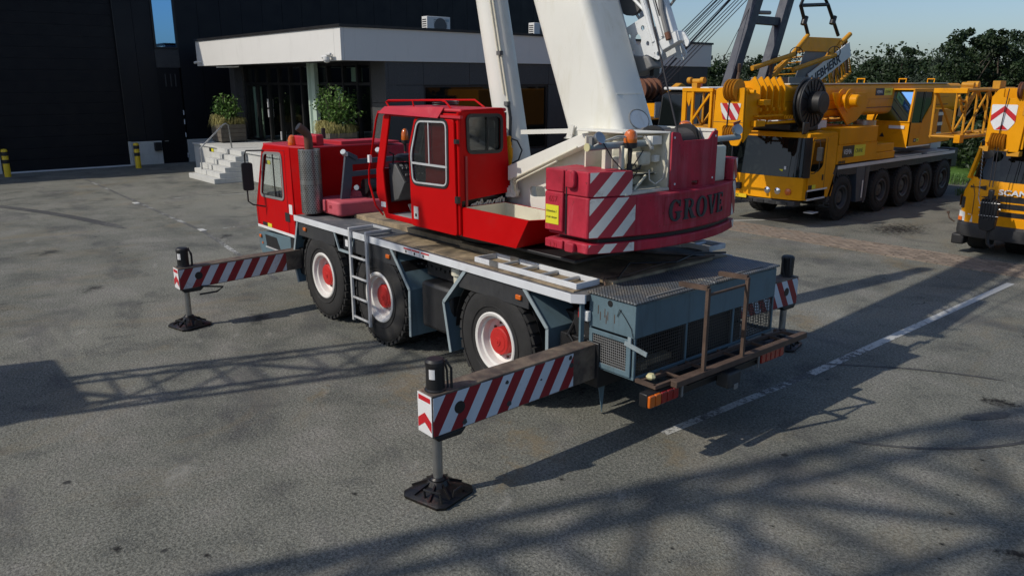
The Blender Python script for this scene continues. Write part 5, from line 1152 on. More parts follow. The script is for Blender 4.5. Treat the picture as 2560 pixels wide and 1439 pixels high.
P('pillar_handle', MB().tube([(3.90, 1.12, 2.68), (3.86, 1.08, 2.66), (3.90, 1.08, 2.48), (3.93, 1.12, 2.46)], .011), 'blackplastic', OC); P('side_mirror', MB().box(4.13, 4.18, 1.26, 1.30, 2.54, 2.64), 'signwhite', OC)
P('pillar_sticker', MB().box(3.88, 4.0, 1.221, 1.224, 1.95, 2.02), 'signwhite', OC)
P('operator_seat', MB().box(2.45, 2.95, .62, 1.05, 2.05, 2.20).box(2.40, 2.55, .62, 1.05, 2.20, 2.85).box(2.42, 2.54, .70, .97, 2.85, 3.02), 'seat', OC, bevel=.05)
P('armrest_console', MB().box(2.7, 3.05, 1.06, 1.14, 2.25, 2.32).cyl((3.0, 1.1, 2.32), (3.02, 1.1, 2.48), .015), 'blackplastic', OC)
cs_ = P('control_console', MB().plate([(3.95, 2.0), (3.75, 2.06), (3.58, 2.30), (3.80, 2.53), (3.98, 2.53)], 'y', .55, .55), 'panelgrey', OC, bevel=.01)
mb = MB()
Dn = Vector((.22, 0, .23)).normalized()
P('instrument_face', MB().loft([[(3.565, .57, 2.305), (3.565, 1.08, 2.305), (3.795, 1.08, 2.545), (3.795, .57, 2.545)], [(3.575, .57, 2.30), (3.575, 1.08, 2.30), (3.805, 1.08, 2.54), (3.805, .57, 2.54)]]), 'blackplastic', OC)
for k in range(14):
    y_ = .62+.065*(k % 7); t_ = .35+.35*(k//7); mb.box(3.56+.23*t_-.008, 3.56+.23*t_+.008, y_, y_+.03, 2.30+.24*t_, 2.325+.24*t_)
for y_ in (.95, 1.03): mb.cyl((3.77, y_, 2.50), (3.76, y_, 2.515), .025, n=14)
P('instrument_switch', mb, 'grate', OC, kind='stuff')
P('dash_hood', MB().lathe((3.92, .80, 2.56), (0, 0, 1), [(.2, 0), (.2, .05), (.16, .08), (0, .08)], 20), 'blackplastic', OC)
P('foot_pedal', MB().bar((3.45, .9, 1.87), (3.7, .8, 2.02), .1, .02).bar((3.4, 1.05, 1.87), (3.6, 1.0, 2.0), .08, .02).box(3.3, 3.5, .6, .75, 1.85, 2.0), 'panelgrey', OC); P('red_lever', MB().cyl((3.05, .75, 2.1), (3.1, .75, 2.85), .02), 'red', OC)
P('paper_notice', MB().box(3.1, 3.4, .505, .508, 2.75, 3.1), 'signwhite', OC); P('paper_notice', MB().box(2.75, 3.0, .505, .508, 2.55, 2.8), 'signyellow', OC)

# ---- boom and lift cylinder
D = Vector((.575, 0, 1.35)).normalized(); Bk = Vector((-D.z, 0, D.x))        # Bk: back normal (-x, up)
def boomsec(a0, a1, w, h, c0, r, mat='white', name='boom_section', **k):
    """rounded box section along D; c0 point on back face centreline"""
    mb = MB(); lp = rr(-w, w, -h, 0, r, 5); loops = []
    for s_ in (a0, a1):
        o_ = Vector(c0)+D*s_; loops.append([tuple(o_+Vector((0, u, 0))+Bk*v) for u, v in lp])
    mb.loft(loops); return P(name, mb, mat, **k)
c0 = Vector((.50, 0, 3.11))
boomsec(-.9, 10.2, .315, .80, c0, .11, label='white telescopic boom raised steeply')
boomsec(10.2, 10.6, .27, .70, c0+Bk*(-.05), .09); boomsec(10.6, 11.0, .23, .62, c0+Bk*(-.09), .08)
def onback(s_, y, off=0.): return c0+D*s_+Vector((0, y, 0))+Bk*off
P('weld_seam', MB().bar(onback(.39, -.21, .001), onback(.39, .21, .001), .012, .004), 'white')
mb = MB(); lp = circ(0, 0, .15, 24, .11)
P('inspection_cover', MB().loft([[tuple(onback(.09+v, -.04+u, .003)) for u, v in lp], [tuple(onback(.09+v, -.04+u, .008)) for u, v in inset(lp, .004)]]), 'whiteb')
P('cover_groove', MB().tube([tuple(onback(.09+v, -.04+u, .004)) for u, v in circ(0, 0, .158, 28, .118)+[circ(0, 0, .158, 28, .118)[0]]], .005, 5), 'grate')
P('boom_hook', MB().tube([tuple(onback(3.6, .32, -.30)), tuple(onback(3.62, .40, -.30)), tuple(onback(3.66, .42, -.31)), tuple(onback(3.74, .42, -.30))], .012), 'grate')
P('boom_head', MB().loft([[tuple(c0+D*11.0+Vector((0, u, 0))+Bk*v) for u, v in ((-.3, -.75), (.3, -.75), (.3, .05), (-.3, .05))], [tuple(c0+D*11.8+Vector((0, u, 0))+Bk*v) for u, v in ((-.3, -.9), (.3, -.9), (.3, -.2), (-.3, -.2))]]), 'white', bevel=.02)
cyd = Vector((.236, 0, 1)).normalized(); cy0 = Vector((2.765, 0, 3.35))
LC = P('lift_cylinder', MB().cyl(cy0-cyd*1.3, cy0+cyd*4.1, .205, n=40), 'white', label='white hydraulic lifting cylinder'); P('piston_rod', MB().cyl(cy0+cyd*4.1, cy0+cyd*5.2, .15, n=32), 'chrome')
P('cylinder_collar', MB().cyl(cy0+cyd*3.95, cy0+cyd*4.12, .225, n=40), 'white', LC)
def oncyl(h, a): # point on cylinder surface, angle from +y toward -x
    return cy0+cyd*h+Vector((-math.sin(a)*.97, math.cos(a), .0))*.225
P('cylinder_pipe', MB().tube([tuple(oncyl(h, .95)) for h in (1.6, 1.2, .62, .60, .35, -.02)], .013).tube([tuple(oncyl(h, .78)) for h in (1.6, 1.2, .55, .1)], .010), 'cream', LC)
for h in (.62, -.02): P('pipe_clamp', MB().box(-.035, .035, -.02, .03, -.025, .025).xf(Matrix.Translation(oncyl(h, .9))), 'panelgrey', LC)
P('cylinder_hose', MB().tube([tuple(oncyl(-.05, .95)), tuple(oncyl(-.2, .95)), tuple(oncyl(-.4, .8)), tuple(oncyl(-.55, .75))], .02), 'black', LC)
YM = P('yellow_motor', MB().lathe((2.33, .34, 2.66), (0, 0, 1), [(.03, -.1), (.05, 0), (.055, .02), (.055, .13), (.04, .14), (.04, .20), (.03, .22), (.035, .28), (0, .29)], 16), 'yellow', label='yellow hydraulic valve behind the operator cab'); P('valve_fitting', MB().cyl((2.33, .34, 2.42), (2.33, .34, 2.58), .03).box(2.30, 2.40, .3, .36, 2.5, 2.54), 'steel', YM)
P('valve_hose', MB().tube([(2.33, .36, 2.93), (2.30, .22, 2.88), (2.28, .16, 2.76), (2.30, .2, 2.64), (2.33, .28, 2.6)], .01), 'black', YM)
# stowed lattice extension on the far side
JX = MB(); e1 = [(1.30, -.46, 3.98), (1.70, -.46, 4.94), (4.5, -.46, 11.2)]
def J(s_, v, y): # along boom direction from reference; v towards back
    o_ = Vector((.86, y, 3.86))+D*s_+Bk*v; return tuple(o_)
ch = [(0.0, -.18), (0.0, .22)]
for v, y in ((-.16, -.46), (.20, -.46), (-.16, -.86), (.20, -.86)): JX.cyl(J(.10, v, y), J(6.5, v, y), .034, n=10)
for k in range(9):
    a_, b_ = .45+.68*k, .45+.68*(k+1)
    JX.cyl(J(a_, .20, -.46), J(b_, -.16, -.46), .018, n=8); JX.cyl(J(b_, -.16, -.46), J(b_, .20, -.46), .015, n=8)
    JX.cyl(J(a_, .20, -.86), J(b_, -.16, -.86), .018, n=8); JX.cyl(J(a_, .20, -.46), J(b_, .20, -.86), .018, n=8); JX.cyl(J(a_, -.16, -.86), J(b_, -.16, -.46), .018, n=8)
JB_ = P('jib_truss', JX, 'whiteb', label='white lattice extension stowed beside the boom', kind='stuff')
pl = [(-.24, -.16), (-.20, .02), (-.16, .06), (-.02, -.02), (.12, -.06), (.24, -.10), (.34, -.06), (.36, .02), (.24, .12), (.24, .40), (-.20, .40)]
# foot plates: outline in (v along Bk, s along D)
def footplate(y, holes=True):
    lp = rounded([(-.24, -.07), (-.16, -.12), (-.10, .0), (.06, .02), (.20, -.12), (.28, -.06), (.24, .06), (.22, .42), (-.19, .42)], .03, 3)
    mb = MB(); hs = [circ(0, .22, .05, 16, .065), circ(-.11, .31, .026, 12, .03), (circ(.11, .31, .026, 12, .03)), circ(-.11, .12, .026, 12, .03), circ(.12, .12, .024, 12, .028), circ(-.185, -.055, .022, 12), circ(.225, -.05, .028, 12)] if holes else [circ(-.185, -.055, .022, 12), circ(.225, -.05, .028, 12)]
    mb.plate(lp, 'z', 0, .02, hs)
    o_ = Vector((.86, y, 3.86)); A = Matrix(((Bk.x, D.x, 0, o_.x), (Bk.y, D.y, 1, o_.y), (Bk.z, D.z, 0, o_.z), (0, 0, 0, 1))); return mb.xf(A)
P('jib_foot_plate', footplate(-.46), 'whiteb'); P('jib_foot_plate', footplate(-.90, False), 'whiteb')
def bkplate(pts, y, t=.02):
    mb = MB(); mb.plate(pts, 'z', 0, t); o_ = Vector((.86, y, 3.86)); A = Matrix(((Bk.x, D.x, 0, o_.x), (Bk.y, D.y, 1, o_.y), (Bk.z, D.z, 0, o_.z), (0, 0, 0, 1))); return mb.xf(A)
P('jib_side_box', MB().loft([[J(.10, .24, -.5), J(.10, .45, -.5), J(.10, .45, -.60), J(.10, .24, -.60)], [J(2.6, .24, -.5), J(2.6, .40, -.5), J(2.6, .40, -.60), J(2.6, .24, -.60)]]), 'whiteb', bevel=.01)
P('jib_base_bar', MB().loft([[J(-.02, .20, -.5), J(-.02, .50, -.5), J(.10, .50, -.5), J(.10, .20, -.5)], [J(-.02, .20, -.62), J(-.02, .50, -.62), J(.10, .50, -.62), J(.10, .20, -.62)]]), 'whiteb', bevel=.008)
P('jib_lug', bkplate(rounded([(.40, .08), (.52, .08), (.56, -.06), (.51, -.10), (.46, -.02), (.40, -.02)], .02, 3), -.60), 'whiteb')
P('jib_rail', MB().bar(J(.12, .30, -.485), J(5, .30, -.485), .02, .03), 'whiteb'); P('dark_strip', MB().bar(J(.35, .335, -.492), J(5, .335, -.492), .004, .012), 'black')
P('jib_hose', MB().tube([J(1.0, .40, -.485), J(.7, .41, -.47), J(.55, .44, -.465), J(.38, .40, -.465), J(.12, .39, -.465)], .03, 10), 'grate', label='grey corrugated hose'); P('hose_end', MB().cyl(J(.12, .39, -.465), J(.04, .39, -.465), .032), 'rustpipe')
P('jib_spike', MB().tube([J(.42, .42, -.6), J(.46, .52, -.6), J(.52, .56, -.6), J(.52, .61, -.6)], .016), 'grate')
P('sheave_wheel', MB().lathe(J(.75, -.02, -.60), (0, 1, 0), [(0, 0), (.2, 0), (.2, .02), (.17, .03), (.2, .04), (.2, .06), (0, .06)], 28), 'panelgrey')
P('boom_heel_cover', MB().plate([(1.22, 3.66), (1.20, 3.90), (.78, 3.88), (.70, 3.76), (.95, 3.66)], 'y', -.62, .2), 'grate', bevel=.02); P('heel_bracket', MB().box(.74, .80, -.60, -.50, 3.66, 3.86), 'black')

# ---- things resting on the crane
t = thing('counterweight_slab', 'pink faded red counterweight slab with a raised boss lying on the front deck', 'counterweight', (5.9, .4, 1.545))
sl_ = rounded([(5.58, 1.04), (6.20, 1.04), (6.38, .90), (6.38, -.6), (5.45, -.6)], .08)
obj('slab', MB().plate(sl_, 'z', 1.575, .225), 'pinkred', t, bevel=.03); obj('bearer', MB().box(5.6, 6.2, -.5, .8, 1.545, 1.575), 'black', t)
obj('boss', MB().lathe((6.15, .30, 1.80), (0, 0, 1), [(.20, 0), (.165, .075), (.12, .08), (.11, .02), (0, .02)], 24), 'pinkred', t, bevel=.01)
obj('groove', MB().box(5.96, 5.985, 1.03, 1.043, 1.6, 1.79).box(6.09, 6.11, 1.03, 1.043, 1.6, 1.79), 'signred2', t); obj('lug', MB().plate(rounded([(5.99, 1.62), (6.085, 1.62), (6.085, 1.80), (5.99, 1.80)], .03), 'y', 1.035, .035), 'pinkred', t, bevel=.01)
obj('white_corner', MB().box(6.20, 6.30, 1.0, 1.03, 1.58, 1.78), 'signwhite', t, bevel=.02)
def text_on(parent, s, size, o_, u, v, mat='signred2'): text('weight_number', s, size, mat, parent, o_, u, v, .0015)
text_on(t, 'LE1', .07, (5.90, 1.043, 1.68), (-1, 0, 0), (0, 0, 1))
def flat_ladder(name, label, x0_, x1_, ya, yb, z, hinge=None, mats='alubright'):
    t = thing('ladder', label, 'ladder', ((x0_+x1_)/2, (ya+yb)/2, z), 'aluminium ladders lying on the deck')
    for y in (ya, yb): obj('rail', MB().box(x0_, x1_, y-.013, y+.013, z, z+.06), mats, t, bevel=.004)
    k = x0_+.03
    obj('end_cap', MB().box(x0_, x0_+.02, ya+.014, yb-.014, z, z+.06), mats, t)
    if hinge:
        for q in (x1_-.005,): obj('end_cap', MB().box(q-.015, q, ya+.014, yb-.014, z, z+.06), mats, t)
        for y in (ya+.015, yb+.015): obj('hinge', MB().box(hinge-.03, hinge+.12, y, y+.008, z+.01, z+.075), 'steel', t)
    n_ = 5 if not hinge else 4
    for i in range(n_):
        xx = x0_+.28+(x1_-x0_-.28)*i/(n_+.3); obj('rung', MB().cyl((xx, ya+.014, z+.03), (xx, yb-.014, z+.03), .018, n=12), 'alu', t)
flat_ladder('ladder', 'folded pale aluminium ladder lying on the near side of the deck, with hinges', .16, 1.86, .93, 1.25, 1.55, 1.45)
flat_ladder('ladder', 'light blue aluminium ladder lying on the far side of the deck by the storage box', .20, 2.2, -1.34, -1.04, 1.62, None, 'alubright')
# ================================================================ YELLOW FIVE AXLE CRANE
XS = 4.85
LB = thing('telescopic_crane', 'parked yellow five axle mobile crane with its boom laid forward over the windscreen', 'crane', (6.0, -15.5, 0))
Q = lambda name, mb, mat, parent=LB, **k: obj(name, mb, mat, parent, **k)
XF = 7.30
Q('chassis', MB().box(XS+.5, XF-.5, -20.6, -12.2, .55, 1.2), 'black', bevel=.02)
Q('side_skirt', MB().box(XS+.02, XF-.02, -20.4, -13.0, 1.18, 1.44), 'darkgrey', bevel=.01)
Q('deck', MB().box(XS, XF, -20.45, -12.95, 1.44, 1.47), 'greydeck', bevel=.004); Q('deck_edge', MB().box(XS-.015, XS-.002, -20.4, -12.95, 1.37, 1.46), 'alubright', bevel=.004)
Q('walkway_plate', MB().box(XS+.02, XS+.5, -18.0, -16.3, 1.472, 1.50), 'alu'); Q('walkway_plate', MB().box(XS+.02, XS+.5, -20.0, -18.4, 1.472, 1.50), 'alu')
for y in (-13.28, -15.52, -16.95, -18.35, -19.72):
    wheel(y, XS+.0, r=.615, w=.40, yo=0, parent=LB, rimmat='hubgrey', hubmat='hubgrey', axis='x', rr_=.30)
    wheel(y, XF-.4, r=.615, w=.40, yo=0.0, parent=LB, rimmat='hubgrey', hubmat='hubgrey', axis='x', rr_=.30)
for ya, yb in ((-14.0, -14.7), (-12.55, -12.75)):
    Q('mudguard', MB().plate([(ya, 1.44), (yb-.1, 1.44), (yb, .4), (ya-.15, .4)], 'x', XS+.01, .3), 'navy', bevel=.01)
Q('mudguard', MB().plate([(-12.62, .55), (-12.50, .55), (-12.86, 1.44), (-12.98, 1.44)], 'x', XS+.0, .35), 'darkgrey', bevel=.006)
Q('outrigger_plate', MB().plate([(-14.45, .5), (-14.38, .5), (-14.38, .98), (-14.45, .98)], 'x', XS-.006, .005), 'signwhite'); Q('outrigger_leg', MB().box(XS-.0, XS+.2, -14.62, -14.52, .35, 1.4), 'aframe')
# cab
def lc(z): return -11.28-.06*(z-.7)/1.6-(.0 if z < 1.27 else .10*(z-1.27)/1.0)
def frontloop(z, bulge=.12, ins=0.):
    y = lc(z); p = [(XS+ins, -12.80, z), (XS+ins, y-.28, z), (XS+.05+ins, y-.10, z), (XS+.22+ins, y-.02, z)]
    n = 8
    for i in range(n+1): t = i/n; p.append((XS+.30+(XF-XS-.60)*t, y+bulge*4*t*(1-t)*.6, z))
    p += [(XF-.22-ins, y-.02, z), (XF-.05-ins, y-.14, z), (XF-ins, y-.45, z), (XF-ins, -12.80, z)]; return p
CBL = Q('cab_body', MB().loft([frontloop(z) for z in (.70, .95, 1.265)]), 'yellow', label='bright yellow lower cab front', bevel=.004)
Q('windscreen', MB().loft([[p_ for p_ in frontloop(z)[2:-2]]+[(XF-.3, -12.0, z), (XS+.3, -12.0, z)] for z in (1.27, 1.75, 2.235)]), 'windscreen', CBL)
Q('cab_roof', MB().loft([frontloop(2.24), frontloop(2.33, .10), frontloop(2.36, .06, .08)]), 'yellow', CBL)
sd = [(-11.52, .92), (-12.52, .92), (-12.80, 1.44), (-12.80, 2.24), (-11.60, 2.24), (-11.50, 1.27)]
swl = rounded([(-11.58, 1.42), (-11.95, 1.38), (-12.18, 1.52), (-12.22, 2.20), (-11.70, 2.20)], .06)
Q('cab_side', MB().plate(sd, 'x', XS-.012, .012, [swl]), 'yellow', CBL, bevel=.003); Q('side_window', MB().plate(swl, 'x', XS-.006, .003), 'windscreen', CBL)
Q('corner_pillar', MB().loft([[(XS-.02, -11.56, z), (XS-.012, -11.48, z), (XS+.06, -11.36, z), (XS+.08, -11.45, z)] for z in (1.26, 2.25)]), 'blackplastic', CBL)
Q('door_seam', MB().box(XS-.016, XS-.0125, -12.30, -12.29, .95, 2.22), 'rust', CBL); Q('door_handle', MB().box(XS-.03, XS-.012, -12.22, -12.17, 1.16, 1.30), 'blackplastic', CBL)
Q('sill_strip', MB().box(XS-.017, XS-.012, -12.48, -11.50, .915, .955), 'signwhite', CBL)
Q('entry_step', MB().box(XS-.02, XS+.4, -12.4, -11.55, .68, .73).box(XS-.05, XS+.2, -12.1, -11.8, .33, .36), 'alu', CBL, bevel=.008); Q('step_box', MB().box(XS, XS+.4, -12.4, -11.5, .73, .92), 'black', CBL)
for y0_, m_ in ((-11.54, 'signblack'), (-11.72, 'signyellow')): Q('small_plate', MB().box(XS-.018, XS-.013, y0_-.17, y0_, .965, 1.07), m_, CBL)
Q('mirror', MB().plate(rounded([(-.075, -.17), (.075, -.17), (.075, .17), (-.075, .17)], .035), 'y', 0, .06).xf(Matrix.Translation((XS-.22, -11.62, 1.86))), 'blackplastic', CBL, bevel=.01)
Q('mirror_arm', MB().tube([(XS+.0, -11.62, 2.18), (XS-.18, -11.6, 2.20), (XS-.22, -11.6, 2.0), (XS-.22, -11.6, 1.5), (XS-.1, -11.62, 1.38), (XS+.0, -11.64, 1.36)], .012), 'black', CBL)
for k, x in enumerate((6.9, 6.25, 5.55)): Q('wiper', MB().bar((x, -11.26, 1.24), (x+.32, -11.34, 1.42), .02, .02).bar((x+.1, -11.33, 1.47), (x+.50, -11.38, 1.36), .02, .012), 'black', CBL)
for k, (x, m_) in enumerate(((5.78, 'clearlens'), (5.50, 'clearlens'), (5.22, 'orange'))):
    y = lc(.9)+.05-.02*k; Q('headlight', MB().lathe((x, y-.03, .90), (0, 1, 0), [(.085, 0), (.085, .05), (.07, .06), (0, .065)], 20), 'chrome' if k < 2 else 'orange', CBL)
Q('number_plate', MB().box(6.35, 7.0, -11.20, -11.17, .645, .74), 'yellowbright', CBL); text('plate_text', 'VP-94-ZK', .085, 'signblack', CBL, (6.92, -11.168, .665), (-1, 0, 0), (0, 0, 1), .001)
Q('sensor_block', MB().box(6.55, 6.80, -11.24, -11.16, .86, 1.02), 'blackplastic', CBL, bevel=.01); Q('tow_pin', MB().bar((6.8, -11.18, .95), (7.2, -11.2, .93), .02, .02), 'black', CBL)
Q('front_bumper', MB().box(XS+.15, XF-.1, -11.55, -11.24, .55, .68), 'darkgrey', CBL, bevel=.02)
mb = MB()
for k in range(6): mb.box(5.2+.33*k, 5.4+.33*k, -11.24, -11.22, .56, .64)
Q('bumper_vent', mb, 'black', CBL, kind='stuff')
Q('yellow_notice', MB().box(5.42, 5.60, -11.285, -11.28, 1.40, 1.45), 'signyellow', CBL); Q('white_notice', MB().box(5.33, 5.39, -11.285, -11.28, 1.45, 1.53), 'signwhite', CBL)
# ballast box, signs
BB = Q('side_box', MB().box(XS, XF, -15.02, -12.86, 1.50, 2.0).box(XS, XF, -14.98, -12.9, 2.003, 2.42), 'yellow', label='orange yellow body box with the owner sign', bevel=.012)
Q('ridge', MB().plate([(-12.9, 2.0), (-13.9, 2.03), (-14.05, 1.98), (-15.02, 1.98), (-15.02, 2.0), (-14.04, 2.01), (-13.9, 2.06), (-12.9, 2.03)], 'x', XS-.012, .012), 'yellow', BB)
def vema(parent, x, y, z, w, h, uv=((0, -1, 0), (0, 0, 1))):
    s_ = Q('owner_sign', MB().box(x-.006, x, y-w*.5, y, z, z+h), 'signblack', parent); Q('owner_sign_field', MB().box(x-.006, x, y-w, y-w*.505, z, z+h), 'signyellow', parent)
    if w > .3:
        text('sign_letters', 'VEMA', h*.62, 'signwhite', parent, (x-.0075, y-w*.04, z+h*.28), (0, -1, 0), (0, 0, 1), .001, .001, xs=.66*(w/h)/3.0)
        text('sign_letters', 'CRANE', h*.5, 'signblack', parent, (x-.0075, y-w*.55, z+h*.32), (0, -1, 0), (0, 0, 1), .001, 0, xs=.62*(w/h)/3.0)
vema(BB, XS-.003, -13.12, 1.66, 1.22, .30)
text('maker_name', 'LIEBHERR', .095, 'signblack', BB, (XS-.008, -12.93, 1.515), (0, -1, 0), (0, 0, 1), .001, .003, xs=.95)
Q('step_box', MB().box(XS+.02, XS+1.2, -16.2, -15.05, 1.48, 1.68).box(XS+.04, XS+1.15, -16.15, -15.05, 1.684, 1.90), 'yellow', label='low yellow counterweight block', bevel=.015)
# operator cab
oc = [(-16.90, 1.72), (-18.45, 1.76), (-18.45, 3.34), (-17.05, 3.36), (-16.95, 2.45)]
ow = rounded([(-17.05, 2.42), (-17.72, 2.40), (-18.30, 2.95), (-18.32, 3.28), (-17.16, 3.30)], .04)
OCL = Q('operator_cabin', MB().plate(oc, 'x', XS+.03, .03, [ow]), 'yellow', label='yellow operator cabin on the far end', bevel=.005)
Q('side_glass', MB().plate(ow, 'x', XS+.05, .003), 'windscreen', OCL); Q('window_bar', MB().bar((XS+.025, -17.72, 2.40), (XS+.025, -17.78, 3.30), .03, .01), 'black', OCL)
Q('cabin_front', MB().loft([[(XS+.03, -16.90, 1.72), (XS+1.15, -16.90, 1.72), (XS+1.15, -17.0, 1.72), (XS+.03, -17.0, 1.72)], [(XS+.03, -16.94, 2.44), (XS+1.1, -16.94, 2.44), (XS+1.1, -17.04, 2.44), (XS+.03, -17.04, 2.44)]]), 'yellow', OCL)
Q('front_glass', MB().poly([(XS+.10, -16.945, 2.47), (XS+1.05, -16.945, 2.47), (XS+.85, -17.16, 3.32), (XS+.12, -17.16, 3.32)]), 'mirrorglass', OCL)
Q('cabin_shell', MB().loft([[(XS+.08, -17.05, 1.72), (XS+1.1, -17.05, 1.72), (XS+1.1, -18.4, 1.72), (XS+.08, -18.4, 1.72)], [(XS+.08, -17.2, 3.33), (XS+.9, -17.2, 3.33), (XS+.9, -18.4, 3.33), (XS+.08, -18.4, 3.33)]]), 'blackplastic', OCL)
Q('cabin_roof', MB().box(XS+.03, XS+.95, -18.45, -17.04, 3.34, 3.38), 'yellow', OCL, bevel=.01)
Q('pillar', MB().bar((XS+.05, -16.93, 2.44), (XS+.06, -17.10, 3.36), .05, .05).bar((XS+1.1, -16.93, 2.44), (XS+.92, -17.14, 3.36), .05, .05).bar((XS+.03, -16.93, 2.45), (XS+1.1, -16.93, 2.45), .04, .03), 'yellow', OCL)
Q('sill', MB().box(XS+.01, XS+.03, -18.45, -16.92, 1.715, 1.75), 'signwhite', OCL); vema(OCL, XS+.026, -17.32, 1.86, .34, .10)
Q('triangle_sign', MB().plate([(XS+.85, 2.0), (XS+.70, 2.0), (XS+.775, 2.13)], 'y', -16.905, .004), 'blackplastic', OCL); Q('white_label', MB().box(XS+.15, XS+.6, -16.905, -16.90, 2.25, 2.34), 'signwhite', OCL)
Q('rear_housing', MB().plate([(-18.47, 1.76), (-20.0, 1.78), (-20.0, 2.7), (-19.5, 2.78), (-18.9, 2.78), (-18.47, 2.55)], 'x', XS+.05, 2.0), 'yellow', bevel=.02)
for z in (1.98, 2.28, 2.58): Q('housing_step', MB().box(XS+.04, XS+.055, -19.25, -18.9, z, z+.10), 'alu')
Q('steps_recess', MB().box(XS+.044, XS+.05, -19.22, -18.93, 1.95, 2.76), 'rust')
Q('rear_light_box', MB().box(XS+.1, XS+.6, -20.95, -20.5, .9, 1.5), 'blackplastic', bevel=.03); Q('grey_cabinet', MB().box(XS+.8, XF, -21.3, -20.5, 1.0, 1.75), 'acwhite', bevel=.02)
Q('exhaust_drum', MB().cyl((5.55, -15.6, 1.95), (5.55, -15.6, 2.52), .30, n=28), 'steel'); Q('tank_top', MB().box(5.4, 7.0, -13.2, -12.4, 2.38, 2.60), 'whiteb', bevel=.01)
Q('roof_gear', MB().box(5.3, 7.0, -12.6, -11.6, 2.37, 2.5).box(5.4, 6.6, -12.2, -11.4, 2.42, 2.56), 'black', bevel=.02); Q('mirror', MB().box(5.0, 5.06, -11.62, -11.38, 2.33, 2.62).xf(Matrix.Identity(4)), 'blackplastic', bevel=.02)
Q('beacon', MB().lathe((5.25, -12.2, 2.52), (0, 0, 1), [(.06, 0), (.055, .1), (0, .12)], 16), 'orange')
# boom
def ybox(name, x0_, x1_, y0_, y1_, z0_, z1_, r, mat='yellow', **k):
    mb = MB(); lp = rr(x0_, x1_, z0_, z1_, r, 5); mb.loft([[(u, y, v) for u, v in lp] for y in (y0_, y1_)]); return Q(name, mb, mat, **k)
BM = ybox('boom', 5.50, 6.42, -22.0, -11.0, 2.66, 3.52, .16, label='orange yellow telescopic boom')
ybox('boom_section', 5.58, 6.34, -11.2, -9.75, 2.72, 3.46, .13)
Q('boom_top_rail', MB().box(5.55, 5.75, -21, -11.5, 3.515, 3.545), 'cream', BM); vema(BM, 5.497, -15.95, 3.20, 1.02, .20)
Q('boom_seam', MB().box(5.492, 5.50, -21, -11.2, 3.10, 3.105).box(5.485, 5.5, -21, -12.5, 2.86, 2.88), 'rustpipe', BM)
for k in range(5):
    y = -10.05-.27*k; o = Q('boom_collar', MB().plate(rounded([(5.42, 2.90), (5.42, 3.45), (5.60, 3.72), (5.72, 3.60), (6.25, 3.60), (6.5, 3.45), (6.5, 2.9), (6.3, 2.72), (5.6, 2.72)], .04), 'y', y, .05), 'yellow', bevel=.006)
    Q('collar_lug', MB().box(5.36, 5.44, y-.0, y+.07, 2.90, 2.99), 'yellow', o, bevel=.01)
hz = [(5.42, 2.15), (6.24, 2.15), (6.24, 3.45), (5.42, 3.45)]
HH = Q('boom_head', MB().plate(rounded([(5.42, 2.30), (5.52, 2.12), (5.72, 2.12), (5.80, 2.30), (6.26, 2.33), (6.22, 3.42), (6.10, 3.46), (5.98, 3.45), (5.95, 3.16), (5.62, 3.16), (5.60, 3.44), (5.44, 3.46)], .05, 3), 'y', -9.44, .05, [rr(5.62, 5.98, 2.36, 2.58, .07)]), 'yellow', label='yellow boom head with rope sheaves', bevel=.006)
Q('head_cheek', MB().plate([(-9.46, 2.2), (-9.46, 3.42), (-10.0, 3.30), (-10.0, 2.66)], 'x', 5.42, .04), 'yellow', HH, bevel=.008); Q('head_cheek', MB().plate([(-9.46, 2.3), (-9.46, 3.42), (-10.0, 3.30), (-10.0, 2.66)], 'x', 6.2, .04), 'yellow', HH, bevel=.008)
Q('head_seam', MB().box(5.43, 6.25, -9.389, -9.386, 2.655, 2.665), 'rust', HH)
for k in range(4): Q('sheave', MB().lathe((5.62+.085*k, -9.45, 3.40), (1, 0, 0), [(0, 0), (.245, 0), (.25, .006), (.22, .020), (.25, .034), (.245, .04), (0, .04)], 28), 'yellowold', HH)
for k in range(5): Q('lower_sheave', MB().lathe((5.64+.065*k, -9.50, 2.40), (1, 0, 0), [(0, 0), (.19, 0), (.195, .006), (.17, .015), (.195, .024), (.19, .03), (0, .03)], 24), 'yellowold', HH)
M['stripe_p'] = m_stripes('boom_head_warning_panel', (.45, .012, .02), (.66, .66, .64), 0, 2, 1.0, -.75, .285, .55, .52, wear=.05)
Q('warning_panel', MB().plate(rounded([(5.58, 2.72), (5.98, 2.72), (6.08, 3.10), (5.50, 3.10)][::1], .03), 'y', -9.386, .006), 'stripe_p', HH)
Q('head_pin', MB().cyl((5.30, -9.6, 3.36), (5.45, -9.6, 3.36), .05).cyl((6.22, -9.6, 3.36), (6.45, -9.6, 3.36), .05), 'yellow', HH)
Q('hook_rope', MB().cyl((5.80, -9.36, 3.45), (5.86, -9.38, 2.5), .014).cyl((5.68, -9.42, 2.2), (5.68, -9.42, 1.35), .014), 'rope')
Q('side_clamp', MB().box(5.30, 5.42, -10.9, -9.8, 2.78, 2.82).box(5.24, 5.40, -10.2, -9.9, 3.05, 3.18).box(5.28, 5.42, -10.1, -9.7, 2.56, 2.70).box(5.30, 5.40, -11.7, -10.2, 2.60, 2.66), 'yellow', bevel=.008)
for k in range(5): Q('chain_link', MB().lathe((5.32, -11.05-.12*k, 2.74), (1, 0, 0), [(.045, 0), (.06, .015), (.045, .03), (.03, .015), (.045, 0)], 12), 'yellow')
RL = Q('cable_reel', MB().lathe((5.12, -11.90, 3.06), (1, 0, 0), [(0, .0), (.60, .0), (.62, .02), (.60, .05), (.54, .06), (.54, .14), (.60, .15), (.62, .18), (.60, .2), (0, .2)], 48), 'blackplastic', label='big black cable reel on the boom side')
mb = MB()
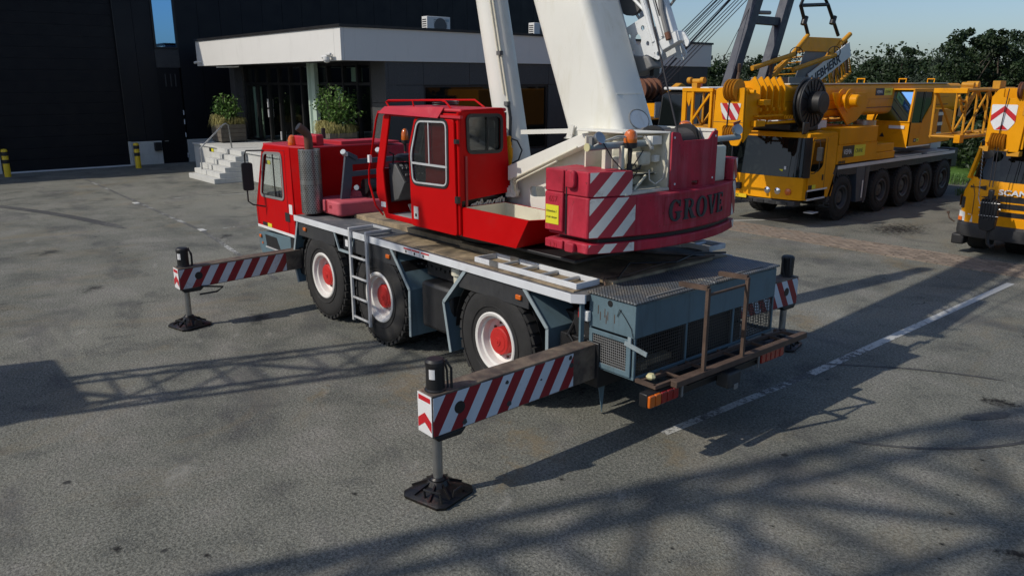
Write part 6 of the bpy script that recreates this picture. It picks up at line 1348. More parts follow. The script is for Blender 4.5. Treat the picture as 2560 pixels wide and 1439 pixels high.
for k in range(20): a = 2*PI*k/20; mb.bar((5.11, -11.90+.24*math.cos(a), 3.06+.24*math.sin(a)), (5.11, -11.90+.58*math.cos(a), 3.06+.58*math.sin(a)), .02, .015)
Q('reel_spoke', mb, 'black', RL, kind='stuff'); Q('reel_rim', MB().lathe((5.10, -11.90, 3.06), (1, 0, 0), [(.575, 0), (.62, .0), (.62, .02), (.575, .02), (.575, 0)], 48), 'darkgrey', RL)
Q('reel_hub', MB().lathe((4.82, -11.90, 3.08), (1, 0, 0), [(0, 0), (.25, 0), (.27, .02), (.27, .3), (0, .3)], 36), 'blackplastic', RL, bevel=.01)
WN = Q('boom_winch', MB().lathe((5.10, -13.75, 3.10), (1, 0, 0), [(0, 0), (.30, 0), (.30, .02), (.16, .03), (.16, .2), (.30, .21), (.30, .23), (0, .23)], 32), 'yellow', label='yellow winch on the boom side'); Q('winch_motor', MB().lathe((4.86, -13.75, 3.10), (1, 0, 0), [(0, 0), (.13, 0), (.16, .02), (.16, .2), (.2, .21), (.2, .24), (0, .24)], 24), 'yellow', WN)
Q('winch_bracket', MB().plate([(-13.4, 3.0), (-13.2, 3.3), (-15.05, 3.3), (-15.1, 2.9), (-14.6, 2.55), (-14.1, 2.45)], 'x', 5.30, .04), 'yellow', bevel=.008)
for y in (-12.9, -15.4, -18.0, -20.0): Q('rope_guide', MB().tube([(5.6, y, 3.52), (5.6, y-.03, 3.66), (5.8, y, 3.66), (5.8, y, 3.52)], .02), 'yellow')
# lattice extension folded on the far side of the boom
mb = MB(); lattice(mb, (6.75, -9.45, 2.93), (6.75, -16.5, 2.93), .88, .86, 9, .042, .028, side=(1, 0, 0))
LX = Q('lattice_extension', mb, 'yellowold', label='yellow lattice extension carried beside the boom', kind='stuff')
Q('end_frame', MB().box(6.30, 7.2, -9.44, -9.36, 3.36, 3.44).box(6.32, 6.38, -9.43, -9.37, 2.42, 3.36).box(7.08, 7.2, -9.43, -9.37, 2.42, 3.36).bar((7.05, -9.4, 2.46), (6.40, -9.4, 3.30), .05, .05).box(6.86, 6.92, -9.43, -9.37, 2.42, 3.36).plate([(6.9, 3.36), (7.18, 3.36), (7.0, 3.0)], 'y', -9.41, .02), 'yellow', LX)
Q('sheave_stack', MB().cyl((6.7, -9.5, 3.60), (7.05, -9.5, 3.60), .06).box(6.8, 6.95, -9.55, -9.4, 3.44, 3.56).cyl((6.62, -9.45, 3.62), (6.72, -9.45, 3.62), .075).cyl((7.0, -9.45, 3.62), (7.1, -9.45, 3.62), .075), 'yellowold', LX)

# ================================================================ YELLOW TRUCK CRANE WITH CHEVRON BOOM HEAD
SC = thing('crane_truck', 'yellow truck with black windscreen, maker name on the grille and a hanging hook block', 'truck', (.1, -13.0, 0))
Q2 = lambda name, mb, mat, parent=SC, **k: obj(name, mb, mat, parent, **k)
xa, xb, yf = 1.27, -1.10, -11.30
def sloop(z, w=0., y=0., b=.10):
    xa_, xb_ = xa-w, xb+w; p = [(xa_, -13.2, z), (xa_, yf+y-.35, z), (xa_-.08, yf+y-.12, z)]; n = 10
    for i in range(n+1): t = i/n; p.append((xa_-.20+(xb_-xa_+.40)*t, yf+y-.02+b*4*t*(1-t), z))
    p += [(xb_+.08, yf+y-.12, z), (xb_, yf+y-.35, z), (xb_, -13.2, z)]; return p
def fy(x, z=1.0, off=0.): # front surface y at x
    t = (xa-.20-x)/(xa-xb-.40); return yf-.02+.10*4*t*(1-t)+off
CS = Q2('cab', MB().loft([sloop(.86), sloop(1.0), sloop(1.30, .0, 0), sloop(1.52, .07, -.03), sloop(1.64, .12, -.06)]), 'yellow', label='yellow cab with slatted grille', bevel=.003)
Q2('windscreen', MB().loft([sloop(1.52, .10, -.04), sloop(1.66, .14, -.055), sloop(2.30, .22, -.22)]), 'windscreen', CS)
Q2('sun_visor', MB().loft([sloop(2.29, .16, -.12), sloop(2.40, .18, -.06), sloop(2.44, .22, -.2)]), 'blackplastic', CS); Q2('cab_roof', MB().loft([sloop(2.42, .2, -.25), sloop(2.60, .28, -.5)]), 'yellow', CS)
Q2('a_pillar', MB().bar((xa-.13, yf-.17, 1.60), (xa-.24, yf-.36, 2.34), .07, .07), 'yellow', CS)
def grille(x0_, x1_, z0_, z1_, par=CS, name='grille_slot', tp=.0):
    mb = MB(); n = 8; lo, hi = [], []
    for i in range(n+1):
        x = x0_+(x1_-x0_)*i/n; t = i/n; lo.append((x, fy(x)+.006, z0_+tp*(1-t)*.3)); hi.append((x, fy(x)+.006, z1_-(tp*(1-t)*.3)))
    for i in range(n): mb.poly([lo[i], lo[i+1], hi[i+1], hi[i]])
    return Q2(name, mb, 'black', par)
for z0_, z1_ in ((1.20, 1.32), (1.06, 1.17), (.90, 1.0)): grille(.80, .50, z0_, z1_, tp=.2)
for z0_, z1_ in ((1.20, 1.32), (1.06, 1.17), (.90, 1.0), (.74, .84)): grille(.47, -.9, z0_, z1_)
grille(1.04, .72, 1.40, 1.50, tp=.25); grille(.78, .50, .74, .84, tp=.2)
Q2('panel_seam', MB().tube([(.93, fy(.93)+.006, .72), (.93, fy(.93)+.004, 1.30), (1.0, fy(1.0)-.02, 1.50)], .006, 5), 'rust', CS)
Q2('corner_vent', MB().plate(rounded([(-11.62, 1.0), (-11.50, 1.0), (-11.50, 1.24), (-11.62, 1.24)], .03), 'x', xa+.001, .006), 'black', CS); Q2('corner_slot', MB().box(1.10, 1.19, yf-.085, yf-.06, .98, 1.22), 'black', CS, bevel=.01)
Q2('lower_panel', MB().loft([sloop(.66, -.0, .01, .11)[3:-3]+[(xb+.3, -11.9, .66), (xa-.3, -11.9, .66)], sloop(.86, -.0, .01, .11)[3:-3]+[(xb+.3, -11.9, .86), (xa-.3, -11.9, .86)]]), 'yellow', CS)
text('maker_name', 'SCANIA', .15, 'alubright', CS, (.46, fy(.1)+.014, 1.345), (-1, .02, 0), (0, -.05, 1), .012, .004, xs=1.35)
text('model_number', 'P420', .09, 'alubright', CS, (.74, fy(.7)+.014, .755), (-1, .06, 0), (0, 0, 1), .006, .002, xs=1.1)
Q2('bumper', MB().loft([sloop(.40, -.02, .03, .12), sloop(.50, -.03, .06, .12), sloop(.66, -.03, .05, .12), sloop(.70, -.0, .01, .11)]), 'darkgrey', bevel=.004, label='dark grey front bumper'); 
Q2('headlight', MB().loft([[(1.26, yf-.20, .71), (1.20, yf-.06, .71), (.90, yf+.03, .71), (.90, yf-.1, .71)], [(1.26, yf-.20, .92), (1.20, yf-.07, .92), (.92, yf+.02, .86), (.92, yf-.1, .86)]]), 'clearlens', CS); Q2('indicator', MB().loft([[(1.275, yf-.22, .72), (1.21, yf-.05, .72), (1.13, yf-.02, .72), (1.15, yf-.2, .72)], [(1.275, yf-.22, .80), (1.21, yf-.055, .80), (1.13, yf-.025, .80), (1.15, yf-.2, .80)]]), 'orange', CS)
Q2('fog_lamp_housing', MB().box(xa-.24, xa+.01, yf-.3, yf+.0, .20, .42), 'blackplastic', bevel=.03); Q2('marker_stalk', MB().tube([(xa-.0, yf-.05, .66), (xa+.1, yf-.0, .74), (xa+.13, yf, .84)], .014).cyl((xa+.13, yf, .83), (xa+.14, yf, .88), .03), 'rust')
for x_ in (1.15, -.68): wheel(-12.25, x_-.4, r=.46, w=.30, yo=0, parent=SC, rimmat='hubgrey', hubmat='hubgrey', axis='x', rr_=.25)
for s_ in (-1,): Q2('left_wheel', MB().cyl((1.18, -12.25, .46), (.82, -12.25, .46), .46, n=32), 'rubber', bevel=.04)
Q2('chassis', MB().box(-.7, .9, -20, -11.9, .4, .8), 'black'); Q2('rear_body', MB().box(-1.1, 1.2, -20, -13.6, .85, 1.6), 'yellow', bevel=.02); Q2('interior_seat', MB().box(-.8, .9, -12.8, -12.4, 1.3, 2.0), 'seat')
for x_ in (.98, -.83): Q2('mirror', MB().box(x_+.42, x_+.52, yf-.12, yf+.0, 1.9, 2.2), 'blackplastic', CS, bevel=.03) if x_ < 0 else Q2('mirror', MB().lathe((.78, yf+.0, 2.16), (.3, 1, 0), [(0, 0), (.11, .0), (.12, .03), (0, .05)], 20), 'blackplastic', CS)
Q2('wiper_bar', MB().bar((.2, yf-.02, 1.70), (-.8, yf+.0, 1.66), .02, .02), 'steel', CS)
# boom with chevron head
by = -10.78
BS = Q2('boom', MB().loft([[(u, y, v) for u, v in rr(-.10, .72, 2.62, 3.46, .14, 4)] for y in (-20.5, -11.1)]), 'yellow', label='yellow telescopic boom over the cab')
HS = Q2('boom_head', MB().plate(rounded([(.72, 2.42), (.70, 3.30), (.60, 3.44), (.50, 3.46), (.50, 3.28), (.28, 3.27), (.20, 3.45), (.02, 3.44), (.06, 2.9), (.10, 2.25), (.28, 2.20), (.34, 2.34), (.34, 2.58), (.62, 2.60), (.66, 2.40)], .03, 3), 'y', by-.05, .05), 'yellow', label='boom head with chevron panel', bevel=.006)
Q2('head_cheek', MB().plate([(by-.05, 2.3), (by-.05, 3.3), (by-.5, 3.4), (by-.5, 2.6)], 'x', .68, .04).plate([(by-.05, 2.3), (by-.05, 3.3), (by-.5, 3.4), (by-.5, 2.6)], 'x', .05, .04), 'yellow', HS)
Q2('chevron_panel', MB().plate(rounded([(.66, 2.80), (.58, 2.66), (.34, 2.66), (.24, 2.80), (.22, 3.15), (.68, 3.15)], .03), 'y', by+.002, .006), 'signwhite', HS)
Q2('chevron', MB().plate([(.67, 2.82), (.45, 3.02), (.23, 2.82), (.23, 2.94), (.45, 3.13), (.67, 2.94)], 'y', by+.009, .003), 'signred', HS); Q2('chevron', MB().plate([(.56, 2.67), (.45, 2.77), (.34, 2.67)], 'y', by+.009, .003), 'signred', HS)
for k in range(6): Q2('sheave', MB().lathe((.36+.045*k, by-.05, 2.43), (1, 0, 0), [(0, 0), (.17, 0), (.175, .004), (.155, .011), (.175, .018), (.17, .022), (0, .022)], 24), 'yellowold', HS)
Q2('top_sheave', MB().lathe((.18, by-.02, 3.42), (1, 0, 0), [(0, 0), (.16, 0), (.165, .01), (.14, .03), (.165, .05), (.16, .06), (0, .06)], 24), 'drumred', HS)
Q2('sheave_pin', MB().cyl((.28, by, 2.27), (.80, by, 2.30), .025).box(.62, .72, by-.06, by+.06, 2.24, 2.34), 'yellowold', HS); Q2('head_bracket', MB().box(.08, .3, by-.2, by-.0, 2.16, 2.26).box(.66, .80, by-.5, by-.2, 3.44, 3.60).box(-.1, .1, by-.05, by+.1, 2.95, 3.3).box(-.2, .05, by-.1, by+.02, 2.62, 2.74), 'yellowold', HS, bevel=.01)
for x_ in (.44, .50): Q2('hook_rope', MB().cyl((x_, by+.05, 2.40), (x_-.03, by+.12, 1.55), .009), 'rope')
Q2('hook_rope', MB().cyl((.40, by+.06, 3.45), (.47, by+.03, 2.6), .009), 'rope')
HB = Q2('hook_block', MB().box(.24, .56, by+.06, by+.20, .92, 1.28).plate(rounded([(.26, .72), (.34, .66), (.54, .70), (.56, .94), (.24, .94)], .04), 'y', by+.06, .14), 'black', label='black multi sheave hook block', bevel=.02)
mb = MB()
for k in range(6): mb.box(.26+.052*k, .28+.052*k, by+.05, by+.215, .90, 1.31)
Q2('block_plate', mb, 'blackplastic', HB, kind='stuff'); Q2('block_pin', MB().cyl((.20, by+.13, 1.12), (.60, by+.13, 1.12), .02).cyl((.2, by+.2, .98), (.56, by+.2, .98), .01).cyl((.2, by+.2, 1.24), (.56, by+.2, 1.24), .01), 'steel', HB)
Q2('block_neck', MB().box(.36, .46, by+.09, by+.17, 1.28, 1.50), 'black', HB, bevel=.02); Q2('hook', MB().tube([(.36, by+.13, .68), (.36, by+.13, .55), (.34, by+.13, .42), (.27, by+.13, .36), (.20, by+.13, .42)], .035), 'black', HB)
mb = MB()
for k in range(26):
    z = 2.26-.037*k; x_ = .70-.0018*k; mb.tube([(x_+(.012 if k % 2 else 0), by+.06+(0 if k % 2 else .012), z), (x_-(.012 if k % 2 else 0), by+.06-(0 if k % 2 else .012), z-.045)], .007, 5)
mb.tube([(.655, by+.06, 1.30), (.60, by+.08, 1.18), (.52, by+.1, 1.22), (.42, by+.13, 1.42)], .008, 5)
Q2('chain', mb, 'steel', kind='stuff')

# lattice extension behind
LT = thing('lattice_jib', 'yellow lattice jib section between the operator cabin and the chevron boom head', 'lattice jib', (3.0, -17, 0))
mb = MB(); lattice(mb, (3.0, -14.75, 2.80), (3.0, -20.2, 2.80), .75, 1.15, 4, .045, .03, side=(1, 0, 0)); obj('truss', mb, 'yellowold', LT, kind='stuff')
obj('end_bracket', MB().box(2.6, 3.4, -14.8, -14.65, 3.3, 3.42), 'yellow', LT, bevel=.01); obj('side_bracket', MB().box(2.55, 2.7, -14.7, -14.45, 2.1, 2.3), 'yellow', LT, bevel=.01)
mb = MB()
for k in range(3): mb.tube(arc((2.65, -14.3-.1*k, 3.25-.1*k), (2.65, -15.3, 3.38), .2+.08*k, 8, (0, .3, -1)), .03, 7)
obj('hose_loop', mb, 'yellowold', LT, kind='stuff')
obj('sheave_block', MB().cyl((2.8, -15.9, 3.50), (3.1, -15.9, 3.50), .09).box(2.8, 3.1, -16, -15.5, 3.38, 3.45).cyl((2.8, -15.6, 3.5), (3.1, -15.6, 3.5), .07), 'yellowold', LT, bevel=.01)
obj('stand', MB().box(2.9, 3.1, -18.2, -18.0, 0, 2.25).box(2.9, 3.1, -20.0, -19.8, 0, 2.25).box(2.5, 3.5, -18.3, -17.9, 0, .08).box(2.5, 3.5, -20.1, -19.7, 0, .08), 'yellow', LT)

# ================================================================ LATTICE BOOM CRANE WITH BLUE A FRAME
AC = thing('lattice_boom_crane', 'lattice boom crane with slate blue A frame mast and lettered yellow truss', 'crane', (12.5, -20, 0))
Q3 = lambda name, mb, mat, parent=AC, **k: obj(name, mb, mat, parent, **k)
Q3('undercarriage', MB().box(10.5, 14.5, -24, -13.5, .3, 1.6), 'black', bevel=.05); Q3('upper_body', MB().box(11.6, 14.0, -23.0, -15.2, 1.6, 3.25), 'yellow', bevel=.03)
Q3('body_top', MB().box(11.5, 13.2, -23.4, -21.4, 3.25, 3.75), 'grate', bevel=.02); Q3('side_recess', MB().box(11.56, 11.6, -17.0, -15.4, 1.9, 2.7), 'blackplastic'); Q3('side_panel', MB().box(11.54, 11.58, -16.6, -15.5, 2.75, 3.0), 'yellowold')
for A_, B_ in (((12, -18.15, 3.3), (12, -19.55, 6.5)), ((12, -20.30, 3.3), (12, -21.6, 6.55))):
    A_, B_ = Vector(A_), Vector(B_); e = B_+(B_-A_)*.5; Q3('mast_leg', MB().bar(A_, e, .42, .36, up=(1, 0, 0)), 'aframe', bevel=.02, label='slate blue mast leg')
Q3('mast_crossbar', MB().box(11.9, 12.1, -21.1, -19.2, 5.62, 5.92), 'aframe', bevel=.02); Q3('mast_bracket', MB().cyl((11.9, -19.6, 6.02), (11.9, -20.35, 6.05), .07), 'grate')
for y in (-18.35, -20.4): Q3('pendant_link', MB().tube([(11.7, y, 4.2), (11.75, y-.08, 3.9), (11.72, y+.05, 3.6)], .06), 'rust')
for k, (a_, b_) in enumerate((((-16.99, 6.31), (-13.68, 4.13)), ((-17.15, 6.31), (-13.82, 4.1)), ((-17.4, 6.33), (-14.05, 4.09)), ((-17.55, 6.34), (-14.22, 4.09)), ((-17.85, 6.35), (-14.5, 4.07)), ((-18.25, 6.36), (-14.75, 4.07)), ((-18.45, 6.38), (-15.0, 4.05)), ((-18.7, 6.4), (-15.2, 4.04)), ((-18.95, 6.41), (-15.4, 4.03)), ((-17.2, 6.3), (-13.95, 4.1)), ((-17.97, 6.37), (-14.79, 4.11)))):
    A_ = Vector((12, *a_)); B_ = Vector((12, *b_)); d_ = (A_-B_); Q3('stay_rope', MB().cyl(B_-d_*.30, A_+d_*.6, .015 if k != 10 else .032, n=6), 'rope')
Q3('hoist_line', MB().cyl((12, -17.76, 4.33), (12, -19.6, 6.7), .012, n=6), 'rope')
DRM = Q3('rope_drum', MB().lathe((11.8, -13.0, 3.34), (0, -1, 0), [(0, 0), (.36, 0), (.36, .05), (.27, .06), (.27, .25), (.34, .26), (.34, .30), (.27, .31), (.27, .5), (.36, .51), (.36, .56), (.27, .57), (.27, .75), (.36, .76), (.36, .82), (0, .82)], 36), 'drumred', label='brown rope drum'); Q3('drum_disc', MB().cyl((11.8, -13.83, 3.34), (11.8, -13.86, 3.34), .2, n=24), 'grate', DRM)
Q3('drum_frame', MB().plate([(-13.4, 2.95), (-14.2, 2.95), (-14.1, 3.3), (-13.9, 3.35)], 'x', 11.5, .05).box(11.5, 12.5, -17.4, -12.8, 2.92, 2.98), 'black')
Q3('winch_platform', MB().box(11.5, 13.5, -15.2, -12.5, 1.6, 2.4), 'black'); Q3('white_panel', MB().box(11.45, 11.5, -14.0, -13.5, 2.45, 2.95), 'acwhite'); Q3('blue_panel', MB().box(11.45, 11.5, -14.3, -14.0, 2.45, 2.95), 'blue')
# yellow truss of the folded boom with lettering board
mb = MB()
T1 = [(12.0, -21.0, 3.6), (12.0, -23.29, 5.35)]; T2 = [(12.0, -23.1, 3.55), (12.0, -26.66, 5.5)]; T3 = [(13.6, -23.5, 3.0), (13.6, -27.3, 3.9)]
TB = Q3('boom_truss', MB().cyl((12, -20.7, 3.45), (12, -23.35, 5.38), .085, n=12).cyl((12, -22.9, 3.45), (12, -26.7, 5.52), .10, n=12), 'yellowold', label='yellow truss chords'); 
mb = MB()
dd = Vector((0, -.86, .47)).normalized()
F0, F1 = Vector((12.2, -24.1, 2.35)), Vector((12.2, -27.4, 3.95))
mb.cyl(F0, F1, .085, n=10)
A0, A1 = Vector((12, -22.9, 3.45)), Vector((12, -26.7, 5.52))
for k in range(7):
    p_ = A0.lerp(A1, .15+.13*k); q_ = F0.lerp(F1, .18+.13*k); r_ = F0.lerp(F1, .25+.13*k); mb.cyl(p_, q_, .04, n=7)
    mb.cyl(p_, r_, .03, n=7)
G0, G1 = Vector((13.2, -21.5, 3.4)), Vector((13.2, -25.6, 5.2))
mb.cyl(G0, G1, .06, n=8)
for k in range(7): p_ = A0.lerp(A1, .1+.13*k); q_ = G0.lerp(G1, .1+.13*k); mb.cyl(p_, q_, .03, n=6)
for k in range(6): p_ = Vector((12, -20.9, 3.6)).lerp(Vector((12, -23.3, 5.35)), .1+.16*k); q_ = G0.lerp(G1, .0+.15*k); mb.cyl(p_, q_, .025, n=6)
Q3('truss_lacing', mb, 'yellowold', TB, kind='stuff')
Q3('end_post', MB().cyl((12.1, -26.45, 5.3), (12.2, -27.2, 3.9), .06).cyl((12.05, -25.9, 4.9), (12.2, -26.0, 3.6), .05).cyl((12.05, -26.3, 5.15), (12.2, -26.4, 3.7), .04), 'rust', TB)
Q3('head_plate', MB().loft([[(12, -23.15, 5.30), (12, -26.05, 5.33), (12.1, -26.05, 5.33), (12.1, -23.15, 5.30)], [(11.9, -22.7, 4.75), (11.9, -25.1, 4.75), (12.0, -25.1, 4.75), (12.0, -22.7, 4.75)]]), 'yellow', TB, bevel=.01)
Q3('walkway_mesh', MB().loft([[(11.95, -23.2, 4.78), (11.95, -24.9, 4.78), (11.97, -24.9, 4.80), (11.97, -23.2, 4.80)], [(11.9, -22.3, 3.4), (11.9, -23.5, 3.3), (11.92, -23.5, 3.32), (11.92, -22.3, 3.42)]]), 'grate', TB)
Q3('strut_pole', MB().cyl((11.6, -19.0, 4.05), (11.6, -21.8, 4.60), .09, n=10), 'yellowold', TB); Q3('strut_pole', MB().cyl((11.5, -21.6, 4.02), (11.5, -24.7, 4.62), .09, n=10), 'yellowold', TB)
for y, z in ((-21.75, 4.62), (-24.6, 4.72)): Q3('strut_sheave', MB().lathe((11.5, y, z), (.5, -.6, 0), [(.22, 0), (.25, .0), (.25, .04), (.22, .04), (.22, 0)], 20), 'black', TB)
for y in (-21.75, -24.6): Q3('sheave_spoke', MB().cyl((11.5, y-.01, (4.38 if y > -22 else 4.48)), (11.5, y-.01, (4.86 if y > -22 else 4.96)), .02, n=6), 'black', TB)
bd0, bd1 = Vector((11.8, -23.55, 3.30)), Vector((11.8, -26.60, 4.62)); du = (bd1-bd0).normalized(); dn = Vector((0, -du.z, du.y)) if du.y > 0 else Vector((0, du.z, -du.y)); dn = Vector((0, .40, .92)).normalized(); dn = (dn-du*dn.dot(du)).normalized()
mb = MB(); q_ = [bd0, bd1, bd1+dn*.62, bd0+dn*.62]; mb.loft([[tuple(v) for v in q_], [tuple(v+Vector((.05, 0, 0))) for v in q_]])
BDN = Q3('name_board', mb, 'signwhite', label='white board with dark maker lettering', bevel=.004)
text('board_letters', 'LIEBHERR', .50, 'aframe', BDN, tuple(bd0+du*.15+dn*.12+Vector((-.012, 0, 0))), tuple(du), tuple(dn), .002, .012, xs=1.08)
for a_, b_, c_, d_ in (((-23.36, 5.35), (-22.61, 6.44), (-25.72, 5.43), (-24.65, 6.59)),):
    Q3('pendant_bar', MB().cyl((12, *a_), (12, *b_), .07), 'black'); Q3('pendant_bar', MB().cyl((12, *c_), (12, *d_), .07), 'black'); Q3('pendant_bar', MB().cyl((12, *b_), (12, *d_), .07), 'black')
    Q3('pendant_bar', MB().cyl((12, *b_), (12, -23.4, 7.8), .06), 'black'); Q3('pendant_bar', MB().cyl((12, *d_), (12, -22.9, 8.0), .06), 'black')
    for (p_, q__) in ((a_, b_), (c_, d_)):
        m_ = ((p_[0]+q__[0])/2, (p_[1]+q__[1])/2); Q3('pendant_joint', MB().cyl((12, m_[0]-.05, m_[1]+.15), (12, m_[0]+.06, m_[1]-.15), .12), 'black')
# loader crane post in front of it
HK = thing('loader_crane', 'small yellow and blue loader crane post with a dangling chain behind the white boom', 'loader crane', (12, -14.7, 0))
obj('post', MB().box(11.3, 11.62, -14.75, -14.4, 0, 3.05), 'yellowold', HK, bevel=.02)
obj('knuckle', MB().plate(rounded([(-14.1, 3.05), (-14.2, 3.35), (-14.6, 3.55), (-14.95, 3.40), (-15.0, 3.2), (-14.75, 3.1), (-14.6, 3.25), (-14.45, 3.0)], .05), 'x', 11.3, .25), 'yellowold', HK, bevel=.02)
obj('blue_sleeve', MB().plate([(-14.35, 3.0), (-14.95, 3.0), (-14.9, 2.65), (-14.6, 2.62), (-14.3, 2.2)], 'x', 11.25, .5), 'blue', HK, bevel=.02)
mb = MB()
for k in range(14): z = 3.2-.075*k; y = -14.25+.012*k; mb.tube([(11.2+(.02 if k % 2 else 0), y, z), (11.2-(.02 if k % 2 else 0), y, z-.09)], .018, 5)
obj('chain', mb, 'grate', HK, kind='stuff'); obj('base', MB().box(11.0, 12.4, -15.6, -14.0, 0, .5), 'black', HK)
VN = thing('van', 'dark van with a white roof and red lamp behind the yellow lattice extension', 'van', (9.6, -13.4, 0))
obj('body', MB().plate([(-12.3, .4), (-12.3, 1.3), (-12.6, 3.20), (-13.0, 3.34), (-16.5, 3.34), (-16.5, .4)], 'x', 8.9, 1.6), 'black', VN, bevel=.05); obj('roof', MB().box(8.88, 10.55, -16.5, -12.75, 3.342, 3.43), 'acwhite', VN, bevel=.03)
obj('windscreen', MB().loft([[(9.0, -12.30, 1.6), (10.4, -12.30, 1.6), (10.4, -12.4, 1.6), (9.0, -12.4, 1.6)], [(9.0, -12.57, 3.2), (10.4, -12.57, 3.2), (10.4, -12.67, 3.2), (9.0, -12.67, 3.2)]]), 'windscreen', VN)
obj('warning_lamp', MB().lathe((9.4, -13.0, 3.42), (0, 0, 1), [(.09, 0), (.08, .14), (0, .16)], 16), 'redlens', VN)
for y in (-13.2, -15.8):
    for x in (8.9, 10.5): obj('wheel', MB().cyl((x-.1, y, .36), (x+.1, y, .36), .36, n=24), 'rubber', VN, bevel=.03)

# ================================================================ MACHINES OUT OF VIEW THAT THROW THE LATTICE SHADOWS
t = thing('lattice_mast_crane', 'yellow crane standing left of the view with an upright lattice mast', 'crane', (6.9, 10.6, 0), 'upright lattice mast cranes')
obj('crane_body', MB().box(5.85, 7.9, 10.0, 12.6, .9, 4.55), 'yellow', t, bevel=.05); obj('undercarriage', MB().box(5.6, 8.2, 9.8, 13.4, 0, .9), 'black', t, bevel=.05)
mb = MB(); lattice(mb, (6.75, 11.2, 4.55), (6.65, 11.2, 10.8), 1.05, .75, 6, .055, .028, side=(1, 0, 0)); obj('mast', mb, 'yellowold', t, kind='stuff')
t = thing('lattice_mast_crane', 'yellow crane standing behind the viewer with a wide upright lattice mast', 'crane', (2.9, 16, 0), 'upright lattice mast cranes')
obj('crane_body', MB().box(1.4, 4.4, 12.2, 20, .9, 3.3), 'yellow', t, bevel=.05); obj('undercarriage', MB().box(1.2, 4.6, 11.9, 20.4, 0, .9), 'black', t, bevel=.05)
mb = MB(); lattice(mb, (2.9, 17.0, 3.3), (2.4, 17.0, 32), 1.9, 1.3, 17, .10, .06, side=(1, 0, 0), n=5); lattice(mb, (1.2, 18.5, 3.6), (.4, 18.5, 34), 1.7, 1.2, 16, .12, .08, side=(1, 0, 0), n=5); obj('mast', mb, 'yellowold', t, kind='stuff')
# ================================================================ STAINS AND DUST ON THE ASPHALT
def m_patch(name, col, amt, sc):
    """a soft edged stain: radial falloff from the patch centre broken up by noise, the asphalt shows through elsewhere"""
    m, n, b = newmat(name); tc = N(n, 'ShaderNodeTexCoord'); g = N(n, 'ShaderNodeMapping'); g.inputs['Location'].default_value = (-1, -1, 0); g.inputs['Scale'].default_value = (2, 2, 0)
    L(n, tc.outputs['Generated'], g.inputs[0]); ln = N(n, 'ShaderNodeVectorMath', operation='LENGTH'); L(n, g.outputs[0], ln.inputs[0])
    nz = noise(n, sc, 8, .75, tc.outputs['Object']); f = math_(n, 'SUBTRACT', math_(n, 'MULTIPLY_ADD', nz, 4.2, -1.45), ln.outputs['Value'])
    f = ramp(n, f, [(.0, g3(0)), (.7, g3(amt))]); out = n.nodes['Material Output']; t = N(n, 'ShaderNodeBsdfTransparent'); x = N(n, 'ShaderNodeMixShader')
    L(n, f, x.inputs[0]); L(n, t.outputs[0], x.inputs[1]); L(n, b.outputs[0], x.inputs[2]); L(n, x.outputs[0], out.inputs[0])
    b.inputs['Base Color'].default_value = (*col, 1); b.inputs['Roughness'].default_value = .95; b.inputs['Specular IOR Level'].default_value = .1; return m
M['oil'] = m_patch('oil_soaked_asphalt', (.028, .027, .027), .85, 9); M['chalk'] = m_patch('pale_lime_dust', (.46, .45, .40), .38, 11); M['tan'] = m_patch('tan_sand_dust', (.34, .27, .17), .34, 5); M['repair'] = m_patch('dark_repair_patch', (.07, .07, .07), .6, 3)
zc = [0.0]
def spot(name, x, y, rx, ry, mat, rot=0.):
    zc[0] += .00012; z = .0025+zc[0] % .0012; k = 18
    me = MB().poly([(rx*math.cos(2*PI*i/k), ry*math.sin(2*PI*i/k), 0) for i in range(k)]).mesh(name, None, False)
    me.materials.append(M[mat]); o = bpy.data.objects.new(name, me); C.objects.link(o); o.location = (x, y, z); o.rotation_euler = (0, 0, rot); o['kind'] = 'structure'
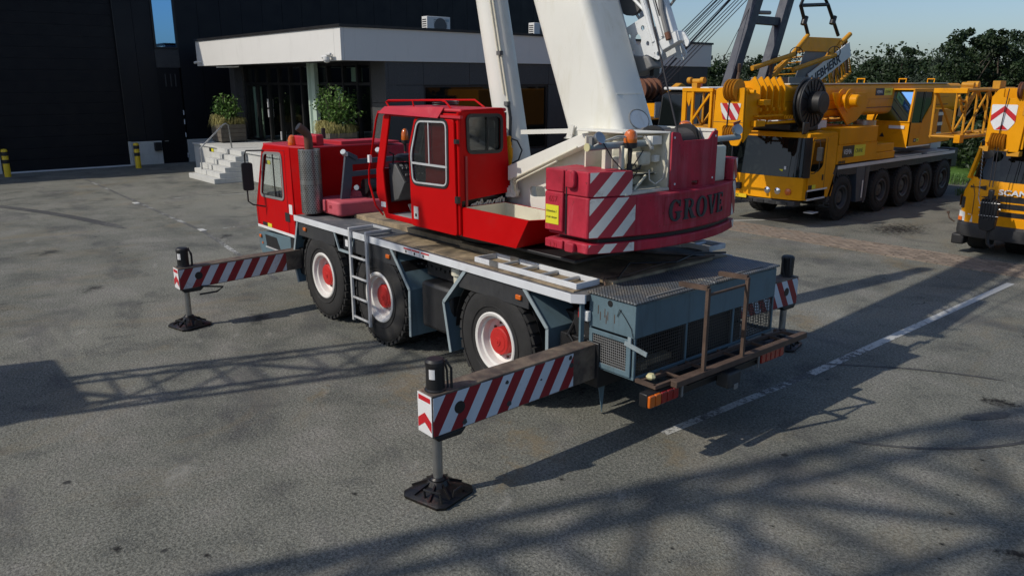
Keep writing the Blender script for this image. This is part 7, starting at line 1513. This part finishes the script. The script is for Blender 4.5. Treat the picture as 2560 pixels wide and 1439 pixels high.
for x, y, r in ((.94, 5.6, .07), (.39, 5.08, .05), (.48, 3.72, .05), (-2.52, -3.03, .26), (-2.94, -1.31, .04), (-2.98, -1.05, .035), (-3.06, -.41, .03), (-3.15, -.03, .035), (-3.22, .26, .03), (-3.29, .51, .04), (-3.36, .73, .03), (-2.23, .23, .03), (-1.92, 2.21, .03), (-2.02, 2.37, .025), (-2.26, 1.31, .03), (-.54, 2.11, .04), (-3.75, .21, .16)):
    spot('oil_stain', x, y, r*1.3, r*.9, 'oil', .6)
spot('oil_stain', 4.2, .6, 1.3, .8, 'oil'); spot('oil_stain', 1.6, .3, 1.2, .9, 'oil'); spot('oil_stain', 6.0, -14.5, 1.6, 2.2, 'oil'); spot('oil_stain', 3.2, -13.2, .9, 1.6, 'oil'); spot('oil_stain', 6.3, 2.2, .5, .35, 'repair')
spot('repair_patch', 14.03, 3.74, .45, .5, 'repair'); spot('repair_patch', 10.02, 3.76, .35, .4, 'repair'); spot('repair_patch', 13.39, .06, .4, .3, 'repair')
for x, y, rx, ry, m_ in ((-.22, 2.56, .28, .22, 'tan'), (-.12, 2.3, .35, .14, 'tan'), (-.5, 2.75, .22, .1, 'chalk'), (-.56, 2.89, .12, .07, 'chalk'), (2.84, 2.89, .35, .16, 'tan'), (2.84, 2.8, .22, .1, 'chalk'), (5.76, 3.29, .14, .08, 'chalk'), (5.68, 2.78, .16, .07, 'chalk'), (5.42, 2.38, .18, .07, 'chalk'), (3.93, 3.1, .12, .08, 'chalk'), (7.3, 4.5, .35, .2, 'chalk'), (7.46, 5.2, .25, .12, 'chalk'), (.6, 2.98, .14, .08, 'chalk'), (.45, -4.85, .7, .5, 'chalk'), (.6, -4.2, .9, .6, 'tan'), (-1.49, -1.74, .15, .08, 'chalk'), (-1.1, 1.92, .2, .1, 'chalk'), (15.73, 3.76, .5, .14, 'chalk'), (12.9, .25, .8, .1, 'chalk'), (3.97, 2.52, .14, .06, 'chalk'), (-1.15, 3.35, .12, .07, 'chalk'), (2.4, 1.9, 1.2, .6, 'tan'), (.2, 1.8, .8, .4, 'tan'), (3.6, -10.3, 2.5, .6, 'tan'), (1.5, -9.3, 1.5, .5, 'tan'), (11.2, 2.3, .5, .1, 'chalk'), (9.4, 1.9, .6, .12, 'chalk'), (-.9, .9, .5, .25, 'tan'), (1.9, 4.8, .5, .25, 'chalk')):
    spot('dust_patch', x, y, rx, ry, m_, rnd.uniform(-.4, .4)-.35)
